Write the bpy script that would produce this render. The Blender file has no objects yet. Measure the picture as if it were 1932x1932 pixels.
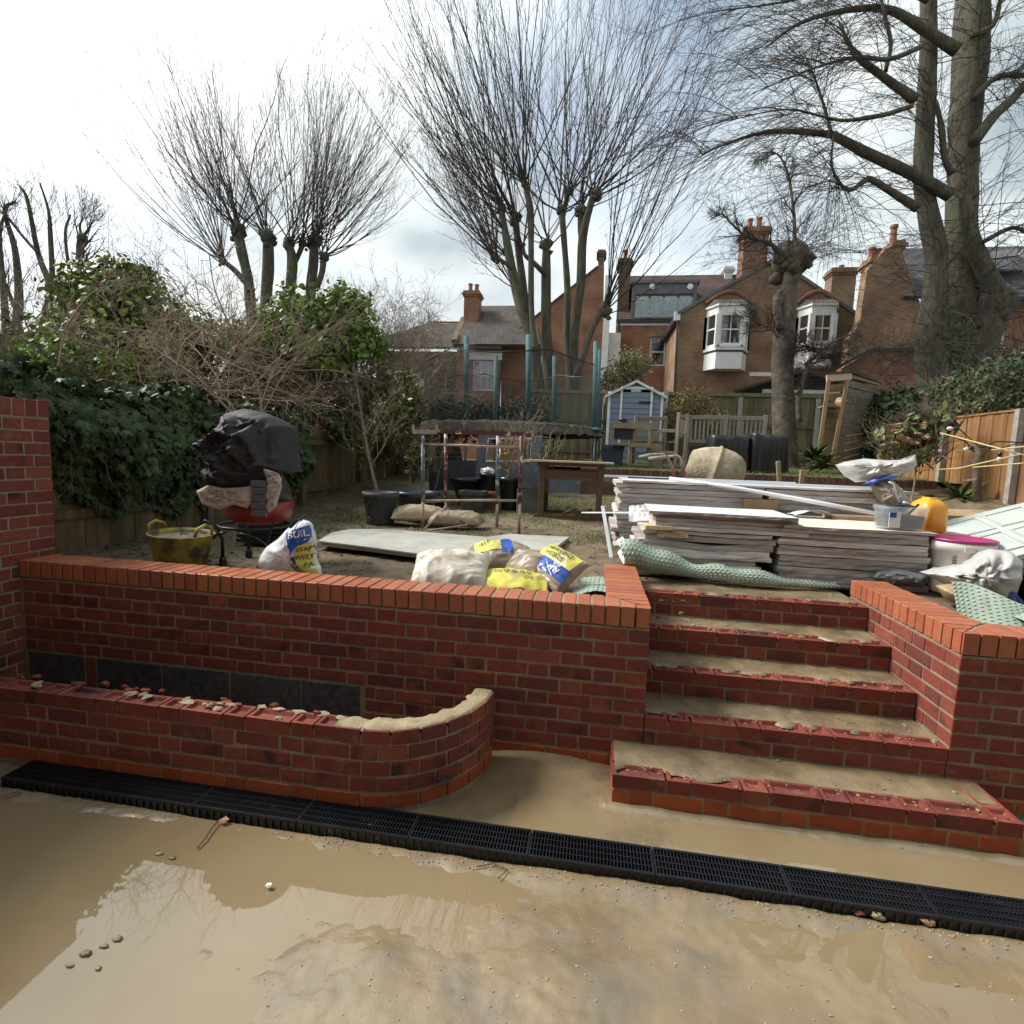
import bpy, bmesh, math, random
import numpy as np
from mathutils import Vector, Matrix, noise as mnoise
scene = bpy.context.scene
RAD = math.radians
# ------------------------------------------------------------------ camera
CAM = Vector((-0.3141, -2.7199, 1.6033))
CR = Vector((0.98736835, 0.15408903, 0.03688233))
CU = Vector((-0.05231827, 0.09735291, 0.99387384))
CF = Vector((-0.14955445, 0.9832492, -0.10418485))
FPX = 1586.0 / 3024 * 1932            # focal length for a picture 1932 wide
cd = bpy.data.cameras.new('camera'); cam = bpy.data.objects.new('camera', cd)
scene.collection.objects.link(cam); scene.camera = cam
cd.sensor_fit = 'HORIZONTAL'; cd.sensor_width = 36; cd.lens = 36 * 1586.0 / 3024
cd.clip_start = .05; cd.clip_end = 1500
cam.matrix_world = Matrix(((CR.x, CU.x, -CF.x, CAM.x), (CR.y, CU.y, -CF.y, CAM.y), (CR.z, CU.z, -CF.z, CAM.z), (0, 0, 0, 1)))
# ------------------------------------------------------------------ sky, sun, exposure
SUN_AZ, SUN_EL = RAD(-84), RAD(46)    # azimuth from +Y, clockwise
world = bpy.data.worlds.new('World'); scene.world = world; world.use_nodes = True
nt = world.node_tree; nt.nodes.clear()
def wn(t, **k):
    n = nt.nodes.new(t)
    for a, b in k.items(): setattr(n, a, b)
    return n
L = nt.links.new
out = wn('ShaderNodeOutputWorld'); bg = wn('ShaderNodeBackground'); bg.inputs[1].default_value = .1
sky = wn('ShaderNodeTexSky', sky_type='NISHITA'); sky.sun_disc = False; sky.sun_elevation = SUN_EL; sky.sun_rotation = SUN_AZ
tc = wn('ShaderNodeTexCoord'); sep = wn('ShaderNodeSeparateXYZ'); L(tc.outputs['Generated'], sep.inputs[0])
zz = wn('ShaderNodeMath', operation='ADD'); L(sep.outputs[2], zz.inputs[0]); zz.inputs[1].default_value = .32
zm = wn('ShaderNodeMath', operation='MAXIMUM'); L(zz.outputs[0], zm.inputs[0]); zm.inputs[1].default_value = .12
dv = wn('ShaderNodeVectorMath', operation='SCALE'); L(tc.outputs['Generated'], dv.inputs[0])
inv = wn('ShaderNodeMath', operation='DIVIDE'); inv.inputs[0].default_value = 1; L(zm.outputs[0], inv.inputs[1]); L(inv.outputs[0], dv.inputs['Scale'])
mp = wn('ShaderNodeMapping'); L(dv.outputs[0], mp.inputs[0]); mp.inputs['Location'].default_value = (3.1, 1.7, 0.4)
n1 = wn('ShaderNodeTexNoise'); L(mp.outputs[0], n1.inputs[0]); n1.inputs['Scale'].default_value = 1.5; n1.inputs['Detail'].default_value = 5; n1.inputs['Roughness'].default_value = .48
n2 = wn('ShaderNodeTexNoise'); L(mp.outputs[0], n2.inputs[0]); n2.inputs['Scale'].default_value = .9; n2.inputs['Detail'].default_value = 3
cr = wn('ShaderNodeValToRGB'); L(n1.outputs[0], cr.inputs[0])
e = cr.color_ramp.elements; e[0].position = .45; e[0].color = (2.1, 2.55, 2.8, 1); e[1].position = .66; e[1].color = (5.5, 5.85, 5.75, 1)
mk = wn('ShaderNodeValToRGB'); L(n2.outputs[0], mk.inputs[0]); e = mk.color_ramp.elements; e[0].position = .36; e[0].color = (.55,)*3 + (1,); e[1].position = .5; e[1].color = (1, 1, 1, 1)
mx = wn('ShaderNodeMix', data_type='RGBA'); L(mk.outputs[0], mx.inputs[0]); L(sky.outputs[0], mx.inputs[6]); L(cr.outputs[0], mx.inputs[7])
# thick bright haze towards the horizon
hz = wn('ShaderNodeMapRange'); L(sep.outputs[2], hz.inputs[0]); hz.inputs[1].default_value = .10; hz.inputs[2].default_value = .36; hz.inputs[3].default_value = .92; hz.inputs[4].default_value = 0
hx = wn('ShaderNodeMix', data_type='RGBA'); L(hz.outputs[0], hx.inputs[0]); L(mx.outputs[2], hx.inputs[6]); hx.inputs[7].default_value = (6.2, 6.45, 6.45, 1)
# veiled sun: a broad glow of cloud round the sun's direction
sd = Vector((math.sin(SUN_AZ) * math.cos(SUN_EL), math.cos(SUN_AZ) * math.cos(SUN_EL), math.sin(SUN_EL)))
dp = wn('ShaderNodeVectorMath', operation='DOT_PRODUCT'); L(tc.outputs['Generated'], dp.inputs[0]); dp.inputs[1].default_value = sd
gl = wn('ShaderNodeMapRange', interpolation_type='SMOOTHSTEP'); L(dp.outputs['Value'], gl.inputs[0]); gl.inputs[1].default_value = .50; gl.inputs[2].default_value = 1; gl.inputs[3].default_value = 0; gl.inputs[4].default_value = 1
gx = wn('ShaderNodeMix', data_type='RGBA', blend_type='ADD'); L(gl.outputs[0], gx.inputs[0]); L(hx.outputs[2], gx.inputs[6]); gx.inputs[7].default_value = (4.0, 3.95, 3.8, 1)
L(gx.outputs[2], bg.inputs[0]); L(bg.outputs[0], out.inputs[0])
sl = bpy.data.lights.new('sun', 'SUN'); sl.energy = 2.4; sl.angle = RAD(18); sl.color = (1, .96, .9)
sun = bpy.data.objects.new('sun', sl); scene.collection.objects.link(sun); sun.rotation_euler = (-sd).to_track_quat('-Z', 'Y').to_euler()
vs = scene.view_settings; vs.view_transform = 'Standard'; vs.look = 'None'; vs.exposure = 1.1; vs.gamma = 1; vs.use_curve_mapping = False
scene.render.engine = 'CYCLES'
# ------------------------------------------------------------------ helpers
col = scene.collection
rnd = random.Random(7); rng = np.random.default_rng(11)
def ray(x, y): return CF + CR * ((x - 966) / FPX) - CU * ((y - 966) / FPX)
def at(x, y, X=None, Y=None, Z=None, D=None):
    """world point seen at picture position (x, y) of 1932, on a plane or at a depth"""
    d = ray(x, y)
    t = (X - CAM.x) / d.x if X is not None else (Y - CAM.y) / d.y if Y is not None else (Z - CAM.z) / d.z if Z is not None else D
    return CAM + d * t
def new_obj(name, me, parent=None):
    o = bpy.data.objects.new(name, me); col.objects.link(o)
    if parent is not None:
        o.parent = parent
        if parent.get('_w'): o.matrix_parent_inverse = Matrix.Translation(-parent.location)
    return o
WORLD_EMPTIES = []
def thing(name, label, cat, loc=(0, 0, 0), rz=0, group=None, local=False):
    o = bpy.data.objects.new(name, None); col.objects.link(o); o.location = loc; o.rotation_euler = (0, 0, rz); o.empty_display_size = .1
    o['label'] = label; o['category'] = cat
    if group: o['group'] = group
    if not local: o['_w'] = 1; WORLD_EMPTIES.append(o)
    return o
def tag(o, label, cat, group=None):
    o['label'] = label; o['category'] = cat
    if group: o['group'] = group
    return o
def struct(o): o['kind'] = 'structure'; return o
def stuff(o): o['kind'] = 'stuff'; return o
def copy_tree(o, loc, rz):
    c = o.copy(); col.objects.link(c); c.location = loc; c.rotation_euler = (0, 0, rz)
    def rec(a, b):
        for ch in list(a.children):
            k = ch.copy(); col.objects.link(k); k.parent = b; k.matrix_parent_inverse = ch.matrix_parent_inverse.copy(); rec(ch, k)
    rec(o, c); return c
class MB:
    def __init__(s): s.v = []; s.f = []
    def add(s, vs, fs, M=None):
        n = len(s.v); s.v += [tuple(M @ Vector(a)) for a in vs] if M is not None else [tuple(a) for a in vs]
        s.f += [tuple(i + n for i in f) for f in fs]; return s
    def box(s, x0, x1, y0, y1, z0, z1, M=None):
        return s.add([(x, y, z) for x in (x0, x1) for y in (y0, y1) for z in (z0, z1)],
                     [(0, 1, 3, 2), (4, 6, 7, 5), (0, 4, 5, 1), (2, 3, 7, 6), (0, 2, 6, 4), (1, 5, 7, 3)], M)
    def cbox(s, c, size, M=None):
        return s.box(c[0]-size[0]/2, c[0]+size[0]/2, c[1]-size[1]/2, c[1]+size[1]/2, c[2]-size[2]/2, c[2]+size[2]/2, M)
    def bar(s, p, q, w, h=None, up=(0, 0, 1)):
        p, q = Vector(p), Vector(q); h = h or w; d = (q - p).normalized(); u = Vector(up)
        if abs(d.dot(u)) > .97: u = Vector((0, 1, 0))
        r = d.cross(u).normalized(); u = r.cross(d)
        vs = [e + r * a * w / 2 + u * b * h / 2 for e in (p, q) for a, b in ((-1, -1), (1, -1), (1, 1), (-1, 1))]
        return s.add(vs, [(3, 2, 1, 0), (4, 5, 6, 7), (0, 1, 5, 4), (1, 2, 6, 5), (2, 3, 7, 6), (3, 0, 4, 7)])
    def tube(s, pts, r, n=8, cap=True):
        pts = [Vector(p) for p in pts]; m = len(pts); rs = r if isinstance(r, (list, tuple)) else [r] * m
        vs = []; u = None
        for i, p in enumerate(pts):
            d = (pts[min(i+1, m-1)] - pts[max(i-1, 0)]).normalized()
            if u is None: u = d.cross(Vector((.3, .2, 1)) if abs(d.z) < .9 else Vector((1, 0, 0))).normalized()
            else: u = (u - d * u.dot(d)).normalized()
            w = d.cross(u)
            vs += [p + (u * math.cos(2*math.pi*k/n) + w * math.sin(2*math.pi*k/n)) * rs[i] for k in range(n)]
        fs = [(i*n+k, i*n+(k+1) % n, (i+1)*n+(k+1) % n, (i+1)*n+k) for i in range(m-1) for k in range(n)]
        if cap: fs += [tuple(range(n-1, -1, -1)), tuple((m-1)*n+k for k in range(n))]
        return s.add(vs, fs)
    def lathe(s, prof, n=24, M=None, sx=1, sy=1, squash=None):
        vs = []
        for r, z in prof:
            for k in range(n):
                a = 2*math.pi*k/n; c, t = math.cos(a), math.sin(a)
                if squash: q = (abs(c)**squash + abs(t)**squash) ** (-1/squash); c *= q; t *= q
                vs.append((r*c*sx, r*t*sy, z))
        m = len(prof); fs = [(i*n+k, i*n+(k+1) % n, (i+1)*n+(k+1) % n, (i+1)*n+k) for i in range(m-1) for k in range(n)]
        if prof[0][0] > .001: fs.append(tuple(range(n-1, -1, -1)))
        if prof[-1][0] > .001: fs.append(tuple((m-1)*n+k for k in range(n)))
        return s.add(vs, fs, M)
    def grid(s, fn, nu, nv):
        return s.add([fn(i/nu, j/nv) for i in range(nu+1) for j in range(nv+1)],
                     [(i*(nv+1)+j, (i+1)*(nv+1)+j, (i+1)*(nv+1)+j+1, i*(nv+1)+j+1) for i in range(nu) for j in range(nv)])
    def prism(s, pts, y0, y1, M=None):
        """outline in x,z extruded along y"""
        n = len(pts)
        return s.add([(x, y0, z) for x, z in pts] + [(x, y1, z) for x, z in pts],
                     [tuple(range(n)), tuple(range(2*n-1, n-1, -1))] + [(k+n, (k+1) % n+n, (k+1) % n, k) for k in range(n)], M)
    def build(s, name, mat, parent=None, smooth=False, bevel=0, recalc=True):
        me = bpy.data.meshes.new(name); me.from_pydata(s.v, [], s.f)
        if recalc:
            b = bmesh.new(); b.from_mesh(me); bmesh.ops.recalc_face_normals(b, faces=b.faces); b.to_mesh(me); b.free()
        me.materials.append(mat)
        if smooth: me.polygons.foreach_set('use_smooth', [True] * len(me.polygons))
        o = new_obj(name, me, parent)
        if bevel:
            m = o.modifiers.new('bevel', 'BEVEL'); m.width = bevel; m.segments = 2; m.limit_method = 'ANGLE'
        return o
def mesh_np(name, V, F, mat, parent=None, smooth=False):
    V = np.asarray(V, np.float32).reshape(-1, 3); F = np.asarray(F, np.int32); k = F.shape[1]
    me = bpy.data.meshes.new(name); me.vertices.add(len(V)); me.vertices.foreach_set('co', V.ravel())
    me.loops.add(F.size); me.loops.foreach_set('vertex_index', F.ravel())
    me.polygons.add(len(F)); me.polygons.foreach_set('loop_start', np.arange(0, F.size, k, dtype=np.int32))
    if smooth: me.polygons.foreach_set('use_smooth', np.ones(len(F), bool))
    me.materials.append(mat); me.update(calc_edges=True); me.validate()
    return new_obj(name, me, parent)
def vnoise(x, y, s, seed=0):
    """smooth value noise on numpy arrays"""
    x = np.asarray(x) * s + seed * 17.3; y = np.asarray(y) * s - seed * 9.1
    xi, yi = np.floor(x), np.floor(y); fx, fy = x - xi, y - yi; fx = fx*fx*(3-2*fx); fy = fy*fy*(3-2*fy)
    h = lambda a, b: np.modf(np.abs(np.sin(a * 127.1 + b * 311.7 + seed * 7.7) * 43758.5453))[0]
    return (h(xi, yi)*(1-fx) + h(xi+1, yi)*fx)*(1-fy) + (h(xi, yi+1)*(1-fx) + h(xi+1, yi+1)*fx)*fy
def fbm(x, y, s, oct=4, seed=0): return sum(vnoise(x, y, s * 2**i, seed + i) / 2**i for i in range(oct)) / sum(.5**i for i in range(oct))
# ------------------------------------------------------------------ materials
MATS = {}
def mat(name, c, c2=None, rough=.75, scale=6, detail=5, bump=.15, bscale=60, ov=0, spec=.5, metal=0, ramp=(.35, .65), c3=None, s3=2, r3=(.55, .6), stretch=None, alpha=None, trans=0, rvar=0, sss=0, coat=0):
    """noise-mixed procedural surface; ov = brightness change from one object to the next; c3 = stain colour"""
    if name in MATS: return MATS[name]
    m = bpy.data.materials.new(name); m.use_nodes = True; t = m.node_tree; N = t.nodes; K = t.links.new; b = N['Principled BSDF']
    tcn = N.new('ShaderNodeTexCoord'); oi = N.new('ShaderNodeObjectInfo')
    ml = N.new('ShaderNodeMath'); ml.operation = 'MULTIPLY'; ml.inputs[1].default_value = 57; K(oi.outputs['Random'], ml.inputs[0])
    ad = N.new('ShaderNodeVectorMath'); ad.operation = 'ADD'; K(tcn.outputs['Object'], ad.inputs[0]); K(ml.outputs[0], ad.inputs[1])
    vec = ad.outputs[0]
    if stretch:
        mp = N.new('ShaderNodeMapping'); mp.inputs['Scale'].default_value = stretch; K(vec, mp.inputs[0]); vec = mp.outputs[0]
    def nz(s, d=detail):
        n = N.new('ShaderNodeTexNoise'); n.inputs['Scale'].default_value = s; n.inputs['Detail'].default_value = d; n.inputs['Roughness'].default_value = .6; K(vec, n.inputs[0]); return n.outputs[0]
    c2 = c2 or tuple(x * .65 for x in c)
    rp = N.new('ShaderNodeValToRGB'); K(nz(scale), rp.inputs[0]); e = rp.color_ramp.elements
    e[0].position, e[1].position = ramp; e[0].color = (*c2, 1); e[1].color = (*c, 1); res = rp.outputs[0]
    if c3:
        r = N.new('ShaderNodeValToRGB'); K(nz(s3), r.inputs[0]); r.color_ramp.elements[0].position, r.color_ramp.elements[1].position = r3
        x = N.new('ShaderNodeMix'); x.data_type = 'RGBA'; K(r.outputs[0], x.inputs[0]); K(res, x.inputs[6]); x.inputs[7].default_value = (*c3, 1); res = x.outputs[2]
    if ov:
        h = N.new('ShaderNodeHueSaturation'); mr = N.new('ShaderNodeMapRange'); K(oi.outputs['Random'], mr.inputs[0]); mr.inputs[3].default_value = 1-ov; mr.inputs[4].default_value = 1+ov
        K(mr.outputs[0], h.inputs['Value']); K(res, h.inputs['Color']); res = h.outputs[0]
    K(res, b.inputs['Base Color']); b.inputs['Roughness'].default_value = rough; b.inputs['Specular IOR Level'].default_value = spec; b.inputs['Metallic'].default_value = metal
    if rvar:
        mr = N.new('ShaderNodeMapRange'); K(nz(scale * .7), mr.inputs[0]); mr.inputs[1].default_value = .35; mr.inputs[2].default_value = .65; mr.inputs[3].default_value = max(.03, rough-rvar); mr.inputs[4].default_value = min(1, rough+rvar); K(mr.outputs[0], b.inputs['Roughness'])
    if bump:
        bn = N.new('ShaderNodeBump'); bn.inputs['Strength'].default_value = bump; bn.inputs['Distance'].default_value = .01; K(nz(bscale, 4), bn.inputs['Height']); K(bn.outputs[0], b.inputs['Normal'])
    if alpha is not None: b.inputs['Alpha'].default_value = alpha
    if trans: b.inputs['Transmission Weight'].default_value = trans
    if coat: b.inputs['Coat Weight'].default_value = coat; b.inputs['Coat Roughness'].default_value = .05
    MATS[name] = m; return m
def brick_mat(name, pal, smudge=.5, rough=.7, wet=0):
    m = bpy.data.materials.new(name); m.use_nodes = True; t = m.node_tree; N = t.nodes; K = t.links.new; b = N['Principled BSDF']
    tcn = N.new('ShaderNodeTexCoord'); oi = N.new('ShaderNodeObjectInfo')
    ml = N.new('ShaderNodeMath'); ml.operation = 'MULTIPLY'; ml.inputs[1].default_value = 91; K(oi.outputs['Random'], ml.inputs[0])
    ad = N.new('ShaderNodeVectorMath'); ad.operation = 'ADD'; K(tcn.outputs['Object'], ad.inputs[0]); K(ml.outputs[0], ad.inputs[1])
    def nz(s, d=4, r=.6):
        n = N.new('ShaderNodeTexNoise'); n.inputs['Scale'].default_value = s; n.inputs['Detail'].default_value = d; n.inputs['Roughness'].default_value = r; K(ad.outputs[0], n.inputs[0]); return n.outputs[0]
    rp = N.new('ShaderNodeValToRGB'); K(oi.outputs['Random'], rp.inputs[0]); els = rp.color_ramp.elements
    while len(els) < len(pal): els.new(.5)
    for i, c in enumerate(pal): els[i].position = i / (len(pal)-1); els[i].color = (*c, 1)
    def mixc(fac, a, colr, blend='MIX'):
        x = N.new('ShaderNodeMix'); x.data_type = 'RGBA'; x.blend_type = blend; K(fac, x.inputs[0]); K(a, x.inputs[6]); x.inputs[7].default_value = (*colr, 1); return x.outputs[2]
    def rampf(src, a, bb, hi=1):
        r = N.new('ShaderNodeMapRange'); K(src, r.inputs[0]); r.inputs[1].default_value = a; r.inputs[2].default_value = bb; r.inputs[4].default_value = hi; return r.outputs[0]
    res = rp.outputs[0]
    res = mixc(rampf(nz(5, 2), .60, .74, smudge), res, (.030, .018, .020))       # kiln smudges
    res = mixc(rampf(nz(38), .40, .75, .45), res, tuple(x * .55 for x in pal[0]))
    res = mixc(rampf(nz(14), .58, .78, .42), res, (.27, .21, .145)); res = mixc(rampf(nz(75, 3), .62, .72, .5), res, tuple(x * .4 for x in pal[0]))                 # mortar smear
    K(res, b.inputs['Base Color']); b.inputs['Specular IOR Level'].default_value = .25 + wet
    mr = N.new('ShaderNodeMapRange'); K(nz(9), mr.inputs[0]); mr.inputs[1].default_value = .35; mr.inputs[2].default_value = .65; mr.inputs[3].default_value = rough - .18 - wet; mr.inputs[4].default_value = rough + .1 - wet * .5; K(mr.outputs[0], b.inputs['Roughness'])
    bn = N.new('ShaderNodeBump'); bn.inputs['Strength'].default_value = .35; bn.inputs['Distance'].default_value = .004; K(nz(70, 5, .7), bn.inputs['Height']); K(bn.outputs[0], b.inputs['Normal'])
    return m
M_brick = brick_mat('red_brick', [(.155, .040, .028), (.215, .050, .033), (.18, .042, .032), (.24, .062, .040), (.12, .038, .033), (.20, .046, .031), (.26, .074, .044), (.17, .046, .036)], .92, .8)
M_cope = brick_mat('orange_coping_brick', [(.34, .105, .052), (.40, .130, .064), (.31, .088, .048), (.43, .15, .07), (.37, .11, .055)], .12, .55, .1)
M_base = brick_mat('orange_base_brick', [(.34, .075, .025), (.29, .062, .025), (.38, .09, .03)], .3)
M_mortar = mat('mortar', (.29, .235, .15), (.20, .16, .10), rough=.9, scale=9, bump=.5, bscale=90, c3=(.14, .11, .07), s3=3, r3=(.55, .8))
M_block = mat('dark_concrete_block', (.075, .066, .055), (.028, .025, .022), rough=.95, scale=30, bump=.9, bscale=110, ov=.25)
M_screed = mat('wet_cement', (.265, .20, .118), (.135, .10, .056), rough=.38, scale=5.5, detail=8, bump=.35, bscale=80, c3=(.10, .08, .055), s3=4.1, r3=(.50, .72), rvar=.28)
# ------------------------------------------------------------------ brickwork
def brick_mesh(name, lx, ly, lz, seed, frog=False, m=M_brick):
    r = random.Random(seed); b = bmesh.new(); bmesh.ops.create_cube(b, size=1)
    for v in b.verts: v.co = Vector((v.co.x * lx, v.co.y * ly, v.co.z * lz)) + Vector((r.uniform(-1, 1), r.uniform(-1, 1), r.uniform(-1, 1))) * .0012
    if not frog: bmesh.ops.bevel(b, geom=list(b.edges), offset=.0035, segments=1, affect='EDGES')
    else:
        top = [f for f in b.faces if f.normal.z > .9]
        bmesh.ops.inset_region(b, faces=top, thickness=.023, depth=0)
        q = bmesh.ops.inset_region(b, faces=top, thickness=.012, depth=-.016)
    me = bpy.data.meshes.new(name); b.to_mesh(me); b.free(); me.materials.append(m); return me
BM = {}
def bmesh_for(lx, ly, lz, frog, m):
    k = (round(lx, 3), round(ly, 3), round(lz, 3), frog, m.name)
    if k not in BM: BM[k] = [brick_mesh('brick', lx, ly, lz, i + 5, frog, m) for i in range(3 if not frog else 2)]
    return rnd.choice(BM[k])
def put_brick(parent, c, size, rz=0, frog=False, m=M_brick, jit=.0016, name='brick', flip=True):
    o = new_obj(name, bmesh_for(*size, frog, m), parent)
    o.location = (c[0] + rnd.uniform(-jit, jit)*.5, c[1] + rnd.uniform(-jit, jit), c[2] + rnd.uniform(-jit, jit))
    o.rotation_euler = (rnd.uniform(-1, 1) * .006, rnd.uniform(-1, 1) * .006, rz + rnd.uniform(-1, 1) * .006 + (math.pi if rnd.random() < .5 and flip else 0))
    return o
def flemish(L_, odd, first=None):
    """(start, length) of the bricks along a course of length L_"""
    res = []; x = 0; k = 0
    seq = [.159] if odd else [.1025]
    while x < L_ - .02:
        l = seq[0] if k == 0 else (.1025 if (k % 2 == 1) == odd else .215)
        if x + l > L_ - .05: l = L_ - x
        res.append((x, l)); x += l + .01; k += 1
    return res
C = .075; CH = 10 * C; TOP = CH + .1125
def course(parent, x0, x1, y, z, odd, frm='right', depth=.1025, m=M_brick, axis='x', out=-1, frog=False, skip=None):
    """one course on a face; out = side of the face (-1 faces -y or -x); measured from one end"""
    for s, l in flemish(x1 - x0, odd):
        a = (x1 - s - l) if frm == 'right' else x0 + s
        cx = a + l/2; cy = y - out * depth/2
        if skip and skip(cx, l): continue
        p = (cx, cy, z + .0325 + .005) if axis == 'x' else (cy, cx, z + .0325 + .005)
        put_brick(parent, p, (l, depth, .065), 0 if axis == 'x' else math.pi/2, frog, m)
W = 1.413; XL = -3.75; CRUMB_Q = []
# --- long retaining wall left of the steps
wall = thing('retaining_wall', 'long red brick garden retaining wall with orange brick coping left of the steps', 'wall', (-1.9, .1, 0))
PX = -.78                                       # planter end against this wall
for k in range(10):
    if k in (1, 2, 3):                          # blockwork shows inside the planter
        course(wall, -1.52, -.0, 0, k*C, k % 2 == 0)
    else: course(wall, XL + .02, 0, 0, k*C, k % 2 == 0, m=M_base if k == 0 else M_brick)
x = XL + .03
for l in (.40, .075, .44, .44, .44, .36):
    if l < .1: put_brick(wall, (x + l/2, .05, C + .1125), (.065, .1, .215), m=M_brick, flip=False)
    else:
        o = put_brick(wall, (x + l/2, .046, C + .1125), (l - .012, .1, .212), m=M_block, name='concrete_block', flip=False)
    x += l + .004
core = MB().box(XL, -.003, .0035, .21, -.2, CH + .004); core.box(-.205, -.006, .21, 1.12, .3, CH + .004)
core.box(XL, -.112, .012, .2, CH, TOP - .006); core.box(-.2, -.008, .2, 1.115, CH, TOP - .006).build('mortar', M_mortar, wall)
def cope(parent, x, y, rz=0): return put_brick(parent, (x, y, CH + .01 + .05125), (.065, .215, .1025), rz, m=M_cope, name='coping_brick', jit=.001, flip=False)
for k in range(50):
    if k < 47: cope(wall, XL + .0375 + k * .075, .1075)
# mitred corner: three cut bricks each way
def cut_cope(parent, x0, x1, mitre_y0, mitre_y1, rot=False, mirror=0):
    m = MB(); a, b = x0 + .005, x1 - .005
    pts = [(a, 0), (b, 0), (b, mitre_y1), (a, mitre_y0)]
    if rot: pts = [(mirror - y if mirror else -y, -x) if False else (y, x) for x, y in pts]
    n = len(pts); m.add([(x, y, CH + .01) for x, y in pts] + [(x, y, TOP) for x, y in pts], [(0, 1, 2, 3), (4, 5, 6, 7), (0, 1, 5, 4), (1, 2, 6, 5), (2, 3, 7, 6), (3, 0, 4, 7)])
    return m.build('coping_brick', M_cope, parent)
for k in range(3):
    a = -.225 + k * .075
    cut_cope(wall, a, a + .075, max(.012, -a - .012), max(.012, -a - .075 - .002))
    b0 = .215 - k*.075
    m = MB(); y1 = .225 - k*.075 - .005; y0 = y1 - .065
    pts = [(-.215 if k == 0 else max(-.215, -y1 + .012), y1), (0, y1), (0, max(y0, .012)), (-max(y0 - .012, .006), max(y0, .012))]
    m.add([(x, y, CH + .01) for x, y in pts] + [(x, y, TOP) for x, y in pts], [(0, 1, 2, 3), (4, 5, 6, 7), (0, 1, 5, 4), (1, 2, 6, 5), (2, 3, 7, 6), (3, 0, 4, 7)]).build('coping_brick', M_cope, wall)
for k in range(3, 15): cope(wall, -.1075, .0375 + k*.075, math.pi/2)
for k in range(4, 10): course(wall, .105, 1.12, 0, k*C, k % 2 == 1, axis='y', frm='left', out=1)   # face towards the steps
# --- right-hand wall
rw = thing('retaining_wall', 'short red brick retaining wall with orange coping right of the steps', 'wall', (W + .5, .1, 0))
RX1 = 3.2
for k in range(4, 10): course(rw, W, RX1, 0, k*C, k % 2 == 0, frm='left')
for k in range(0, 4): course(rw, W if k > 1 else 1.56, RX1, 0, k*C, k % 2 == 0, frm='left', m=M_base if k == 0 else M_brick)
for k in range(4, 10): course(rw, .105, 1.12, W, k*C, k % 2 == 1, axis='y', frm='left', out=-1)
core = MB().box(W + .0035, RX1, .0035, .21, -.2, CH + .004); core.box(W + .006, W + .205, .21, 1.118, .2, CH + .004)
core.box(W + .012, RX1, .012, .2, CH, TOP - .006); core.box(W + .012, W + .2, .2, 1.115, CH, TOP - .006).build('mortar', M_mortar, rw)
for k in range(3, 15): cope(rw, W + .1075, .0375 + k*.075, math.pi/2)
for k in range(3, 23): cope(rw, W + .0375 + k*.075, .1075)
for k in range(3):
    y1 = .225 - k*.075 - .005; y0 = y1 - .065
    pts = [(W, y1), (W + (.215 if k == 0 else min(.215, y1 - .012)), y1), (W + max(y0 - .012, .006), max(y0, .012)), (W, max(y0, .012))]
    q = [(0, 1, 2, 3), (4, 5, 6, 7), (0, 1, 5, 4), (1, 2, 6, 5), (2, 3, 7, 6), (3, 0, 4, 7)]
    MB().add([(x, y, CH + .01) for x, y in pts] + [(x, y, TOP) for x, y in pts], q).build('coping_brick', M_cope, rw)
    a = W + .225 - k*.075 - .005; b = a - .065
    pts = [(b, 0), (a, 0), (a, max(.012, a - W - .012)), (b, max(.010, b - W - .012))]
    MB().add([(x, y, CH + .01) for x, y in pts] + [(x, y, TOP) for x, y in pts], q).build('coping_brick', M_cope, rw)
# --- steps
st = thing('brick_steps', 'five muddy red brick steps with unfinished cement treads', 'steps', (.7, .3, 0))
ST = [(-.16, 1.54, -.30, .02), (0, W, 0, .28), (0, W, .28, .56), (0, W, .56, .85), (0, W, .85, 1.35)]
for i, (x0, x1, y0, y1) in enumerate(ST):
    z = i * 2 * C
    a, b = x0 + (.004 if i else 0), x1 - (.004 if i else 0)
    course(st, a, b, y0, z, i % 2 == 0, m=M_base if i == 0 else M_brick)
    course(st, a, b, y0, z + C, i % 2 == 1, frog=True)
    if i == 0:
        for k, mm in ((0, M_base), (1, M_brick)):
            for xx, oo in ((x0, -1), (x1, 1)): course(st, -.19, -.005, xx, k*C, True, axis='y', frm='left', out=oo, m=mm, frog=k == 1)
    MB().box(x0 + .004, x1 - .004, y0 + .0035, y1 + .1, z - (.2 if i == 0 else .02), z + 2*C - .032).build('mortar', M_mortar, st)
    nx, ny = 70, 22
    ya, yb = y0 + .088, min(y1 + .004, 1.3)
    def tread(u, v, x0=x0, x1=x1, ya=ya, yb=yb, z=z, i=i):
        X = x0 + .01 + (x1 - x0 - .02) * u; e = fbm(np.array([X]), np.array([i * 3.7]), 7, 3, 4)[0]
        Y = ya + (yb - ya) * v - max(0, e - .55) * .30 * (1 - v)
        h = (fbm(np.array([X]), np.array([Y + i]), 6, 4, 2)[0] - .5) * .010
        return (X, Y, z + 2*C - .005 + h * (.3 + .7 * v) + (.004 * (e > .62)) - (.012 if v == 0 else 0))
    MB().grid(tread, nx, ny).build('tread', M_screed, st, smooth=True)
crumbs = MB()
for i in range(420):
    a_ = rnd.choice(ST); s_ = rnd.uniform(.002, .007) * (2 if rnd.random() < .1 else 1); X_ = rnd.uniform(a_[0] + .03, a_[1] - .03); Y_ = rnd.uniform(a_[2] + .01, a_[3] - .02) if rnd.random() < .45 else a_[2] + abs(rnd.gauss(.06, .03))
    CRUMB_Q.append((X_, Y_, (ST.index(a_) + 1) * 2 * C, s_, i))
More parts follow.
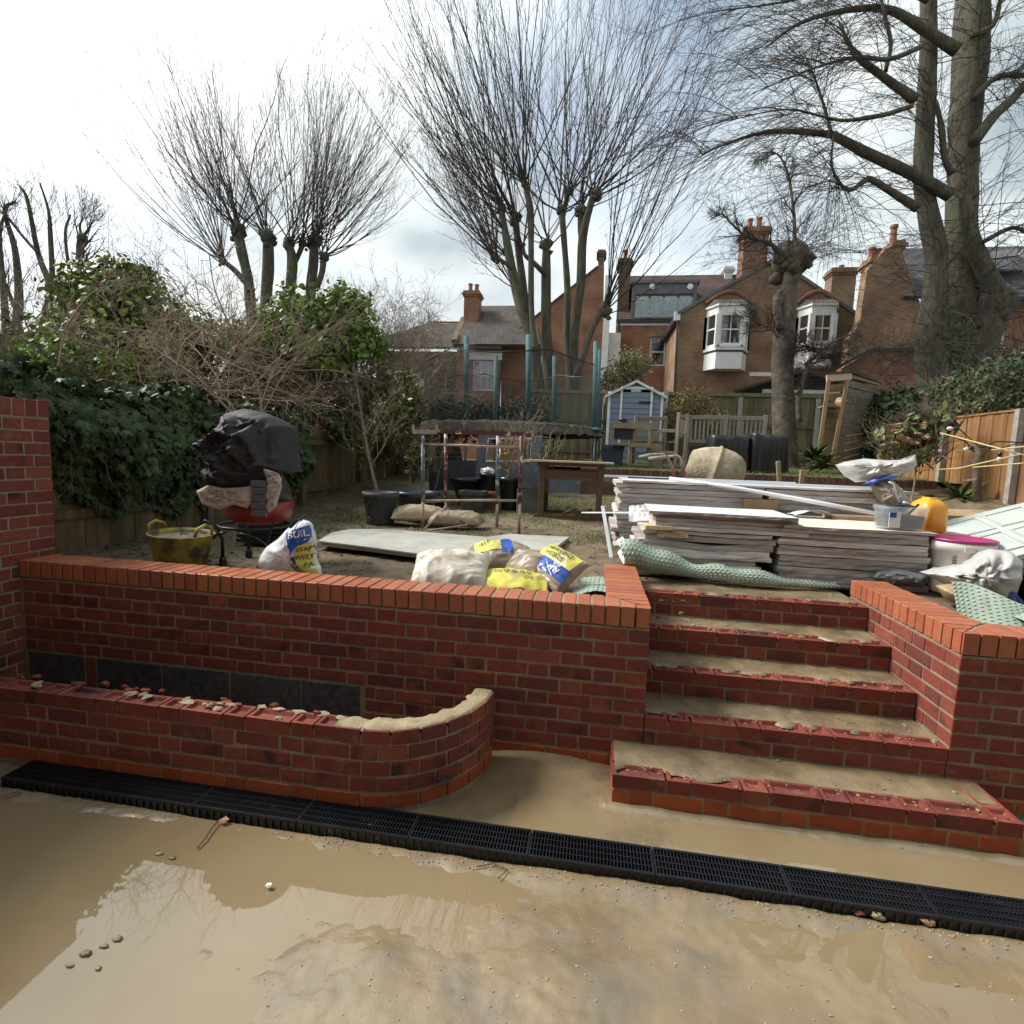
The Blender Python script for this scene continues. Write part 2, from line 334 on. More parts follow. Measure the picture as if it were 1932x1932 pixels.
# --- curved planter
pl = thing('brick_planter', 'low curved red brick planter wall with rough unfinished top', 'planter', (-2.2, -.4, 0))
RP = .53; XC = PX - RP; YF = -.58          # outer face: straight at YF, quarter round to the wall at PX
def ppos(s):
    Ls = XC - XL
    if s < Ls: return XL + s, YF, 0
    a = (s - Ls) / RP
    return XC + RP * math.sin(a), YF + RP - RP * math.cos(a), a
LP = (XC - XL) + RP * math.pi/2
for k in range(5):
    s = 0.0; j = 0
    while s < LP - .03:
        curved = s > (XC - XL) - .12
        l = .1225 if curved else ((.1025 if (j + k) % 2 else .215) if j else (.16 if k % 2 else .1025))
        if curved and s < (XC - XL) - .02 and k % 2: l = .16 if j % 2 else .11
        l = min(l, LP - s)
        if l < .03: break
        X, Y, a = ppos(s + l/2); dx = Vector((-math.sin(a), math.cos(a))) * .05125
        put_brick(pl, (X + dx.x, Y + dx.y, k*C + .0375), (l, .1025, .065), a, frog=(k == 4 and not curved), m=M_base if k == 0 else M_brick)
        s += l + .01; j += 1
def ring(off, z): return [(ppos(LP * i / 60)[0] - math.sin(ppos(LP * i / 60)[2]) * off, ppos(LP * i / 60)[1] + math.cos(ppos(LP * i / 60)[2]) * off, z) for i in range(61)]
def strip(m, o0, o1, z0, z1):
    a, b, c, d = ring(o0, z0), ring(o0, z1), ring(o1, z1), ring(o1, z0); vs = a + b + c + d; n = 61
    return m.add(vs, [(r*n + i, r*n + i + 1, ((r+1) % 4)*n + i + 1, ((r+1) % 4)*n + i) for r in range(4) for i in range(n-1)] + [(0, n, 2*n, 3*n), (n-1, 2*n-1, 3*n-1, 4*n-1)])
strip(MB(), .0035, .098, -.2, 5*C - .030).build('mortar', M_mortar, pl)
# mortar left lying on the top: lumps along the straight run, a smooth bed on the curve
def bed(u, v):
    s = (XC - XL) - .10 + (LP - (XC - XL) + .10) * u; X, Y, a = ppos(min(s, LP - .001)); wob = (fbm(np.array([s]), np.array([0.]), 16, 3, 8)[0] - .5) * .05
    off = .004 + v * (.105 + wob * 1.2 * (1 if u < .9 else 0)) ; off = off if 0 < v else .003
    h = .005 + .004 * math.sin(math.pi * min(1, v)) + (fbm(np.array([X]), np.array([Y]), 22, 3, 3)[0] - .5) * (.022 if u < .35 else .008)
    return (X - math.sin(a) * off, Y + math.cos(a) * off, 5*C - .006 + (h if 0 < v < 1 else -.006))
MB().grid(bed, 60, 10).build('mortar_bed', M_mortar_l if 'M_mortar_l' in globals() else mat('pale_mortar', (.33, .275, .17), (.22, .175, .10), rough=.85, scale=14, bump=.5, bscale=70), pl, smooth=True)
def lump(m, c, r, seed, sq=.6, n=2):
    b = bmesh.new(); bmesh.ops.create_icosphere(b, subdivisions=n, radius=1)
    vs = []
    for v in b.verts:
        d = 1 + .55 * mnoise.noise(v.co * 1.3 + Vector((seed * 3.1, seed, 0))) + .25 * mnoise.noise(v.co * 3.7 + Vector((seed, 0, 7)))
        vs.append((c[0] + v.co.x * d * r[0], c[1] + v.co.y * d * r[1], c[2] + v.co.z * d * r[2]))
    m.add(vs, [tuple(v.index for v in f.verts) for f in b.faces]); b.free(); return m
for X_, Y_, Z_, s_, i in CRUMB_Q: lump(crumbs, (X_, Y_, Z_ - .002), (s_, s_ * .8, s_ * .6), i, n=1)
stuff(crumbs.build('mortar_crumbs', MATS['pale_mortar'], st))
lm = MB()
for i in range(26):
    s = rnd.uniform(.02, XC - XL); off = rnd.choice([rnd.uniform(.06, .11), rnd.uniform(.02, .1)])
    lump(lm, (XL + s, YF + off, 5*C - .004), (rnd.uniform(.012, .035), rnd.uniform(.012, .028), rnd.uniform(.003, .008)), i)
stuff(lm.build('mortar_lumps', MATS['pale_mortar'], pl))
rub = MB()
for i in range(16): lump(rub, (XL + rnd.uniform(.1, 2.4), YF + rnd.uniform(.08, .14), 5*C - .0), (rnd.uniform(.008, .035), rnd.uniform(.008, .02), rnd.uniform(.006, .02)), i + 90, n=1)
stuff(rub.build('brick_rubble', M_brick, pl))
# planter soil
MB().grid(lambda u, v: (XL + u * (PX - XL - .12), YF + .1 + v * .49, .10 + .02 * math.sin(u * 40 + v * 9)), 40, 8).build('soil', mat('dark_soil', (.045, .034, .024), (.02, .015, .011), rough=.95, scale=20, bump=.9, bscale=60), pl)
# --- side boundary wall
sw = thing('boundary_wall', 'tall red brick boundary wall end at the far left', 'wall', (XL - .1, -.2, 0))
NB = 23
for k in range(NB):
    course(sw, -1.7, .235, XL, k*C, k % 2 == 0, axis='y', frm='right', out=1, m=M_base if k == 0 else M_brick)
    for s, l in flemish(.215, k % 2 == 0): pass
    put_brick(sw, (XL - .05 - .1125, .235 - .0515, k*C + .0375), (.215, .1025, .065))
for k in range(25): put_brick(sw, (XL - .1075, .235 - .0325 - k*.075, NB*C + .01 + .05125), (.215, .065, .1025), m=M_brick, name='coping_brick')
MB().box(XL - .21, XL - .0035, -1.7, .23, -.2, NB*C + .1).build('mortar', M_mortar, sw)
# ------------------------------------------------------------------ patio, water, drain
def patio_h(X, Y):
    h = (fbm(X, Y, 1.3, 3, 1) - .5) * .020 + (fbm(X, Y, 8, 5, 5) - .5) * .0110 + (fbm(X, Y, 45, 2, 9) - .5) * .0036
    g = lambda cx, cy, rx, ry: np.exp(-(((X - cx) / rx)**2 + ((Y - cy) / ry)**2))
    h = h - .006 + .006 * g(-.75, -1.40, .30, .22) + .011 * g(-.05, -1.55, .40, .30) + .007 * g(.1, -1.2, .5, .16) + .008 * g(-1.0, -1.2, .2, .12) + .012 * g(.55, -1.35, .13, .5)
    h = h - .012 * g(-2.2, -1.05, 1.0, .4) - .008 * g(-1.2, -1.75, .5, .3) - .013 * g(1.0, -1.3, .5, .32) - .004 * g(-.1, -.9, .7, .12)
    m_ = np.clip((fbm(X, Y, 2.2, 3, 61) - .42) * 5, 0, 1); h = h + m_ * ((fbm(X, Y, 22, 4, 62) - .5) * .011)      # crusty patches
    h = h + .010 * np.exp(-((Y + .76) / .05)**2) * (.4 + 1.2 * fbm(X, Y, 12, 3, 63))          # grit along the drain
    h = np.where(Y > -.57, h + .012 + .05 * np.clip((Y + .30) / .3, 0, 1) * np.exp(-((X + .5) / .35)**2) + .02 * np.exp(-((Y + .31) / .03)**2) * (X > -.2), h)
    return h
xs = np.arange(-3.76, 3.4, .0125); ys = np.arange(-3.4, .03, .0125)
GX, GY = np.meshgrid(xs, ys, indexing='ij'); GZ = patio_h(GX, GY) - .025
# channel for the drain
GZ = np.where((GY > -.735) & (GY < -.565) & (GX > -3.03), -.12, GZ)
nxx, nyy = GX.shape; idx = np.arange(nxx * nyy).reshape(nxx, nyy)
Fq = np.stack([idx[:-1, :-1], idx[1:, :-1], idx[1:, 1:], idx[:-1, 1:]], -1).reshape(-1, 4)
M_patio = mat('wet_sandy_screed', (.262, .20, .115), (.175, .130, .072), rough=.19, scale=2.6, detail=8, bump=.14, bscale=75, c3=(.15, .125, .09), s3=4.5, r3=(.50, .74), rvar=.14)
patio = struct(mesh_np('patio', np.stack([GX, GY, GZ], -1), Fq, M_patio, smooth=True))
M_water = mat('murky_water', (.235, .178, .10), (.20, .148, .08), rough=.015, scale=1.5, bump=0, spec=.42)
for _m in (M_water, M_patio): _m.node_tree.nodes['Principled BSDF'].inputs['IOR'].default_value = 1.85
water = struct(MB().box(-3.74, 3.3, -3.3, -.742, -.06, -.0305).build('puddle_water', M_water))
water2 = struct(MB().box(-.6, 3.3, -.56, -.02, -.06, -.0125).build('puddle_water', M_water))
struct(MB().box(-300, 300, -300, 500, -.4, -.22).build('ground', mat('far_ground', (.06, .065, .03), (.04, .03, .02), rough=.95, scale=.6, bump=.3, bscale=5)))
# drain channel: sections of slotted grating on a ribbed body
M_blk = mat('black_plastic', (.011, .013, .016), (.007, .008, .010), rough=.35, scale=12, bump=.1, bscale=80, c3=(.06, .055, .045), s3=14, r3=(.66, .76))
dr = thing('drainage_channel', 'long black plastic linear drain with slotted grating across the patio', 'drain', (-.5, -.65, 0))
DZ = .012
sec = MB(); SL = .5
sec.box(0, SL - .003, -.078, -.066, -.012, 0); sec.box(0, SL - .003, .066, .078, -.012, 0)
for a in (0, SL - .009): sec.box(a, a + .006, -.066, .066, -.012, -.001)
for yy in (-.033, 0, .033): sec.box(.006, SL - .009, yy - .0025, yy + .0025, -.011, -.0012)
k = 0.014
while k < SL - .012: sec.box(k, k + .0045, -.066, .066, -.012, -.0025); k += .0135
sm = None
for i in range(12):
    if sm is None: o = sec.build('grate', M_blk, dr); sm = o.data
    else: o = new_obj('grate', sm, dr)
    o.location = (-3.0 + i * SL, -.65, DZ)
body = MB().box(-3.0, 3.0, -.076, -.070, -.11, -.012); body.box(-3.0, 3.0, .070, .076, -.11, -.012); body.box(-3.0, 3.0, -.07, .07, -.115, -.105); body.box(-3.004, -3.0, -.076, .076, -.11, -.002)
for i in range(170):
    xx = -2.99 + i * .0352; body.box(xx, xx + .006, -.084, -.076, -.1, -.013)
o = body.build('channel_body', M_blk, dr); o.location = (0, -.65, DZ)
# small things lying about
M_stone = mat('pebble', (.34, .29, .22), (.16, .13, .10), rough=.6, scale=30, bump=.3, ov=.5)
pb = []
def scatter_lump(name, m, n, area, rr, zf, seed, k=1, sq=.6):
    mb = MB(); r = random.Random(seed)
    for i in range(n):
        X = r.uniform(*area[:2]); Y = r.uniform(*area[2:]); s = r.uniform(*rr) * (2 if r.random() < .06 else 1)
        lump(mb, (X, Y, zf(X, Y)), (s, s * r.uniform(.5, 1), s * sq), i + seed, n=k)
    return stuff(mb.build(name, m))
zp = lambda X, Y: float(patio_h(np.array([X]), np.array([Y]))[0]) - .024
o = scatter_lump('patio_grit', M_stone, 2400, (-3.2, 2.3, -2.3, -.75), (.001, .0042), zp, 3); o['label'] = 'gravel and grit scattered over the wet patio'; o['category'] = 'grit'
mb = MB(); r = random.Random(5)
for i in range(500):
    X = r.uniform(-2.9, 2.4); Y = -.745 - abs(r.gauss(0, .035)); s = r.uniform(.002, .006); lump(mb, (X, Y, zp(X, Y)), (s, s, s * .7), i, n=1)
for i in range(160):
    X = r.uniform(-.7, 1.9); Y = r.uniform(-.55, -.05) ; s = r.uniform(.002, .005)
    if not (X > -.2 and Y > -.31): lump(mb, (X, Y, zp(X, Y)), (s, s, s * .7), i + 700, n=1)
o = stuff(mb.build('drain_edge_grit', MATS['pebble'])); o['label'] = 'grit washed up along the edge of the black drain'; o['category'] = 'grit'
def stone(x, y, s, label, m, cat, name, seed, sq=.5, Z=-.02):
    p = at(x, y, Z=Z); return tag(lump(MB(), (p.x, p.y, p.z + s * sq * .5), (s, s * .7, s * sq), seed, n=2).build(name, m, smooth=False), label, cat)
stone(1617, 1719, .03, 'red broken brick shard beside the drain', M_brick, 'brick shard', 'brick_shard', 3, .25)
stone(1728, 1732, .02, 'small cream flat stone near the drain', mat('cream_stone', (.6, .52, .36), rough=.7), 'stone', 'stone', 5, .3)
stone(1748, 1741, .026, 'rusty orange lump of stone near the drain', mat('ochre_stone', (.38, .24, .1), (.2, .13, .07), rough=.8, scale=40), 'stone', 'stone', 9)
stone(1655, 1730, .022, 'grey crumb of mortar right of the brick shard', MATS['mortar'], 'stone', 'stone', 12)
stone(507, 1672, .012, 'single white pebble at the left part of the drain edge', mat('white_pebble', (.75, .72, .66), rough=.5), 'stone', 'stone', 14)
for i, (x, y, s) in enumerate(((162, 1800, .014), (222, 1772, .013), (196, 1786, .011), (132, 1822, .010), (185, 1828, .009), (300, 1612, .011), (325, 1620, .011))):
    p = at(x, y, Z=-.03); o = lump(MB(), (p.x, p.y, -.028), (s * 1.3, s * .8, s * .5), i + 30).build('pebble', MATS['pebble'], smooth=True); tag(o, ('leftmost large wet pebble of the cluster in the puddle', 'rightmost large wet pebble of the cluster in the puddle', 'middle wet pebble of the cluster in the puddle', 'small wet pebble lowest left in the puddle cluster', 'small wet pebble lowest right in the puddle cluster', 'left one of two small dark stones in the tan puddle', 'right one of two small dark stones in the tan puddle')[i], 'pebble', 'pebbles in the puddle')
p0, p1, p2 = at(372, 1600, Z=-.022), at(398, 1566, Z=-.02), at(412, 1548, Z=-.015)
fl = thing('fallen_leaf', 'red leaf with a long dark stalk lying in the puddle', 'leaf', p2)
MB().tube([p0, p0.lerp(p1, .5) + Vector((.006, 0, .004)), p1 + Vector((0, 0, .004)), p2], .003, 6).build('stalk', mat('wet_twig', (.10, .07, .045), rough=.5), fl)
MB().add([p2, p2 + Vector((.02, .022, .008)), p2 + Vector((.045, .012, .004)), p2 + Vector((.03, -.012, 0))], [(0, 1, 2, 3)]).build('blade', mat('red_leaf', (.30, .07, .04), rough=.5), fl)
for x0, y0, x1, y1, lab in ((0, 1504, 42, 1497, 'thin wet twig in the puddle at the left edge'), (900, 1635, 958, 1641, 'short thin twig on the patio below the drain')):
    a, b = at(x0, y0, Z=-.02), at(x1, y1, Z=-.018); m_ = a.lerp(b, .5) + Vector((0, .02, .004)); tag(MB().tube([a, m_, b, b + Vector((-.03, -.05, 0))], .0022, 5).build('twig', MATS['wet_twig']), lab, 'twig')
# ------------------------------------------------------------------ garden ground
def smooth(a, b, x): t = np.clip((np.asarray(x, float) - a) / (b - a), 0, 1); return t*t*(3-2*t)
def garden_z(X, Y):
    X = np.asarray(X, float); Y = np.asarray(Y, float)
    z = .735 + .05 * smooth(.3, 2.5, Y) + .07 * smooth(3, 4.6, Y) + .22 * smooth(4.4, 6.2, Y) + .12 * smooth(6.2, 9, Y)
    z = z + .03 * smooth(1.0, 2.4, Y) * 0 + (fbm(X, Y, 1.6, 4, 21) - .5) * .07 * smooth(.2, .8, Y) + (fbm(X, Y, 14, 3, 22) - .5) * .018
    z = z + .3 * smooth(3.4, 4.6, X) * smooth(2.5, 5, Y)
    return z
def gz(X, Y): return float(garden_z(np.array([X]), np.array([Y]))[0])
xs = np.arange(-4.6, 5.3, .04); ys = np.concatenate([np.arange(.19, 6.5, .04), np.arange(6.5, 13, .15)])
GX, GY = np.meshgrid(xs, ys, indexing='ij'); GZ = garden_z(GX, GY)
GZ = np.where(GY > 6.0, np.where(GX > -.62, 1.2, GZ), GZ)
n0, n1 = GX.shape; idx = np.arange(n0 * n1).reshape(n0, n1)
Fq = np.stack([idx[:-1, :-1], idx[1:, :-1], idx[1:, 1:], idx[:-1, 1:]], -1).reshape(-1, 4)
M_mud = mat('muddy_lawn', (.195, .145, .083), (.085, .062, .038), rough=.85, scale=5, detail=9, bump=.9, bscale=45, c3=(.12, .13, .045), s3=1.6, r3=(.54, .70))
_c = np.stack([(GX[:-1, :-1] + .02), (GY[:-1, :-1] + .02)], -1).reshape(-1, 2)
Fq = Fq[~((_c[:, 0] > -.1) & (_c[:, 0] < W + .1) & (_c[:, 1] < 1.30))]        # the stairwell is open
struct(mesh_np('garden_ground', np.stack([GX, GY, GZ], -1), Fq, M_mud, smooth=True))
def terr_z(X, Y): return 1.45 + .13 * smooth(6, 10, Y) + (fbm(X, Y, 2, 3, 31) - .5) * .05
xs = np.arange(-.6, 6.6, .1); ys = np.arange(5.98, 13, .1); GX, GY = np.meshgrid(xs, ys, indexing='ij'); GZ = terr_z(GX, GY); n0, n1 = GX.shape; idx = np.arange(n0*n1).reshape(n0, n1)
struct(mesh_np('terrace_ground', np.stack([GX, GY, GZ], -1), np.stack([idx[:-1, :-1], idx[1:, :-1], idx[1:, 1:], idx[:-1, 1:]], -1).reshape(-1, 4), mat('terrace_soil', (.14, .115, .07), (.07, .056, .035), rough=.9, scale=6, bump=.8, bscale=40, c3=(.05, .08, .02), s3=1.2, r3=(.42, .55)), smooth=True))
def tz(X, Y): return float(terr_z(np.array([X]), np.array([Y]))[0])
struct(MB().grid(lambda u, v: (-150 + 300*u, 12.5 + 200*v, 1.35), 2, 2).build('ground', MATS['far_ground']))
struct(MB().grid(lambda u, v: (-90 + 85.5*u, .3 + 13*v, .85), 2, 2).build('ground', MATS['far_ground']))
struct(MB().grid(lambda u, v: (5.2 + 85*u, .3 + 13*v, 1.15), 2, 2).build('ground', MATS['far_ground']))
# landing between the coping returns, cement
# terrace retaining wall of old brick
tw = thing('terrace_wall', 'low old brick wall edging the raised terrace behind the board stacks', 'wall', (1.9, 5.9, 1.1))
M_old = brick_mat('old_stock_brick', [(.13, .085, .06), (.17, .10, .065), (.10, .07, .055), (.20, .10, .06), (.14, .095, .075)], .6, .85)
TWX0, TWX1, TY = -.55, 4.6, 5.86
for k in range(6):
    z = 1.36 - .105 - (k+1) * C + .0
    for s, l in flemish(min(TWX1, 1.6) - TWX0, k % 2 == 0): put_brick(tw, (TWX0 + s + l/2, TY + .05, z + .04), (l, .1025, .065), m=M_old)
for k in range(int((TWX1 - TWX0) / .075)): put_brick(tw, (TWX0 + .0375 + k*.075, TY + .1, 1.36 + .052), (.065, .215, .1025), m=M_old, name='coping_brick', jit=.004)
MB().box(TWX0, TWX1, TY + .008, TY + .2, .8, 1.40).build('mortar', M_mortar, tw)
# ------------------------------------------------------------------ plants: batched tubes and leaves
class TB:
    def __init__(s): s.g = {}
    def add(s, pts, rad): s.g.setdefault(len(pts), []).append((np.asarray(pts, np.float32), np.asarray(rad, np.float32)))
    def arrays(s, sides=4):
        Vs, Fs, off = [], [], 0
        for n, lst in s.g.items():
            P = np.stack([a for a, b in lst]); R = np.stack([b for a, b in lst]); B = len(lst)
            T = np.gradient(P, axis=1); T /= np.linalg.norm(T, axis=2, keepdims=True) + 1e-9
            ref = np.where(np.abs(T[..., 2:3]) < .8, np.array([0, 0, 1.]), np.array([1., 0, 0])); ref = np.repeat(ref[:, :1], n, 1)
            U = np.cross(T, ref); U /= np.linalg.norm(U, axis=2, keepdims=True) + 1e-9; Wv = np.cross(T, U)
            a = np.arange(sides) * 2*np.pi/sides
            V = P[:, :, None] + R[:, :, None, None] * (U[:, :, None] * np.cos(a)[:, None] + Wv[:, :, None] * np.sin(a)[:, None])
            i = np.arange(B * n * sides).reshape(B, n, sides)
            Fq = np.stack([i[:, :-1], np.roll(i, -1, 2)[:, :-1], np.roll(i, -1, 2)[:, 1:], i[:, 1:]], -1).reshape(-1, 4) + off
            Vs.append(V.reshape(-1, 3)); Fs.append(Fq); off += B * n * sides
        return np.concatenate(Vs), np.concatenate(Fs)
    def build(s, name, m, parent=None, sides=4): V, F_ = s.arrays(sides); return mesh_np(name, V, F_, m, parent, smooth=True)
def wander(p0, d, length, n, wob=.12, lift=(0, 0, 0), rs=rng):
    """curved shoot: points from p0 along d, bending by lift, with small kinks"""
    t = np.linspace(0, 1, n)[:, None]; d = np.asarray(d, float); d = d / np.linalg.norm(d)
    k = np.cumsum(rs.normal(0, wob * length / n, (n, 3)), 0); k -= k[0]
    return np.asarray(p0) + d * t * length + np.asarray(lift) * t**2 * length + k
def taper(r0, r1, n, p=1): return r1 + (r0 - r1) * (1 - np.linspace(0, 1, n))**p
def perp(d, rs=rng):
    v = rs.normal(size=3); d = np.asarray(d) / np.linalg.norm(d); v -= d * v.dot(d); return v / np.linalg.norm(v)
def sprays(tb, pts, r, num, lmin, lmax, ang=.7, sub=2, lift=(0, 0, .1), rmin=.0022, start=.15, rs=rng, wob=.14):
    """side twigs along a branch, recursive"""
    n = len(pts)
    for _ in range(num):
        f = start + (1 - start) * rs.random(); i = min(int(f * (n-1)), n-2); u = f * (n-1) - i
        p = pts[i] * (1-u) + pts[i+1] * u; d = pts[i+1] - pts[i]; d = d / (np.linalg.norm(d) + 1e-9)
        dd = d * math.cos(ang) + perp(d, rs) * math.sin(ang) * rs.uniform(.6, 1.2); l = rs.uniform(lmin, lmax) * (1.15 - .5 * f)
        q = wander(p, dd, l, 5, wob, lift, rs); r0 = max(rmin, r * .5 * (1 - .6*f)); tb.add(q, taper(r0, rmin * .7, 5))
        if sub > 0: sprays(tb, q, r0, max(1, int(num * .35)), lmin * .4, lmax * .45, ang, sub - 1, lift, rmin, .2, rs, wob)
def pline(xy, D, wpx, dz=None):
    """stem polyline from picture positions at depth D; widths in picture pixels -> resampled points, radii"""
    n = len(xy); Ds = [D + (dz[i] if dz else 0) for i in range(n)]
    P = np.array([at(x, y, D=d) for (x, y), d in zip(xy, Ds)]); R = np.array([w / 2 / FPX * d for w, d in zip(wpx, Ds)])
    m = max(4, (n-1) * 4 + 1); t = np.linspace(0, n-1, m); i = np.minimum(t.astype(int), n-2); f = (t - i)[:, None]
    pm = np.concatenate([P[:1]*2 - P[1:2], P, P[-1:]*2 - P[-2:-1]]); a, b, c, d = pm[i], pm[i+1], pm[i+2], pm[i+3]
    Q = .5 * ((2*b) + (c-a)*f + (2*a-5*b+4*c-d)*f**2 + (3*b-a-3*c+d)*f**3)
    return Q, np.interp(t, np.arange(n), R)
def leaf_batch(P, Nn, U, size, shape, fold=.15, curl=0):
    """P positions, Nn normals, U tip directions, size; shape = outline (x across, y along) -> V, F (fan of triangles)"""
    P, Nn, U = map(lambda a: np.asarray(a, float), (P, Nn, U)); U = U - Nn * (U * Nn).sum(1, keepdims=True); U /= np.linalg.norm(U, axis=1, keepdims=True) + 1e-9
    S = np.cross(U, Nn); sh = np.asarray(shape); k = len(sh); size = np.asarray(size)[:, None, None]
    z = -np.abs(sh[:, 0]) * fold - sh[:, 1]**2 * curl
    V = P[:, None] + size * (S[:, None] * sh[None, :, :1] + U[:, None] * sh[None, :, 1:2] + Nn[:, None] * z[None, :, None])
    ctr = P[:, None] + size * U[:, None] * .4
    V = np.concatenate([ctr, V], 1); i = np.arange(len(P))[:, None] * (k+1)
    tri = np.array([(0, a+1, (a+1) % k+1) for a in range(k)]); F_ = (i[:, :, None] + tri[None]).reshape(-1, 3)
    return V.reshape(-1, 3), F_
IVY = [(0, 0), (.28, -.12), (.52, .12), (.34, .30), (.50, .58), (.20, .56), (0, 1), (-.20, .56), (-.50, .58), (-.34, .30), (-.52, .12), (-.28, -.12)]
LANCE = [(0, 0), (.16, .28), (.17, .55), (0, 1), (-.17, .55), (-.16, .28)]
OVAL = [(0, 0), (.26, .25), (.28, .6), (0, 1), (-.28, .6), (-.26, .25)]
def unit(n): v = rng.normal(size=(n, 3)); return v / np.linalg.norm(v, axis=1, keepdims=True)
def leafmat(name, c, c2, rough=.4, trans=.25, sc=1.6):
    m = mat(name, c, c2, rough=rough, scale=sc, detail=6, bump=0, ramp=(.40, .60), spec=.22); return m
M_ivy = leafmat('ivy_leaf', (.070, .105, .036), (.016, .032, .014), .5, sc=11)
M_laurel = leafmat('evergreen_leaf', (.055, .10, .018), (.016, .035, .012), .4)
M_lime = leafmat('spring_leaf', (.20, .29, .03), (.09, .16, .02), .45)
M_bark = mat('grey_bark', (.105, .088, .062), (.038, .032, .023), rough=.9, scale=5, detail=8, bump=1, bscale=14, stretch=(3, 3, .6), c3=(.10, .12, .055), s3=2, r3=(.5, .7))
M_bark2 = mat('flaky_bark', (.13, .105, .078), (.05, .04, .03), rough=.95, scale=7, detail=8, bump=1, bscale=18, c3=(.20, .165, .12), s3=9, r3=(.58, .66))
M_twig = mat('dark_twig', (.060, .046, .034), (.035, .026, .02), rough=.85, scale=3, bump=0)
M_twig2 = mat('tan_twig', (.34, .25, .17), (.17, .12, .08), rough=.85, scale=2, bump=0)
M_twig3 = mat('grey_brown_twig', (.24, .185, .135), (.12, .09, .066), rough=.85, scale=2, bump=0)
# ---- trees
c5 = lambda l: [(702.8 + x*.3307, y*.3307) for x, y in l]
c6 = lambda l: [(1277.8 + x*.3386, y*.3386) for x, y in l]
c7 = lambda l: [(x*.3968, y*.3968) for x, y in l]
def knuckle(mb, p, r, seed):
    lump(mb, p, (r * 1.35, r * 1.35, r * 1.3), seed, n=2)
    for k in range(4): lump(mb, Vector(p) + Vector((math.cos(k * 1.7 + seed) * r, math.sin(k * 1.7 + seed) * r, (k - 2.2) * r * .7)), (r * .6, r * .6, r * .6), seed + k, n=1)
def stems_mesh(stems, name, m, parent, knobs=(), sides=12):
    V, F_, off = [], [], 0; mb = MB()
    for Q, R in stems:
        R = R * (1 + .10 * np.array([mnoise.noise(Vector(q) * 1.7) for q in Q])); mb.tube([Vector(q) for q in Q], list(map(float, R)), sides)
    for i, (p, r) in enumerate(knobs): knuckle(mb, p, r, i + 3)
    return mb.build(name, m, parent, smooth=True)
def pollard_crown(tb, heads, num, lmin, lmax, spread, ctr, twigs, rr=.020, upb=1.0, rs=rng):
    for p, r, wgt in heads:
        for _ in range(int(num * wgt)):
            p0 = np.array(p) + rs.normal(0, r * .5, 3); out_ = (np.array(p) - ctr); az = math.atan2(out_[1], out_[0]) + rs.normal(0, 1.0)
            tl = min(1.15, abs(rs.normal(spread, .38))); d = np.array([math.sin(tl) * math.cos(az), math.sin(tl) * math.sin(az) * .8, math.cos(tl)])
            l = (lmax + (lmin - lmax) * tl / 1.2) * rs.uniform(.75, 1.1); q = wander(p0, d, l, 9, .075, (0, 0, .34 * tl), rs); r0 = rr * rs.uniform(.55, 1.25)
            tb.add(q, taper(r0, .004, 9, .9)); sprays(tb, q, r0 * .8, twigs, .5, 1.9, .50, 1, (0, 0, .18), .0036, .18, rs, .14)
# centre pollard
D1 = 15.0
t1 = thing('pollarded_tree', 'tall multi stemmed pollarded tree behind the trampoline, fan of bare shoots', 'tree', at(1045, 800, D=D1))
S1 = [(c5([(950, 2350), (925, 2100), (900, 1900), (850, 1750), (800, 1560), (770, 1400), (745, 1250), (735, 1180)]), [30, 26, 22, 20, 16, 14, 11, 9], -.2),
      (c5([(905, 1950), (880, 1780), (850, 1560), (830, 1400), (815, 1240)]), [12, 14, 13, 12, 12], .2),
      (c5([(930, 2000), (915, 1880), (905, 1700), (905, 1450), (900, 1200), (870, 1050)]), [10, 10, 10, 10, 12, 8], -.4),
      (c5([(1035, 2400), (1010, 2150), (992, 1932), (990, 1700), (990, 1550), (992, 1400)]), [26, 22, 18, 17, 16, 13], .3),
      (c5([(990, 1570), (920, 1500), (870, 1455), (855, 1400)]), [9, 8, 7, 6], 0),
      (c5([(1160, 2400), (1140, 2150), (1110, 1932), (1112, 1650), (1095, 1400), (1080, 1200)]), [26, 22, 12, 11, 10, 10], .6),
      (c5([(1150, 2300), (1150, 1950), (1172, 1750), (1190, 1600), (1200, 1350), (1250, 1150), (1275, 1115)]), [14, 15, 15, 16, 15, 12, 12], .3),
      (c5([(1195, 1380), (1185, 1280), (1190, 1195)]), [11, 9, 11], .4), (c5([(1085, 1250), (1105, 1150), (1120, 1090)]), [8, 8, 9], .7),
      (c5([(1150, 2180), (1210, 2000), (1250, 1880), (1300, 1790), (1325, 1770)]), [13, 13, 12, 12, 14], -.5),
      (c5([(800, 1530), (740, 1490), (700, 1470)]), [8, 7, 8], -.5)]
stm = [pline(xy, D1 + dz, [w * 1.1 for w in ww]) for xy, ww, dz in S1]
tips = [(tuple(Q[-1]), float(R[-1]) * 1.25) for Q, R in stm]
stems_mesh(stm, 'trunk', M_bark, t1, [(p, r) for p, r in tips])
tb = TB(); ctr = np.array(at(1040, 400, D=D1))
pollard_crown(tb, [(p, r, w) for (p, r), w in zip(tips, (1.2, 1.2, 1.4, .8, .5, 1, 1.3, .9, .9, 1.1, .8))], 15, 4.2, 6.8, .62, ctr, 8, .023)
Q, R = stm[0]
for i in (14, 18, 22):
    for _ in range(6):
        d = np.array([-1, rng.normal(0, .5), .55 + rng.random()]); q = wander(Q[i], d, rng.uniform(2.5, 4.5), 9, .05, (0, 0, .35)); tb.add(q, taper(.02, .004, 9)); sprays(tb, q, .016, 14, .4, 1.2, .6, 1, (0, 0, .2), .0045)
tb.build('crown', M_twig, t1, 3)
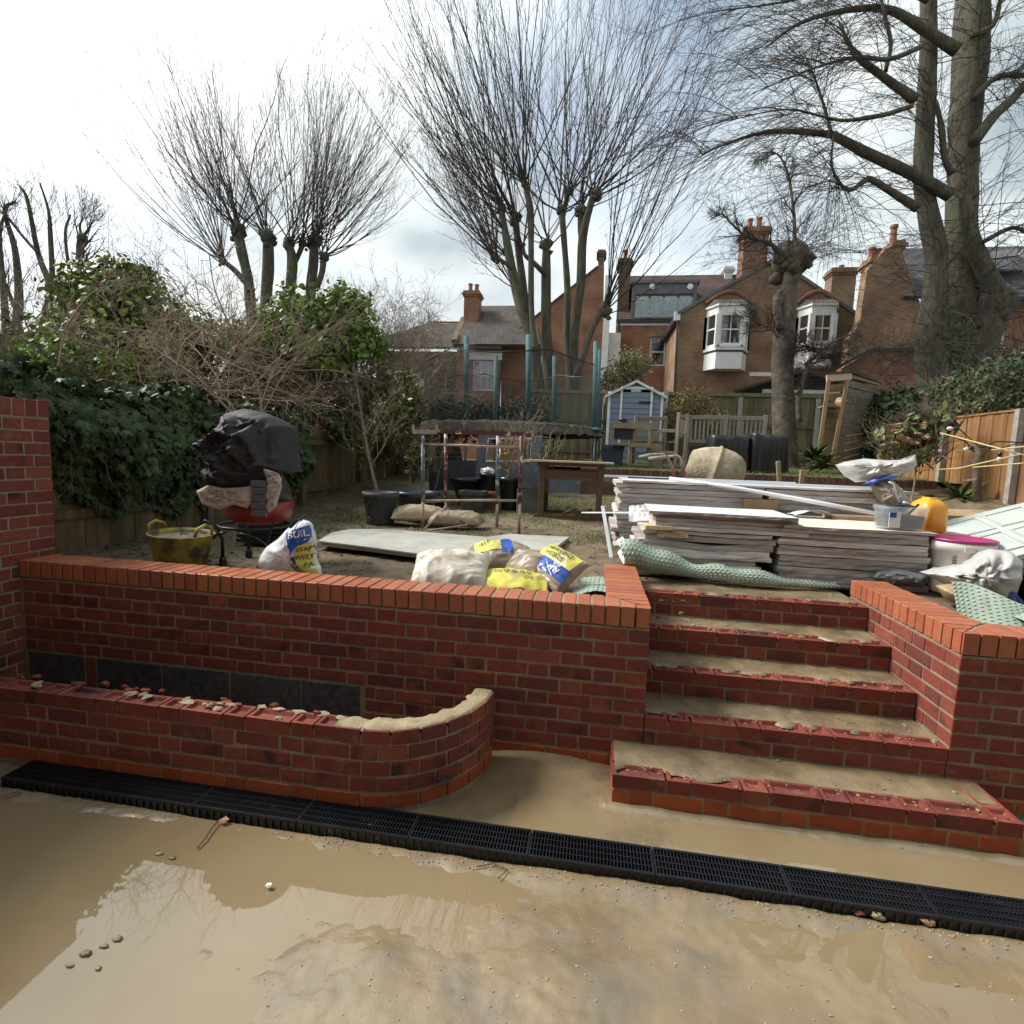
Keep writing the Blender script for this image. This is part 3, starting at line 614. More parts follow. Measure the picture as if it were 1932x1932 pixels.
# left pollard
D2 = 19.0
t2 = thing('pollarded_tree', 'stout pollarded tree rising behind the left hedge with fan of bare shoots', 'tree', at(510, 850, D=D2))
S2 = [(c7([(1260, 2200), (1235, 1750), (1195, 1480), (1180, 1330), (1150, 1200), (1130, 1090)]), [34, 30, 24, 22, 23, 22], 0), (c7([(1200, 1380), (1120, 1290), (1060, 1240)]), [14, 12, 11], -.3),
      (c7([(1275, 2200), (1265, 1500), (1275, 1280), (1275, 1130)]), [30, 26, 26, 22], .4), (c7([(1370, 2200), (1380, 1450), (1390, 1250), (1375, 1165)]), [26, 24, 23, 17], -.3),
      (c7([(1395, 1260), (1420, 1210), (1440, 1160)]), [12, 11, 12], 0), (c7([(1465, 2200), (1475, 1450), (1490, 1260), (1495, 1150)]), [24, 22, 22, 20], .3), (c7([(1500, 1380), (1530, 1300), (1540, 1220)]), [14, 13, 14], -.2)]
stm = [pline(xy, D2 + dz, [w * .82 for w in ww]) for xy, ww, dz in S2]; tips = [(tuple(Q[-1]), float(R[-1]) * 1.2) for Q, R in stm]
stems_mesh(stm, 'trunk', M_bark, t2, tips); tb = TB(); ctr = np.array(at(520, 480, D=D2))
pollard_crown(tb, [(p, r, w) for (p, r), w in zip(tips, (1.6, 1.2, 1.2, 1.1, .7, 1.3, .9))], 22, 4.4, 6.0, .62, ctr, 9, .024)
tb.build('crown', M_twig, t2, 3)
# far left bare tree
D4 = 17.0
t4 = thing('bare_tree', 'lopped bare tree with stubby grey limbs at the far left', 'tree', at(60, 850, D=D4))
S4 = [(c7([(70, 1950), (80, 1550), (90, 1400), (70, 1180), (20, 1000), (75, 960)]), [20, 17, 13, 10, 6, 4]), (c7([(190, 1950), (210, 1550), (240, 1380), (180, 1200), (130, 950), (90, 880)]), [20, 16, 12, 9, 6, 3]),
      (c7([(235, 1420), (250, 1350), (240, 1130), (230, 1000), (190, 870)]), [10, 9, 8, 5, 2.5]), (c7([(250, 1600), (350, 1400), (330, 1290), (310, 1110), (335, 1020)]), [8, 7, 6, 5, 3]), (c7([(270, 1650), (370, 1400), (380, 1290), (375, 1180), (390, 1130)]), [10, 10, 9, 9, 13]),
      (c7([(20, 1950), (30, 1600), (10, 1300), (0, 1100), (40, 980)]), [16, 14, 9, 6, 3]), (c7([(85, 1500), (25, 1350), (-20, 1250)]), [8, 6, 5]), (c7([(390, 1130), (420, 1090), (435, 1060)]), [5, 4, 3]), (c7([(385, 1120), (380, 1070), (395, 1040)]), [5, 4, 2]), (c7([(180, 1200), (130, 1150), (40, 1040), (0, 1000)]), [6, 5, 4, 2])]
stm = [pline(xy, D4 + rng.normal(0, .3), ww) for xy, ww in S4]; stems_mesh(stm, 'trunk', M_bark, t4, [(tuple(stm[4][0][-1]), .11)], 8); tb = TB()
for Q, R in stm: sprays(tb, Q, R[-1] * 1.5, 14, .4, 1.3, .6, 2, (0, 0, .3), .005, .35)
tb.build('crown', M_twig, t4, 3)
# big tree on the right
D3 = 14.0
t3 = thing('lime_tree', 'huge twin trunked bare tree rising behind the right fence', 'tree', at(1800, 780, D=D3))
S3 = [(c6([(1450, 2260), (1420, 1932), (1440, 1600), (1440, 1400), (1400, 1200), (1370, 1000), (1380, 700), (1390, 500), (1400, 250), (1400, 0), (1405, -400), (1400, -900)]), [66, 56, 40, 38, 35, 31, 30, 31, 27, 27, 22, 14], -.3),
      (c6([(1620, 2260), (1590, 1932), (1580, 1600), (1580, 1300), (1590, 1000), (1600, 700), (1630, 400), (1640, 150), (1650, -300), (1660, -900)]), [80, 70, 58, 52, 48, 50, 56, 58, 46, 30], .2),
      (c6([(1640, 2260), (1720, 1932), (1785, 1700), (1720, 1520), (1640, 1330), (1600, 1100)]), [36, 38, 40, 31, 28, 20], -.4),
      (c6([(1520, 1090), (1330, 980), (1050, 850), (900, 770), (820, 745), (500, 735), (230, 820), (120, 880)]), [24, 21, 19, 16, 12, 7, 3, 1.5], -.6), (c6([(1340, 1160), (1180, 1060), (1080, 1000), (1040, 1010), (960, 1060), (900, 1010), (850, 900)]), [16, 13, 11, 10, 7, 5, 3], -.8),
      (c6([(1330, 560), (1150, 430), (1020, 330), (960, 250), (900, 120)]), [17, 14, 12, 7, 4], -.9), (c6([(1560, 280), (1380, 170), (1200, 60), (1000, 50), (700, 120), (500, 260)]), [22, 17, 14, 10, 6, 2], -.7),
      (c6([(1360, 260), (1180, 330), (1000, 320), (760, 380), (420, 520)]), [9, 8, 7, 4, 1.5], -1.2), (c6([(1160, 400), (1190, 240), (1150, 60), (1120, -100)]), [8, 7, 6, 4], -.9), (c6([(1650, 800), (1760, 650), (1860, 560), (1940, 470), (2080, 330)]), [20, 18, 16, 14, 10], -.5),
      (c6([(1530, 970), (1490, 880), (1470, 700), (1440, 560)]), [12, 11, 10, 5], -.5), (c6([(1310, 590), (1150, 640), (960, 670), (850, 660), (600, 610), (250, 680)]), [9, 8, 6, 5, 3, 1.2], -1.4), (c6([(1700, 1350), (1860, 1270), (1950, 1290), (2050, 1250)]), [9, 8, 6, 4], -.8),
      (c6([(1400, 0), (1250, -60), (1000, -80), (600, 10), (250, 60)]), [14, 10, 7, 4, 1.5], -.6), (c6([(860, 740), (820, 600), (760, 420), (700, 330)]), [6, 5, 3, 1.5], -.9), (c6([(1650, 550), (1780, 430), (1950, 420)]), [12, 10, 8], -.5), (c6([(1640, 200), (1760, 140), (1800, 0)]), [12, 9, 7], -.3), (c6([(870, 760), (860, 900), (890, 1010), (940, 1050)]), [4, 4, 3, 2], -.9)]
stm = [pline(xy, D3 + dz, ww) for xy, ww, dz in S3]; stems_mesh(stm, 'trunk', M_bark, t3, [(tuple(stm[2][0][8]), .30)], 12); tb = TB()
for j, (Q, R) in enumerate(stm):
    if j in (0, 1, 2):
        for i in range(4, len(Q)):
            for _ in range(2):
                d = np.array([rng.normal(-.1, .9), rng.normal(-.3, .5), rng.normal(.15, .4)]); l = rng.uniform(1.0, 3.2); q = wander(Q[i] + np.array([0, -R[i] * .7, 0]), d, l, 8, .10, (d[0] * .3, 0, rng.uniform(-.35, .25)))
                r0 = rng.uniform(.008, .016); tb.add(q, taper(r0, .004, 8)); sprays(tb, q, r0, 6, .3, 1.0, .6, 1, (0, 0, -.1), .004)
    else:
        end = Q[-1] - Q[0]; end = end / np.linalg.norm(end); nn = int(15 + 6 * np.linalg.norm(Q[-1] - Q[0]))
        for _ in range(nn):
            i = int(len(Q) * (.2 + .78 * rng.random())); i = min(i, len(Q) - 1); d = end * 1.1 + np.array([rng.normal(-.25, .5), rng.normal(0, .45), rng.normal(.12, .55)])
            l = rng.uniform(1.0, 3.2); q = wander(Q[i], d, l, 9, .06, (d[0] * .15, 0, -.42)); r0 = rng.uniform(.006, .013); tb.add(q, taper(r0, .0035, 9)); sprays(tb, q, r0, 6, .3, 1.0, .55, 1, (0, 0, .12), .0034)
tb.build('crown', M_twig, t3, 3)
iv = []  # ivy patch on the big trunk
for _ in range(420):
    x = 1805 + rng.normal(0, 20); y = 655 + rng.normal(0, 32); p = at(x, y, D=D3 - .62 + rng.normal(0, .06)); iv.append(p)
V, F_ = leaf_batch(iv, unit(len(iv)) * .5 + np.array([0, -1, .3]), unit(len(iv)) * .5 + np.array([0, 0, -1]), rng.uniform(.08, .14, len(iv)), IVY); stuff(mesh_np('ivy_leaves', V, F_, M_ivy, t3))
# pollarded trunk on the terrace
D5 = 11.3
c3 = lambda l: [(1118 + x*.2645, 383.3 + y*.2645) for x, y in l]
t5 = thing('knobbly_tree', 'single knobbly pollarded trunk with thorny twigs in front of the bay house', 'tree', at(1483, 880, D=D5))
S5 = [(c3([(1400, 1980), (1380, 1850), (1362, 1500), (1355, 1100), (1380, 800), (1400, 600), (1440, 430)]), [52, 44, 40, 38, 37, 30, 30], 0), (c3([(1340, 900), (1310, 700), (1345, 620)]), [16, 14, 8], -.15), (c3([(1330, 960), (1270, 890), (1180, 850), (1090, 800)]), [7, 5, 4, 2], -.3),
      (c6([(650, 1430), (655, 1380), (650, 1200), (620, 980), (560, 860), (470, 850)]), [9, 8, 6, 4, 3, 1.5], 0), (c3([(1380, 390), (1250, 280), (1100, 240), (950, 100), (900, 20)]), [9, 7, 5, 3, 1.5], -.2), (c3([(1480, 420), (1530, 460)]), [24, 16], 0),
      (c3([(1480, 1560), (1470, 1400), (1540, 1150), (1620, 1070), (1700, 1000), (1850, 930)]), [10, 10, 8, 6, 5, 2], -.4), (c3([(1620, 1075), (1560, 1030), (1480, 1010)]), [6, 4, 2], -.4), (c3([(1540, 1150), (1640, 1120), (1760, 1060)]), [4, 3, 2], -.4)]
stm = [pline(xy, D5 + dz, ww) for xy, ww, dz in S5]; hd = np.array(at(1492, 488, D=D5)); stems_mesh(stm, 'trunk', M_bark2, t5, [(tuple(hd), .26), (tuple(hd + np.array([.2, -.05, -.05])), .15), (tuple(hd + np.array([-.2, -.1, .02])), .14)], 14); tb = TB()
for _ in range(60):
    d = rng.normal(0, 1, 3); d[2] = abs(d[2]) * .8 - .15; q = wander(hd + rng.normal(0, .12, 3), d, rng.uniform(.5, 2.3), 8, .16, (0, 0, -.12)); r0 = rng.uniform(.005, .011); tb.add(q, taper(r0, .003, 8)); sprays(tb, q, r0, 10, .12, .6, .8, 1, (0, 0, 0), .0032)
for j in (2, 3, 4, 6, 7, 8): sprays(tb, stm[j][0], stm[j][1].max(), 26, .15, .8, .8, 2, (0, 0, -.05), .0032)
tb.build('crown', M_twig, t5, 3)
# ------------------------------------------------------------------ hedge, shrubs, ivy
def twig_mass(name, label, cat, boxes, n, lmin, lmax, m, base, group=None, up=.6, r0=.006, sub=1, num=7):
    t = thing(name, label, cat, base, group=group); tb = TB()
    for _ in range(n):
        x, y, D = boxes[rng.integers(len(boxes))]; x += rng.normal(0, 32); y += rng.normal(0, 20); p = np.array(at(x, y, D=D + rng.normal(0, .5))); d = np.array([rng.normal(0, .8), rng.normal(0, .7), up + rng.normal(0, .5)])
        q = wander(p, d, rng.uniform(lmin, lmax), 7, .22, (0, 0, -.15)); rr = r0 * rng.uniform(.5, 1.4); tb.add(q, taper(rr, .0022, 7)); sprays(tb, q, rr, num, lmin * .25, lmax * .45, .8, sub, (0, 0, 0), .0022, wob=.25)
    stuff(tb.build('branches', m, t, 3)); return t
def leafy(name, label, cat, blobs, n, size, m, shape=OVAL, group=None, stemm=None, m2=None, frac2=0, base=None):
    """evergreen bush: leaves in clumps through ellipsoid volumes [(centre, (rx,ry,rz))], woody stems inside"""
    c0, r0 = blobs[0]; t = thing(name, label, cat, base or (c0[0], c0[1], c0[2] - r0[2]), group=group); P, Nn = [], []
    vol = np.array([r[0]*r[1]*r[2] for c, r in blobs])**.7; vol /= vol.sum()
    for (c, r), w in zip(blobs, vol):
        k = max(6, int(n * w / 14)); u = unit(k) * rng.uniform(.55, 1.05, (k, 1)); cl = np.array(c) + u * np.array(r)
        pts = (cl[:, None] + rng.normal(0, .22 * min(r), (k, 14, 3))).reshape(-1, 3); P.append(pts); Nn.append(np.repeat(u, 14, 0) + unit(len(pts)) * .8)
    P = np.concatenate(P); Nn = np.concatenate(Nn); Nn /= np.linalg.norm(Nn, axis=1, keepdims=True); U = unit(len(P)) + np.array([0, 0, -.3]); s = rng.uniform(.6, 1.2, len(P)) * size
    if frac2:
        pick = (rng.random(len(P)) < frac2 * 2) & (Nn[:, 2] > .1)
        V, F_ = leaf_batch(P[pick], Nn[pick], U[pick], s[pick], shape); stuff(mesh_np('young_leaves', V, F_, m2, t)); P, Nn, U, s = P[~pick], Nn[~pick], U[~pick], s[~pick]
    V, F_ = leaf_batch(P, Nn, U, s, shape); stuff(mesh_np('leaves', V, F_, m, t))
    tb = TB()
    for c, r in blobs:
        b = np.array([c[0], c[1], c[2] - r[2] * 1.1])
        for _ in range(14):
            d = unit(1)[0] * np.array(r) * .9 + np.array([0, 0, r[2] * 1.2]); q = wander(b + rng.normal(0, .1, 3), d, np.linalg.norm(d), 7, .12); tb.add(q, taper(.016, .004, 7)); sprays(tb, q, .01, 5, .2, .6)
    tb.build('stems', stemm or M_twig3, t, 3); return t
A = lambda x, y, D: tuple(at(x, y, D=D))
leafy('evergreen_bush', 'large dark evergreen bush with yellow green tips left of the stout pollard', 'bush', [(A(215, 590, 8), (.68, .6, .6)), (A(290, 620, 8.2), (.6, .55, .5)), (A(165, 560, 8), (.32, .5, .4)), (A(235, 530, 8.2), (.38, .5, .32)), (A(250, 690, 7.6), (.65, .5, .5)), (A(370, 640, 8.5), (.5, .5, .35)), (A(170, 650, 7.4), (.4, .4, .4))], 11000, .105, leafmat('evergreen_leaf2', (.10, .15, .03), (.03, .05, .016)), m2=leafmat('olive_leaf', (.26, .31, .05), (.14, .19, .035)), frac2=.42)
leafy('green_bush', 'fresh green leafy bush in front of the stout pollard trunks', 'bush', [(A(560, 610, 8.2), (.5, .5, .45)), (A(630, 610, 8.4), (.55, .5, .45)), (A(600, 665, 8), (.6, .5, .35)), (A(660, 585, 8.6), (.3, .4, .35)), (A(450, 650, 7.8), (.3, .3, .3)), (A(510, 640, 8), (.35, .4, .35)), (A(690, 650, 8.4), (.35, .4, .3))], 8500, .095, leafmat('mid_green_leaf', (.17, .26, .05), (.07, .12, .03)), m2=M_lime, frac2=.3)
leafy('overgrown_hedge', 'long dull overgrown hedge filling the left boundary behind the ivy', 'hedge', [(A(x, y, 10.5 + .3 * math.sin(x)), (.75, .6, .55)) for x, y in ((30, 720), (110, 725), (200, 730), (290, 735), (380, 735), (470, 740), (550, 740), (630, 745), (700, 750), (490, 680), (560, 690), (330, 690), (60, 670), (590, 795), (540, 800), (640, 800))], 17000, .13, leafmat('dull_green_leaf', (.10, .10, .035), (.045, .045, .022), .6), m2=leafmat('yellow_green_leaf', (.20, .22, .05), (.11, .13, .03), .5), frac2=.10, stemm=M_twig2)
leafy('lime_shoots_bush', 'sparse bush with bright lime shoots above the ivy at far left', 'bush', [(A(90, 650, 6.3), (.35, .4, .35)), (A(130, 690, 6), (.4, .4, .25)), (A(60, 690, 5.8), (.25, .3, .2)), (A(200, 700, 6.2), (.3, .3, .25))], 1700, .075, M_lime, m2=M_laurel, frac2=.15)
twig_mass('tangled_shrub', 'tangled pale tan bare shrub behind the barbecue', 'shrub', [(330, 720, 6.2), (400, 700, 6.4), (450, 690, 6.6), (300, 680, 6.5), (420, 640, 6.8), (480, 720, 6.5), (360, 660, 7)], 85, .6, 1.7, M_twig2, at(390, 800, D=6.3), r0=.008)
twig_mass('tangled_shrub', 'grey brown thicket of bare twigs along the left boundary below the bare tree', 'shrub', [(40, 640, 8), (90, 620, 9), (140, 640, 8.5), (30, 580, 9.5), (330, 600, 9), (390, 600, 9), (300, 560, 9.5)], 90, .6, 1.6, M_twig3, at(120, 760, D=8.5))
twig_mass('tangled_shrub', 'dense brown bare thicket in front of the far left house', 'shrub', [(620, 700, 8.8), (680, 690, 9), (720, 680, 9.5), (700, 640, 9.8), (640, 740, 8.5), (740, 720, 9.3), (770, 660, 10), (560, 720, 8.6), (680, 740, 8.7)], 190, .5, 1.4, M_twig3, at(670, 830, D=9), r0=.006, num=9)
twig_mass('tangled_shrub', 'thin pale twigged shrub left of the trampoline', 'shrub', [(790, 700, 9.2), (810, 740, 9), (760, 760, 8.8), (790, 650, 9.4)], 70, .6, 1.5, mat('pale_twig', (.30, .25, .18), (.17, .13, .09), rough=.85, scale=2, bump=0), at(790, 850, D=9))
# a few long bare stems leaning up out of the hedge
ls = thing('bare_sapling', 'long leaning bare stems fanning up behind the barbecue', 'shrub', at(450, 790, D=5.6)); tb = TB(); mb = MB()
for xy, w in (([(438, 780), (380, 720), (310, 670), (285, 655)], [5, 4.5, 4, 2]), ([(440, 785), (400, 740), (345, 690)], [5, 4, 3]), ([(430, 770), (432, 700), (440, 620)], [4, 3, 2]), ([(495, 785), (485, 720), (440, 630), (405, 545), (395, 480)], [5, 4.5, 4, 3, 2]), ([(490, 770), (520, 690), (560, 620), (575, 560)], [4, 3, 2.5, 1.5]), ([(495, 780), (540, 700), (600, 640), (700, 560)], [3, 2.5, 2, 1.2]), ([(345, 770), (330, 700), (315, 640)], [5, 4, 3]), ([(110, 690), (125, 620), (165, 560), (200, 540)], [4, 3.5, 3, 2]), ([(420, 745), (440, 770), (455, 790)], [6, 6, 7]), ([(330, 690), (400, 745), (440, 782)], [3, 4, 5])):
    Q, R = pline(xy, 5.5 + rng.normal(0, .2), w); tb.add(Q, R * .8); sprays(tb, Q, .006, 16, .1, .6, .7, 1, (0, 0, .1), .0022)
tb.build('stems', M_twig2, ls, 5)
# left fence with ivy
FX = -4.3
M_fence = mat('weathered_fence_board', (.20, .135, .065), (.09, .06, .032), rough=.85, scale=4, stretch=(4, 4, .7), bump=.5, bscale=30, ov=.25, c3=(.085, .10, .04), s3=1.5, r3=(.48, .68))
lf = thing('garden_fence', 'weathered vertical board fence along the left, partly under ivy', 'fence', (FX, 4, .8))
bm_ = MB().box(-.009, .009, -.058, .058, -.18, 1.08)
me0 = None
for i in range(66):
    y = .4 + i * .118
    if me0 is None: o = bm_.build('board', M_fence, lf); me0 = o.data
    else: o = new_obj('board', me0, lf)
    o.location = (FX + (.006 if i % 2 else 0), y, .78 + .05 * y * .3 + rnd.uniform(-.01, .01)); o.rotation_euler = (rnd.uniform(-.008, .008), 0, rnd.uniform(-.03, .03))
for z in (1.0, 1.65): MB().box(FX + .014, FX + .05, .35, 8.2, z, z + .07).build('rail', M_fence, lf)
for y in (.4, 2.2, 4.0, 5.8, 7.6): MB().box(FX + .016, FX + .10, y, y + .09, .7, 1.95).build('post', M_fence, lf)
ivy = thing('ivy', 'thick dark glossy ivy hanging over the left fence', 'ivy', (FX + .1, 1.6, .85))
def ivy_pts(n, y0, y1, zlo, ztop):
    Y = rng.uniform(y0, y1, n); Zt = ztop + .10 * (fbm(Y, Y*0, 2.2, 3, 41) - .5) * 2; Zl = zlo + .30 * fbm(Y, Y*0, 3.2, 3, 44) + .30 * smooth(1.2, .4, Y)
    s = rng.random(n)**.85; Z = Zl + (Zt - Zl) * s
    bul = .04 + .30 * np.sin(np.clip(s, 0, 1) * 2.6)**1.2 * (.15 + 1.7 * fbm(Y, Z, 3.0, 3, 42)); dep = rng.random(n)**2 * .20
    X = FX + bul - dep; top = rng.random(n) < .28; X = np.where(top, FX - rng.random(n) * .7 + .25, X); Z = np.where(top, Zt + .04 + rng.normal(0, .03, n), Z)
    nx = np.where(top, .2, 1.0); nz = np.where(top, .7, .35 + .4 * (s - .4)); N_ = np.stack([nx, rng.normal(-.25, .3, n), nz], 1) + unit(n) * np.where(top, .9, .62)[:, None]
    return np.stack([X, Y, Z], 1), N_ / np.linalg.norm(N_, axis=1, keepdims=True)
def dn(n): return np.stack([rng.normal(.2, .4, n), rng.normal(0, .45, n), np.full(n, -1.)], 1)
Pi, Ni = ivy_pts(6800, .28, 3.9, .84, 2.0); V, F_ = leaf_batch(Pi, Ni, dn(len(Pi)), rng.uniform(.045, .092, len(Pi)), IVY, .22, .15)
stuff(mesh_np('ivy_leaves', V, F_, M_ivy, ivy))
P2_, N2_ = ivy_pts(2200, 4.6, 9, 1.55, 2.1); V, F_ = leaf_batch(P2_, N2_, dn(len(P2_)), rng.uniform(.05, .10, len(P2_)), IVY, .22, .15); stuff(mesh_np('ivy_leaves', V, F_, M_ivy, ivy))
lv = []
for i in range(3):
    V, F_ = leaf_batch([(0, 0, 0)], [(0, 0, 1)], [(0, 1, 0)], [1], [(x * rnd.uniform(.85, 1.15), y) for x, y in IVY], .25 + .1*i, .1 + .1*i); o_ = mesh_np('leaf', V, F_, M_ivy, ivy); lv.append(o_.data); bpy.data.objects.remove(o_)
Pl, Nl = ivy_pts(300, .3, 2.6, 1.05, 1.98); Dl = dn(300)
for p, n_, d in zip(Pl, Nl, Dl):
    z = Vector(n_); y = Vector(d); y = (y - z * y.dot(z)).normalized(); x = y.cross(z); o = new_obj('leaf', rnd.choice(lv), ivy); s = rnd.uniform(.06, .095)
    o.matrix_basis = Matrix.Translation(Vector(p) + z * .03) @ Matrix((x, y, z)).transposed().to_4x4() @ Matrix.Scale(s, 4)
tb = TB()
for _ in range(46):
    y = rng.uniform(.35, 3.3); q = wander((FX + .12, y, 2.0), (rng.normal(.1, .1), rng.normal(0, .3), -1), rng.uniform(.5, 1.15), 8, .2); tb.add(q, taper(.006, .002, 8))
tb.build('vine_stems', M_twig3, ivy, 4)
# shrub inside the garden at the left fence, and the potted sapling
leafy('leafy_shrub', 'olive leaved shrub growing at the left fence beside the pots', 'shrub', [(A(745, 800, 7.6), (.34, .4, .45)), (A(700, 840, 7.6), (.2, .3, .3)), (A(765, 740, 7.8), (.22, .3, .3)), (A(720, 740, 8), (.3, .4, .35)), (A(790, 860, 7.5), (.15, .25, .3))], 3600, .095, leafmat('olive_shrub_leaf', (.13, .14, .03), (.05, .065, .02)), LANCE, base=at(740, 930, D=7.5))
# rear fence
M_fence2 = mat('green_stained_fence', (.20, .165, .085), (.11, .09, .05), rough=.9, scale=3, stretch=(4, 4, .5), bump=.5, bscale=30, ov=.22, c3=(.13, .135, .045), s3=1.3, r3=(.48, .70))
M_conc = mat('concrete_post', (.36, .35, .32), (.24, .23, .21), rough=.9, scale=12, bump=.4)
rf = thing('garden_fence', 'green stained board fence across the back of the terrace', 'fence', (2, 12, 1.5))
me0 = None; RY = 12.0
for i in range(64):
    x = -2.3 + i * .135
    if me0 is None: o = MB().box(-.064, .064, -.008, .008, 0, 1.9).build('board', M_fence2, rf); me0 = o.data
    else: o = new_obj('board', me0, rf)
    o.location = (x, RY + (.007 if i % 2 else -.003), 1.5 + rnd.uniform(-.008, .008)); o.rotation_euler = (0, rnd.uniform(-.006, .006), rnd.uniform(-.04, .04))
for z in (1.75, 2.55, 3.32): MB().box(-2.4, 6.4, RY - .06, RY - .012, z, z + .09).build('rail', M_fence2, rf)
for x in (-2.3, -.45, 1.4, 3.25, 5.1): MB().box(x - .05, x + .05, RY - .11, RY - .062, 1.3, 3.3 if x > 3 else 3.45).build('post', M_conc if x > 1 else M_fence2, rf)
# right fence
GXR = 4.95
M_fence3 = mat('orange_brown_fence', (.33, .165, .055), (.19, .09, .032), rough=.8, scale=3, stretch=(5, 5, .45), bump=.35, bscale=30, ov=.16, c3=(.10, .055, .03), s3=1.8, r3=(.56, .74))
gf = thing('garden_fence', 'orange brown board fence on the right', 'fence', (GXR, 6, 1.1)); me0 = None
for i in range(62):
    y = 2.0 + i * .128
    if me0 is None: o = MB().box(-.008, .008, -.062, .062, 0, 1.28).build('board', M_fence3, gf); me0 = o.data
    else: o = new_obj('board', me0, gf)
    o.location = (GXR + (.007 if i % 2 else 0), y, 1.12 + rnd.uniform(-.008, .008)); o.rotation_euler = (rnd.uniform(-.006, .006), 0, rnd.uniform(-.02, .02))
for y in (3.1, 4.95, 6.4, 8.2): MB().box(GXR - .09, GXR - .012, y, y + .08, 1.0, 2.42).build('post', M_conc if y < 6.5 else M_fence3, gf)
MB().box(GXR - .05, GXR - .011, 2, 9.9, 1.0, 1.16).build('gravel_board', M_conc, gf)
MB().box(GXR - .02, GXR + .03, 2, 9.9, 2.402, 2.43).build('cap_rail', M_fence3, gf)
# greenery over the right fence
ib = leafy('ivy_mound', 'dark ivy mound over the fence corner beside the log store', 'ivy', [(A(1690, 800, 10.2), (.45, .4, .42)), (A(1745, 790, 10), (.5, .4, .4)), (A(1690, 760, 10.4), (.4, .4, .25)), (A(1660, 850, 10.3), (.25, .3, .4))], 3600, .10, M_ivy, IVY)
leafy('evergreen_bush', 'dark drooping evergreen with lime tips above the right fence', 'bush', [(A(1850, 740, 8.6), (.55, .5, .32)), (A(1920, 720, 8.2), (.5, .5, .4)), (A(1800, 745, 9), (.35, .4, .25)), (A(1990, 730, 8), (.6, .5, .4)), (A(1900, 765, 8), (.6, .4, .15))], 9000, .085, leafmat('dark_conifer', (.085, .12, .045), (.03, .05, .022), .6), LANCE, m2=M_lime, frac2=.03)
ph = leafy('laurustinus_shrub', 'pale edged evergreen shrub with brownish flower heads beside the right fence', 'shrub', [(A(1690, 835, 7.7), (.24, .22, .16)), (A(1730, 815, 7.6), (.26, .22, .2)), (A(1765, 795, 7.5), (.2, .2, .18)), (A(1710, 860, 7.6), (.18, .18, .1)), (A(1750, 850, 7.5), (.14, .15, .12))], 760, .13, leafmat('variegated_leaf', (.24, .25, .11), (.06, .085, .03), sc=9), OVAL, base=at(1725, 940, D=7.6))
fm = MB()
for i in range(16): p = at(1725 + rnd.uniform(-40, 42), 815 + rnd.uniform(-16, 22), D=7.35); lump(fm, p, (.05, .05, .022), i, n=1)
stuff(fm.build('flower_heads', mat('brown_flowers', (.36, .22, .12), (.25, .16, .09), rough=.8, scale=30), ph))
tb = TB(); Q, R = pline([(1720, 945), (1727, 900), (1730, 860)], 7.5, [3, 3, 2.5]); tb.add(Q, R); tb.build('stems', MATS['pale_twig'], ph, 6)
twig_mass('tangled_shrub', 'dark bare undergrowth at the foot of the huge tree', 'shrub', [(1680, 700, 11.5), (1740, 690, 11.5), (1800, 720, 11), (1860, 680, 11), (1640, 690, 12), (1920, 660, 11)], 130, .6, 1.8, M_twig, at(1760, 780, D=11.3), r0=.008)
leafy('blossom_shrub', 'yellowish brown twiggy shrub between the blue shed and the bench', 'shrub', [(A(1310, 770, 12.8), (.5, .35, .45)), (A(1275, 800, 12.7), (.4, .3, .4)), (A(1345, 800, 12.6), (.3, .3, .35))], 4200, .085, leafmat('dry_leaf', (.24, .19, .075), (.12, .09, .04), .7), LANCE)
leafy('garden_hedge', 'pale green shrub behind the fence left of the blue shed', 'shrub', [(A(1190, 690, 16), (.6, .5, .45)), (A(1150, 720, 16), (.4, .4, .4))], 2200, .12, leafmat('pale_shrub_leaf', (.25, .24, .12), (.14, .13, .06), .6), LANCE)
leafy('brown_hedge', 'dull brown and green hedge behind the trampoline', 'hedge', [(A(840, 790, 13), (.7, .5, .5)), (A(930, 795, 13), (.8, .5, .45)), (A(1000, 790, 13.2), (.6, .5, .45)), (A(780, 780, 12.5), (.6, .5, .5)), (A(700, 790, 12), (.6, .5, .5))], 9000, .15, leafmat('dull_hedge_leaf', (.10, .075, .035), (.035, .045, .018), .7), LANCE)
# ground cover
def blades(n, area, hmin, hmax, zf, keep):
    X = rng.uniform(area[0], area[1], n); Y = rng.uniform(area[2], area[3], n); k = keep(X, Y) > rng.random(n); X, Y = X[k], Y[k]; n = len(X); P = np.stack([X, Y, zf(X, Y) - .004], 1)
    a = rng.uniform(0, 6.28, n); w = np.stack([np.cos(a), np.sin(a), a*0], 1) * rng.uniform(.0015, .004, n)[:, None]; t = np.stack([rng.normal(0, .5, n), rng.normal(0, .5, n), np.ones(n)], 1) * rng.uniform(hmin, hmax, n)[:, None]
    return np.stack([P - w, P + w, P + t], 1).reshape(-1, 3), np.arange(n*3).reshape(-1, 3)
gk = lambda X, Y: np.clip((fbm(X, Y, 1.8, 3, 51) - .44) * 5, 0, 1) * smooth(1.6, 3.0, Y) * (X > -4) + .4 * smooth(4.6, 5.3, Y) * (X > -1.8)
V, F_ = blades(70000, (-4.2, 2.6, 1.2, 5.8), .015, .055, garden_z, gk); V2, F2 = blades(30000, (-.5, 5, 6.0, 11.5), .02, .07, terr_z, lambda X, Y: .6 * (fbm(X, Y, 1, 3, 5) > .45))
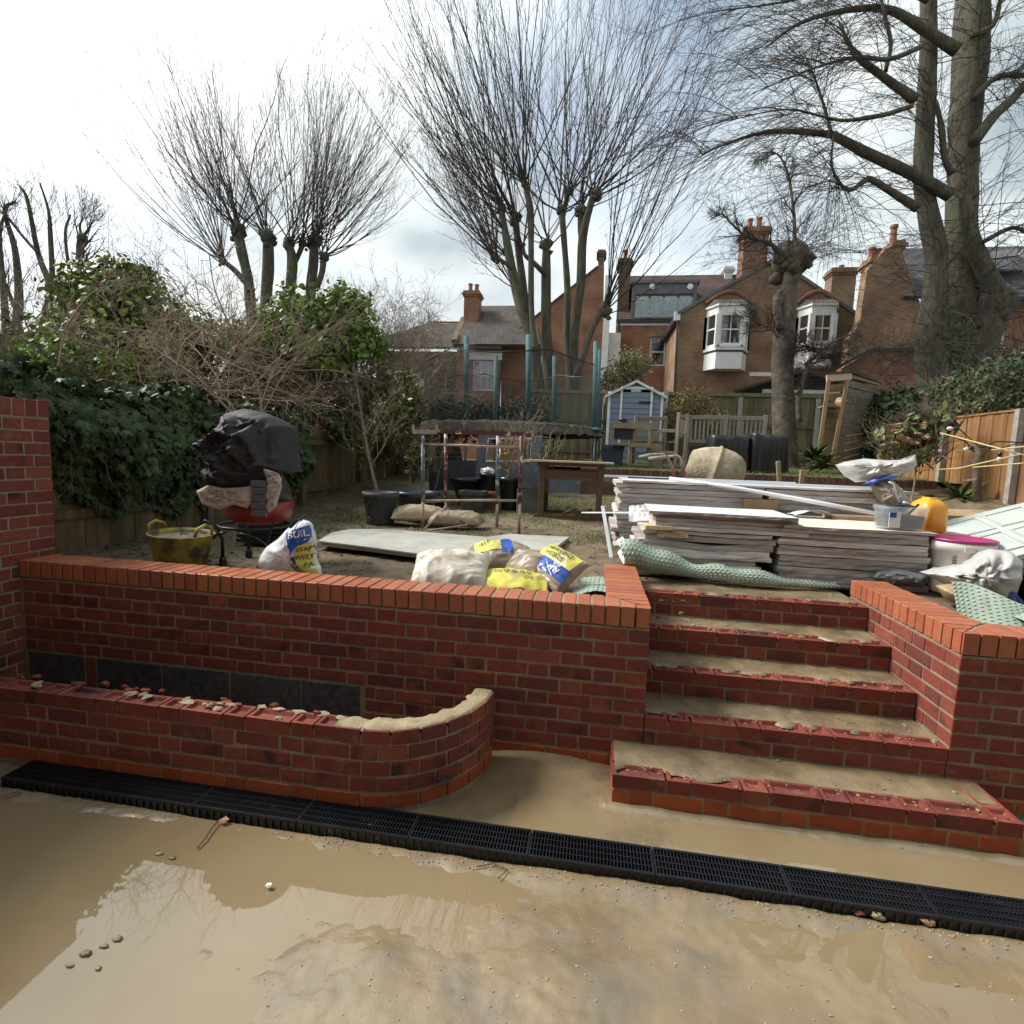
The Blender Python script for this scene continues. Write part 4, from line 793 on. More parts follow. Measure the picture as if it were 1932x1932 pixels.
o = stuff(mesh_np('grass', np.concatenate([V, V2]), np.concatenate([F_, F2 + len(V)]), leafmat('grass_blade', (.15, .20, .045), (.08, .11, .03), .5, sc=2))); o['label'] = 'thin short grass on the muddy lawn'; o['category'] = 'grass'
n = 5200; X = np.where(rng.random(n) < .4, rng.uniform(-4.2, -2.2, n), rng.uniform(-4.2, 3.2, n)); Y = .25 + rng.random(n)**1.2 * 5.4; k = ~((X > -.25) & (X < W + .25) & (Y < 1.36)); X, Y = X[k], Y[k]; n = len(X); P = np.stack([X, Y, garden_z(X, Y) + .006], 1); V, F_ = leaf_batch(P, unit(n) * .35 + np.array([0, 0, 1]), unit(n), rng.uniform(.012, .045, n) * (1 - .5*(Y > 2.5)), OVAL, .3)
o = stuff(mesh_np('leaf_litter', V, F_, mat('dead_leaf', (.17, .095, .055), (.06, .035, .022), rough=.7, scale=2.5, bump=0, c3=(.38, .33, .26), s3=5, r3=(.62, .66)))); o['label'] = 'dead leaves and crumbs littering the muddy lawn'; o['category'] = 'leaves'
o = scatter_lump('soil_clods', mat('soil_clod', (.14, .10, .065), (.06, .045, .03), rough=.9, scale=20), 1100, (-4.1, .3, .24, 4), (.005, .018), lambda X, Y: gz(X, Y), 77); o['label'] = 'clods and stones in the muddy lawn'; o['category'] = 'soil'
# ------------------------------------------------------------------ houses beyond the gardens
def house_brick(name, a, b, mo):
    m = bpy.data.materials.new(name); m.use_nodes = True; t = m.node_tree; N = t.nodes; K = t.links.new; bs = N['Principled BSDF']; tcn = N.new('ShaderNodeTexCoord'); sp = N.new('ShaderNodeSeparateXYZ'); K(tcn.outputs['Object'], sp.inputs[0])
    ad = N.new('ShaderNodeMath'); ad.operation = 'ADD'; K(sp.outputs[0], ad.inputs[0]); K(sp.outputs[1], ad.inputs[1]); cb = N.new('ShaderNodeCombineXYZ'); K(ad.outputs[0], cb.inputs[0]); K(sp.outputs[2], cb.inputs[1])
    br = N.new('ShaderNodeTexBrick'); K(cb.outputs[0], br.inputs[0]); br.inputs['Scale'].default_value = 1; br.inputs['Brick Width'].default_value = .225; br.inputs['Row Height'].default_value = .075; br.inputs['Mortar Size'].default_value = .009
    br.inputs['Color1'].default_value = (*a, 1); br.inputs['Color2'].default_value = (*b, 1); br.inputs['Mortar'].default_value = (*mo, 1)
    nz = N.new('ShaderNodeTexNoise'); nz.inputs['Scale'].default_value = .9; nz.inputs['Detail'].default_value = 7; K(tcn.outputs['Object'], nz.inputs[0]); mr = N.new('ShaderNodeMapRange'); K(nz.outputs[0], mr.inputs[0]); mr.inputs[1].default_value = .3; mr.inputs[2].default_value = .7; mr.inputs[3].default_value = .55; mr.inputs[4].default_value = 1.25
    hs = N.new('ShaderNodeHueSaturation'); K(br.outputs[0], hs.inputs['Color']); K(mr.outputs[0], hs.inputs['Value']); K(hs.outputs[0], bs.inputs['Base Color']); bs.inputs['Roughness'].default_value = .9
    bn = N.new('ShaderNodeBump'); bn.inputs['Strength'].default_value = .5; bn.inputs['Distance'].default_value = .01; bn.invert = True; K(br.outputs['Fac'], bn.inputs['Height']); K(bn.outputs[0], bs.inputs['Normal']); return m
def tile_mat(name, a, b, w, h):
    m = house_brick(name, a, b, tuple(x * .35 for x in a)); n = [x for x in m.node_tree.nodes if x.type == 'TEX_BRICK'][0]; n.inputs['Brick Width'].default_value = w; n.inputs['Row Height'].default_value = h; n.inputs['Mortar Size'].default_value = .012; return m
HB_red = house_brick('house_red_brick', (.35, .135, .07), (.25, .10, .055), (.25, .19, .13))
HB_stock = house_brick('house_stock_brick', (.31, .16, .085), (.20, .115, .068), (.27, .22, .15))
HB_dark = house_brick('house_dark_brick', (.17, .10, .06), (.10, .065, .045), (.14, .11, .08))
T_slate = tile_mat('slate_roof', (.085, .085, .09), (.055, .055, .06), .3, .16); T_tile = tile_mat('clay_tile_roof', (.095, .06, .048), (.07, .046, .038), .25, .2); T_brown = tile_mat('brown_tile_roof', (.105, .085, .068), (.07, .058, .05), .22, .14)
M_white = mat('white_paint', (.78, .78, .76), (.66, .66, .63), rough=.5, scale=3, bump=.1, c3=(.5, .48, .42), s3=4, r3=(.62, .8)); M_render = mat('pale_render', (.62, .60, .55), (.5, .48, .43), rough=.85, scale=2)
M_glass = mat('window_glass', (.03, .035, .04), (.015, .018, .02), rough=.04, scale=1, bump=0); M_glass.node_tree.nodes['Principled BSDF'].inputs['IOR'].default_value = 2.3; M_lead = mat('lead_flashing', (.13, .135, .14), (.09, .09, .095), rough=.6, scale=5); M_dark = mat('dark_fascia', (.025, .024, .024), rough=.5); M_pot = mat('terracotta', (.33, .12, .06), (.2, .08, .05), rough=.85, scale=6)
def hp(x, y, Y): p = at(x, y, Y=Y); return p.x, p.z
def wall_cells(mb, x0, x1, z0, z1, Y, holes, rev=.14, thick=.3):
    xs = sorted({x0, x1, *[v for h in holes for v in (h[0], h[1])]}); zs = sorted({z0, z1, *[v for h in holes for v in (h[2], h[3])]})
    for a, b in zip(xs, xs[1:]):
        for c, d in zip(zs, zs[1:]):
            if any(h[0] <= (a+b)/2 <= h[1] and h[2] <= (c+d)/2 <= h[3] for h in holes): continue
            mb.box(a, b, Y, Y + thick, c, d)
    return mb
def sash(parent, x0, x1, z0, z1, Y, cols=2, fr=.075, name='window', arch=False, m=None):
    """sash window set in its opening: frame, two sashes with glazing bars, panes as sub-parts"""
    mid = (z0 + z1)/2; m = m or M_white; mb = MB()
    mb.box(x0, x0 + fr, Y, Y + .09, z0, z1); mb.box(x1 - fr, x1, Y, Y + .09, z0, z1); mb.box(x0 + fr, x1 - fr, Y + .002, Y + .09, z0, z0 + fr * 1.2); mb.box(x0 + fr, x1 - fr, Y + .002, Y + .09, z1 - fr, z1); mb.box(x0 + fr, x1 - fr, Y + .004, Y + .08, mid - .03, mid + .03)
    n = cols; wv = (x1 - x0 - 2*fr) / n
    for i in range(1, n): mb.box(x0 + fr + i*wv - .02, x0 + fr + i*wv + .02, Y + .01, Y + .07, z0 + fr*1.2, mid - .03); mb.box(x0 + fr + i*wv - .02, x0 + fr + i*wv + .02, Y + .01, Y + .07, mid + .03, z1 - fr)
    w_ = mb.build(name, m, parent)
    for i in range(n):
        for a, b in ((z0 + fr, mid - .02), (mid + .02, z1 - fr * .8)): MB().box(x0 + fr + i*wv + .005, x0 + fr + (i+1)*wv - .005, Y + .045, Y + .055, a, b).build('pane', M_glass, w_)
    MB().box(x0 - .08, x1 + .08, Y - .07, Y - .003, z0 - .09, z0).build('sill', m, w_)
    return w_
def chimney(parent, x0, x1, z0, z1, Y, dep, m, pots):
    mb = MB().box(x0, x1, Y, Y + dep, z0, z1 - .35); w = x1 - x0
    for i, (o, a, b) in enumerate(((.05, .35, .24), (.11, .24, .12), (.05, .12, 0))): mb.box(x0 - o, x1 + o, Y - o, Y + dep + o, z1 - a + .001, z1 - b)
    c = mb.build('chimney', m, parent)
    for f, h in pots: MB().lathe([(.13, 0), (.11, h * .8), (.14, h * .85), (.14, h), (.10, h), (.09, .05)], 10, Matrix.Translation((x0 + w * f, Y + dep/2, z1))).build('chimney_pot', M_pot, c, smooth=False)
    return c
def roof_quad(parent, pts, m, th=.12, name='roof'):
    a = [Vector(p) for p in pts]; n = (a[1] - a[0]).cross(a[2] - a[0]).normalized(); n = n if n.z > 0 else -n; k = len(a)
    return MB().add([tuple(p) for p in a] + [tuple(p + n * th) for p in a], [tuple(range(k)), tuple(range(k, 2*k))] + [(i, (i+1) % k, (i+1) % k + k, i + k) for i in range(k)]).build(name, m, parent)
G0 = 1.3
# --- H3: gabled house with two white bays
Y3 = 24.0
h3 = thing('brick_house', 'brick house with two white bay windows and a tall central chimney', 'house', (*[at(1450, 700, Y=Y3)[i] for i in (0, 1)], G0))
xl, zl = hp(1283, 592, Y3); xr, zr = hp(1632, 608, Y3); xa, za = hp(1462, 492, Y3)
b1 = [*hp(1326, 700, Y3), *hp(1415, 585, Y3)]; b2 = [*hp(1497, 695, Y3), *hp(1578, 585, Y3)]
mb = MB().prism([(xl, G0), (xr, G0), (xr, zr), (xa + .6, za - .25), (xa - .6, za - .25), (xl, zl)], Y3, Y3 + .4); mb.box(xl, xl + .3, Y3 + .4, Y3 + 5, G0, zl - .1); mb.box(xr - .3, xr, Y3 + .4, Y3 + 5, G0, zr - .1)
mb.build('wall', HB_stock, h3)
for s, (xe, ze) in ((-1, (xl - .15, zl - .05)), (1, (xr + .15, zr - .05))): roof_quad(h3, [(xe, Y3 + .05, ze), (xa, Y3 + .05, za), (xa, Y3 + 6, za), (xe, Y3 + 6, ze)], T_slate)
for (xa0, za0), (xb0, zb0) in (((xl - .1, zl), (xa, za + .05)), ((xr + .1, zr), (xa, za + .05))): MB().bar((xa0, Y3 - .02, za0 + .02), (xb0, Y3 - .02, zb0 + .02), .12, .14).build('verge', M_lead, h3)
mb = MB().box(xl - .22, xl - .06, Y3 + .1, Y3 + 5, zl - .25, zl - .05); mb.build('gutter', M_dark, h3); MB().box(xl - .25, xl + .02, Y3 - .03, Y3 + .1, zl - .3, zl + .1).build('fascia', M_white, h3)
MB().tube([(xl - .08, Y3 - .06, zl - .3), (xl + .02, Y3 - .06, G0)], .05, 8).build('downpipe', M_dark, h3)
for (x0, z0, x1, z1) in (b1, b2):
    w = x1 - x0; d = .75; zc = z0 + (z1 - z0) * .30; zt = z1
    bay = MB(); o2 = [(x0, Y3), (x0 + w*.2, Y3 - d), (x1 - w*.2, Y3 - d), (x1, Y3)]
    def skirt(mb, za_, zb_, grow=0):
        pts = [(x0 - grow, Y3 - .01), (x0 + w*.2 - grow*.5, Y3 - d - grow), (x1 - w*.2 + grow*.5, Y3 - d - grow), (x1 + grow, Y3 - .01)]
        return mb.add([(a, b, z) for z in (za_, zb_) for a, b in pts], [(0, 1, 2, 3), (4, 5, 6, 7), (0, 1, 5, 4), (1, 2, 6, 5), (2, 3, 7, 6), (3, 0, 4, 7)])
    bw = skirt(bay, z0, zc - .10).build('bay', M_white, h3); skirt(MB(), zc + .001, zc + .12, .06).build('sill', M_white, bw); skirt(MB(), zt - .34, zt, .02).build('head', M_white, bw); skirt(MB(), zt + .001, zt + .10, .10).build('cornice', M_white, bw)
    skirt(MB(), zc - .10 + .001, zc, -.02).build('band', M_lead, bw)
    for i in range(4): # corner posts
        cx, cy = o2[i]; MB().box(cx - .09, cx + .09, cy - (.09 if i in (1, 2) else .0), cy + .09, zc + .121, zt - .341).build('mullion', M_white, bw)
    sash(bw, x0 + w*.2 + .092, x1 - w*.2 - .092, zc + .215, zt - .342, Y3 - d - .02, 2)
    for (ax, ay), (bx, by) in ((o2[0], o2[1]), (o2[3], o2[2])):
        A_ = Vector((ax, ay, 0)); B_ = Vector((bx, by, 0)); A2, B2 = A_.lerp(B_, .16), A_.lerp(B_, .84); mm = MB(); n_ = Vector((0, -1, 0))
        for q in (0, 1): pass
        mid = (zc + zt) / 2
        mm.bar(A2 + Vector((0, 0, mid)), B2 + Vector((0, 0, mid)), .06, .07); mm.bar(A2 + Vector((0, 0, zc + .2)), B2 + Vector((0, 0, zc + .2)), .06, .14)
        for P_ in (A2, B2): mm.bar(P_ + Vector((0, 0, zc + .12)), P_ + Vector((0, 0, zt - .34)), .07, .07)
        mm.build('side_window', M_white, bw)
        MB().add([tuple(A2 + Vector((0, .02, z))) for z in (zc + .2, zt - .34)] + [tuple(B2 + Vector((0, .02, z))) for z in (zt - .34, zc + .2)], [(0, 1, 2, 3)]).build('pane', M_glass, bw)
    r_ = [(x0 - .12, Y3 - .02, zt + .1), (x0 + w*.2 - .06, Y3 - d - .12, zt + .1), (x1 - w*.2 + .06, Y3 - d - .12, zt + .1), (x1 + .12, Y3 - .02, zt + .1)]; tp = [(x0 + w*.15, Y3 - .01, zt + .5), (x1 - w*.15, Y3 - .01, zt + .5)]
    MB().add(r_ + tp, [(0, 1, 4), (1, 2, 5, 4), (2, 3, 5), (0, 3, 5, 4), (0, 1, 2, 3)]).build('bay_roof', T_brown, bw)
    MB().tube([(x0 - .1 + (w + .2) * i/12, Y3 - .015, zt + .30 + .52 * math.sin(math.pi * i/12)) for i in range(13)], .10, 6).build('arch', HB_red, bw)
cx0, cz1 = hp(1406, 428, Y3 + 1.5); cx1, _ = hp(1452, 430, Y3 + 1.5); chimney(h3, cx0, cx1, za - 1.2, cz1, Y3 + 1.5, 1.0, HB_red, ((.3, .55), (.68, .6)))
q0 = hp(1572, 505, Y3 + 4); q1 = hp(1618, 500, Y3 + 4); chimney(h3, q0[0], q1[0], q0[1] - 3, q0[1], Y3 + 4, .9, HB_stock, ((.5, .25),))
p_ = hp(1235 + 210, 706, Y3); MB().box(xa - .7, xa + .6, Y3 - .05, Y3 - .002, p_[1] - .1, p_[1] + .08).build('overflow_box', M_white, h3)
roof_quad(h3, [(xr - .2, Y3 + 1.5, zr + .3), (xr + 1.2, Y3 + 1.4, zr - 1.2), (xr + 1.2, Y3 + 5, zr - 1.2), (xr - .2, Y3 + 5, zr + .3)], M_lead, name='lead_roof')
# --- H2: house with the glazed loft dormer
Y2 = 29.0
h2 = thing('brick_house', 'red brick house with dark glazed loft dormer behind the bay house', 'house', (at(1230, 700, Y=Y2).x, Y2, G0))
xl, zt = hp(1166, 610, Y2); xr, _ = hp(1330, 610, Y2); w0 = hp(1224, 690, Y2); w1 = hp(1258, 636, Y2)
wall_cells(MB(), xl, xr, G0, zt, Y2, [(w0[0], w1[0], w0[1], w1[1])], thick=.4).build('wall', HB_red, h2)
sash(h2, w0[0] + .01, w1[0] - .01, w0[1], w1[1], Y2 + .12, 1)
MB().box(w0[0] - .15, w1[0] + .15, Y2 - .03, Y2 - .002, w1[1] + .02, w1[1] + .42).build('lintel', HB_stock, h2)
MB().box(xl - .1, xr, Y2 - .15, Y2 + .1, zt + .002, zt + .16).build('gutter', M_dark, h2); MB().box(xl - .05, xr, Y2 - .04, Y2 - .003, zt - .12, zt - .001).build('fascia', M_white, h2)
rz0 = hp(1180, 524, Y2 + 3)[1]; rxr = hp(1405, 520, Y2 + 3)[0]
roof_quad(h2, [(xl, Y2 + .1, zt + .15), (rxr, Y2 + .1, zt + .15), (rxr, Y2 + 3, rz0), (xl, Y2 + 3, rz0)], T_tile)
d0 = hp(1190, 606, Y2); d1 = hp(1317, 533, Y2); dm = thing_ = MB().box(d0[0], d0[0] + .2, Y2 + .1, Y2 + 2.6, d0[1] + .16, d1[1]); dm.box(d1[0] - .2, d1[0], Y2 + .1, Y2 + 2.6, d0[1] + .16, d1[1]); dm.box(d0[0] + .201, d1[0] - .201, Y2 + .1, Y2 + 2.6, d1[1] - .55, d1[1] - .002); dm.box(d0[0] - .12, d1[0] + .12, Y2, Y2 + 2.8, d1[1] + .001, d1[1] + .14)
dmo = dm.build('dormer', M_lead, h2); gx0, gx1, g0, g1 = d0[0] + .202, d1[0] - .202, d0[1] + .18, d1[1] - .552
fr = MB().box(gx0, gx1, Y2 + .12, Y2 + .2, g0, g0 + .18); M_fr = mat('white_frame', (.8, .8, .8), rough=.4, bump=0); fr.build('sill', M_fr, dmo)
for i in range(4):
    a = gx0 + (gx1 - gx0) * i/4; b = gx0 + (gx1 - gx0) * (i+1)/4; f_ = MB(); f_.box(a, a + .07, Y2 + .14, Y2 + .22, g0 + .181, g1); f_.box(b - .07, b, Y2 + .14, Y2 + .22, g0 + .181, g1); f_.box(a + .07, b - .07, Y2 + .142, Y2 + .22, g1 - .08, g1); f_.box(a + .07, b - .07, Y2 + .142, Y2 + .22, g0 + .181, g0 + .25)
    f_.build('door_frame', M_dark, dmo); MB().box(a + .075, b - .075, Y2 + .18, Y2 + .19, g0 + .25, g1 - .08).build('pane', M_glass, dmo)
MB().box(gx0, gx1, Y2 + .03, Y2 + .05, g0 + .1, g0 + 1.1).build('glass_balustrade', mat('clear_glass', (.55, .68, .72), rough=.05, bump=0, alpha=.4), dmo)
for xx in (1230, 1302): p = at(xx, 541, Y=Y2 + .08); MB().lathe([(.16, 0), (.16, .06), (.0, .09)], 14, Matrix.Translation(p) @ Matrix.Rotation(math.pi/2, 4, 'X')).build('lamp', M_white, dmo)
c0 = hp(1169, 500, Y2 + 1); c1 = hp(1190, 500, Y2 + 1); chimney(h2, c0[0], c1[0], zt - .2, c0[1] + .2, Y2 + .5, 1.5, HB_dark, ((.5, .7),))
c0 = hp(1366, 507, Y2 + 3); c1 = hp(1380, 507, Y2 + 3); chimney(h2, c0[0], c1[0], rz0 - .8, c0[1], Y2 + 2.6, .6, M_render, ())
MB().tube([(xl + .05, Y2 - .06, zt), (xl + .02, Y2 - .06, G0)], .06, 8).build('downpipe', M_dark, h2)
for zz in (640, 655):
    p = at(1161, zz, Y=Y2 - .2); MB().lathe([(.0, 0), (.22, .05), (.3, .13)], 14, Matrix.Translation(p) @ Matrix.Rotation(RAD(70), 4, 'Y') ).build('satellite_dish', M_lead, h2)
# --- H1: left houses
Y1 = 27.0
h1 = thing('brick_house', 'brick house with steep brown roof and crested ridge left of the centre pollard', 'house', (at(880, 700, Y=Y1).x, Y1, G0))
xl, ze = hp(862, 658, Y1); xr, _ = hp(945, 658, Y1); xfar = hp(700, 665, Y1)[0]; w0 = hp(890, 737, Y1); w1 = hp(937, 680, Y1)
wall_cells(MB(), xl, xr, G0, ze, Y1, [(w0[0], w1[0], w0[1], w1[1])], thick=.35).build('wall', HB_red, h1); sash(h1, w0[0] + .01, w1[0] - .01, w0[1], w1[1], Y1 + .1, 3)
MB().box(xfar, xl - .002, Y1 + .8, Y1 + 1.2, G0, ze).build('wall', HB_dark, h1); u0 = hp(772, 760, Y1 + .75); u1 = hp(800, 715, Y1 + .75); sash(h1, u0[0], u1[0], u0[1], u1[1], Y1 + .68, 2)
MB().box(xl - .2, xr + .1, Y1 - .25, Y1 - .02, ze - .05, ze + .12).build('gutter', M_dark, h1)
MB().box(w0[0] - .3, w1[0] + .3, Y1 - .02, Y1 - .002, w1[1] + .03, w1[1] + .5).build('lintel', M_render, h1)
rt = hp(880, 600, Y1 + 3)[1]; rr2 = hp(1003, 580, Y1 + 3); roof_quad(h1, [(xl - .2, Y1 - .2, ze + .12), (xr + 2.2, Y1 - .2, ze + .12), (rr2[0], Y1 + 3, rr2[1]), (xl + .3, Y1 + 3, rr2[1])], T_brown)
ra = hp(808, 614, Y1 + 3); rb = hp(866, 612, Y1 + 3); roof_quad(h1, [(xfar - 1.5, Y1 + .6, ze + .1), (xl, Y1 + .6, ze + .1), (rb[0], Y1 + 3, ra[1]), (ra[0], Y1 + 3, ra[1])], T_brown)
MB().bar((xl - .1, Y1 - .2, ze + .3), (rb[0] + .3, Y1 + 3, ra[1] + .35), .3, .35).build('gable_parapet', HB_dark, h1)
rm = MB()
for i in range(14): a = ra[0] + (rb[0] - ra[0]) * (i + .5)/14; rm.lathe([(.0, 0), (.07, .05), (.07, .12), (0, .17)], 6, Matrix.Translation((a, Y1 + 3, ra[1] + .1)))
stuff(rm.build('ridge_crest', M_pot, h1)); MB().lathe([(.06, 0), (.03, .3), (.09, .4), (.02, .5), (.02, .9), (0, .95)], 8, Matrix.Translation((ra[0], Y1 + 3, ra[1] + .1))).build('finial', M_dark, h1)
c0 = hp(876, 548, Y1 + 1.5); c1 = hp(903, 548, Y1 + 1.5); chimney(h1, c0[0], c1[0], ze, c0[1], Y1 + 1.5, .9, HB_red, ((.3, .5), (.75, .45)))
h1b = thing('brick_house', 'tall plain orange brick gable end seen through the centre pollard stems', 'house', (at(1075, 700, Y=Y1 + 1).x, Y1 + 1, G0)); Yb = Y1 + 1
g = [hp(946, 800, Yb), hp(1138, 800, Yb), hp(1140, 498, Yb), hp(1128, 505, Yb), hp(985, 620, Yb), hp(946, 640, Yb)]; g[0] = (g[0][0], G0); g[1] = (g[1][0], G0)
MB().prism(g, Yb, Yb + .4).build('wall', HB_red, h1b); MB().box(g[1][0] + .002, g[1][0] + .7, Yb + .1, Yb + 5, G0, g[2][1] - 3.6).build('side_wall', M_render, h1b); MB().box(g[1][0] - .30, g[1][0] + .05, Yb - .06, Yb - .002, G0, g[2][1] - .6).build('render_strip', M_white, h1b)
for a, b in ((3, 4), (4, 5)): MB().bar((g[a][0], Yb + .2, g[a][1] + .06), (g[b][0], Yb + .2, g[b][1] + .06), .5, .12).build('verge', T_brown, h1b)
c0 = hp(1130, 470, Yb); c1 = hp(1141, 470, Yb); chimney(h1b, c0[0], c1[0], g[3][1] - .5, c0[1], Yb + .1, .8, HB_dark, ())
w0 = hp(1018, 735, Yb); w1 = hp(1048, 672, Yb); sash(h1b, w0[0], w1[0], w0[1], w1[1], Yb - .06, 2)
# --- H4: right-hand house with slate roof
Y4 = 20.5
h4 = thing('brick_house', 'brick house with slate roof and tall side chimneys behind the huge tree', 'house', (at(1750, 700, Y=Y4).x, Y4, G0))
g = [hp(1600, 800, Y4), hp(1745, 800, Y4), hp(1745, 600, Y4), hp(1700, 470, Y4), hp(1672, 468, Y4), hp(1636, 510, Y4), hp(1622, 610, Y4), hp(1600, 640, Y4)]; g[0] = (g[0][0], G0); g[1] = (g[1][0], G0)
MB().prism(g, Y4, Y4 + .5).build('side_wall', HB_stock, h4); e0 = hp(1700, 565, Y4); e1 = hp(2050, 570, Y4); r0 = hp(1700, 474, Y4 + 3); r1 = hp(2080, 474, Y4 + 3)
roof_quad(h4, [(e0[0], Y4 - .1, e0[1]), (e1[0], Y4 - .1, e1[1]), (r1[0], Y4 + 3, r0[1]), (r0[0], Y4 + 3, r0[1])], T_slate)
s0 = hp(1745, 800, Y4 + .2); w0 = hp(1872, 652, Y4 + .2); w1 = hp(1902, 604, Y4 + .2)
wall_cells(MB(), g[1][0] + .002, e1[0], G0, e0[1], Y4 + .2, [(w0[0], w1[0], w0[1], w1[1])], thick=.3).build('wall', HB_red, h4); sash(h4, w0[0] + .01, w1[0] - .01, w0[1], w1[1], Y4 + .28, 2)
MB().box(g[1][0], e1[0], Y4 - .25, Y4 - .11, e0[1] - .12, e0[1] + .02).build('gutter', M_dark, h4)
for xx, yy in ((1885, 512),):
    p = Vector((*hp(xx, yy, Y4 + 1.3), 0)); P = Vector((p.x, Y4 + 1.2, p.y)); ang = math.atan2(r0[1] - e0[1], 3.1); sk = MB().box(-.45, .45, -.5, .5, .15, .22, Matrix.Translation(P) @ Matrix.Rotation(ang, 4, 'X')).build('skylight', M_dark, h4); MB().box(-.36, .36, -.41, .41, .221, .235, Matrix.Translation(P) @ Matrix.Rotation(ang, 4, 'X')).build('pane', M_glass, sk)
for a, b, y, pots in ((1642, 1668, 486, ((.3, .45), (.7, .4))), (1683, 1702, 456, ((.4, .7),))): c0 = hp(a, y, Y4 + .3); c1 = hp(b, y, Y4 + .3); chimney(h4, c0[0], c1[0], c0[1] - 2.2, c0[1], Y4 + .15, .8, HB_stock, pots)
p0 = hp(1915, 480, Y4); p1 = hp(1850, 560, Y4); MB().bar((p0[0], Y4 - .2, p0[1]), (p0[0] + 1.7, Y4 - .3, e0[1]), .2, .25).build('barge_board', M_render, h4); MB().bar((p0[0] - .02, Y4 - .2, p0[1]), (p0[0] - 1.2, Y4 + 1.4, p0[1] + .3), .2, .25).build('dormer_ridge', M_lead, h4)
l0 = hp(1860, 668, Y4 - 2); l1 = hp(2050, 660, Y4 - 2); roof_quad(h4, [(l0[0], Y4 - 2.4, l0[1] - .6), (l1[0], Y4 - 2.4, l0[1] - .6), (l1[0], Y4 + .1, l0[1] + .25), (l0[0], Y4 + .1, l0[1] + .25)], T_slate, name='lean_to_roof'); MB().box(l0[0], l1[0], Y4 - 2.3, Y4 - 2.1, G0, l0[1] - .65).build('lean_to_wall', M_render, h4)
# garden wall in front of H4
gw = thing('brick_outbuilding', 'low brick outbuilding with flat dark edge below the right house', 'outbuilding', (at(1680, 760, Y=18).x, 18, G0)); a = hp(1588, 690, 18); b = hp(1640, 664, 18); c = hp(1752, 664, 18)
MB().prism([(a[0], G0), (c[0], G0), (c[0], c[1]), (b[0], b[1]), (a[0], a[1] - .1)], 18, 18.4).build('wall', HB_red, gw); MB().bar((a[0] - .1, 17.95, a[1] - .04), (b[0], 17.95, b[1] + .06), .2, .1).build('edge', M_dark, gw); MB().bar((b[0], 17.95, b[1] + .06), (c[0], 17.95, c[1] + .06), .2, .1).build('edge', M_dark, gw)
# dark pitched shed roof just behind the fence
YS = 13.2
sh = thing('timber_outbuilding', 'dark pitched felt roofed outbuilding just behind the back fence', 'outbuilding', (at(1530, 740, Y=YS).x, YS, G0)); a = hp(1385, 737, YS); ap = hp(1521, 694, YS); b = hp(1660, 745, YS)
MB().prism([(a[0] + .3, G0), (b[0] - .2, G0), (b[0] - .2, b[1]), (ap[0], ap[1] - .12), (a[0] + .3, a[1])], YS + .3, YS + .4).build('gable', mat('black_board', (.03, .028, .026), rough=.8), sh)
for e_ in (a, b): roof_quad(sh, [(e_[0], YS, e_[1] - .05), (ap[0], YS, ap[1] - .1), (ap[0], YS + 3, ap[1] - .1), (e_[0], YS + 3, e_[1] - .05)], mat('roof_felt', (.045, .043, .042), (.03, .03, .03), rough=.85), .07)
MB().box(a[0] + .8, b[0] - .9, YS + .2, YS + .28, a[1] - .02, a[1] + .08).build('tie_beam', M_render, sh); MB().lathe([(.12, 0), (0, .22)], 4, Matrix.Translation((ap[0], YS + .1, ap[1] - .03))).build('finial', M_dark, sh)
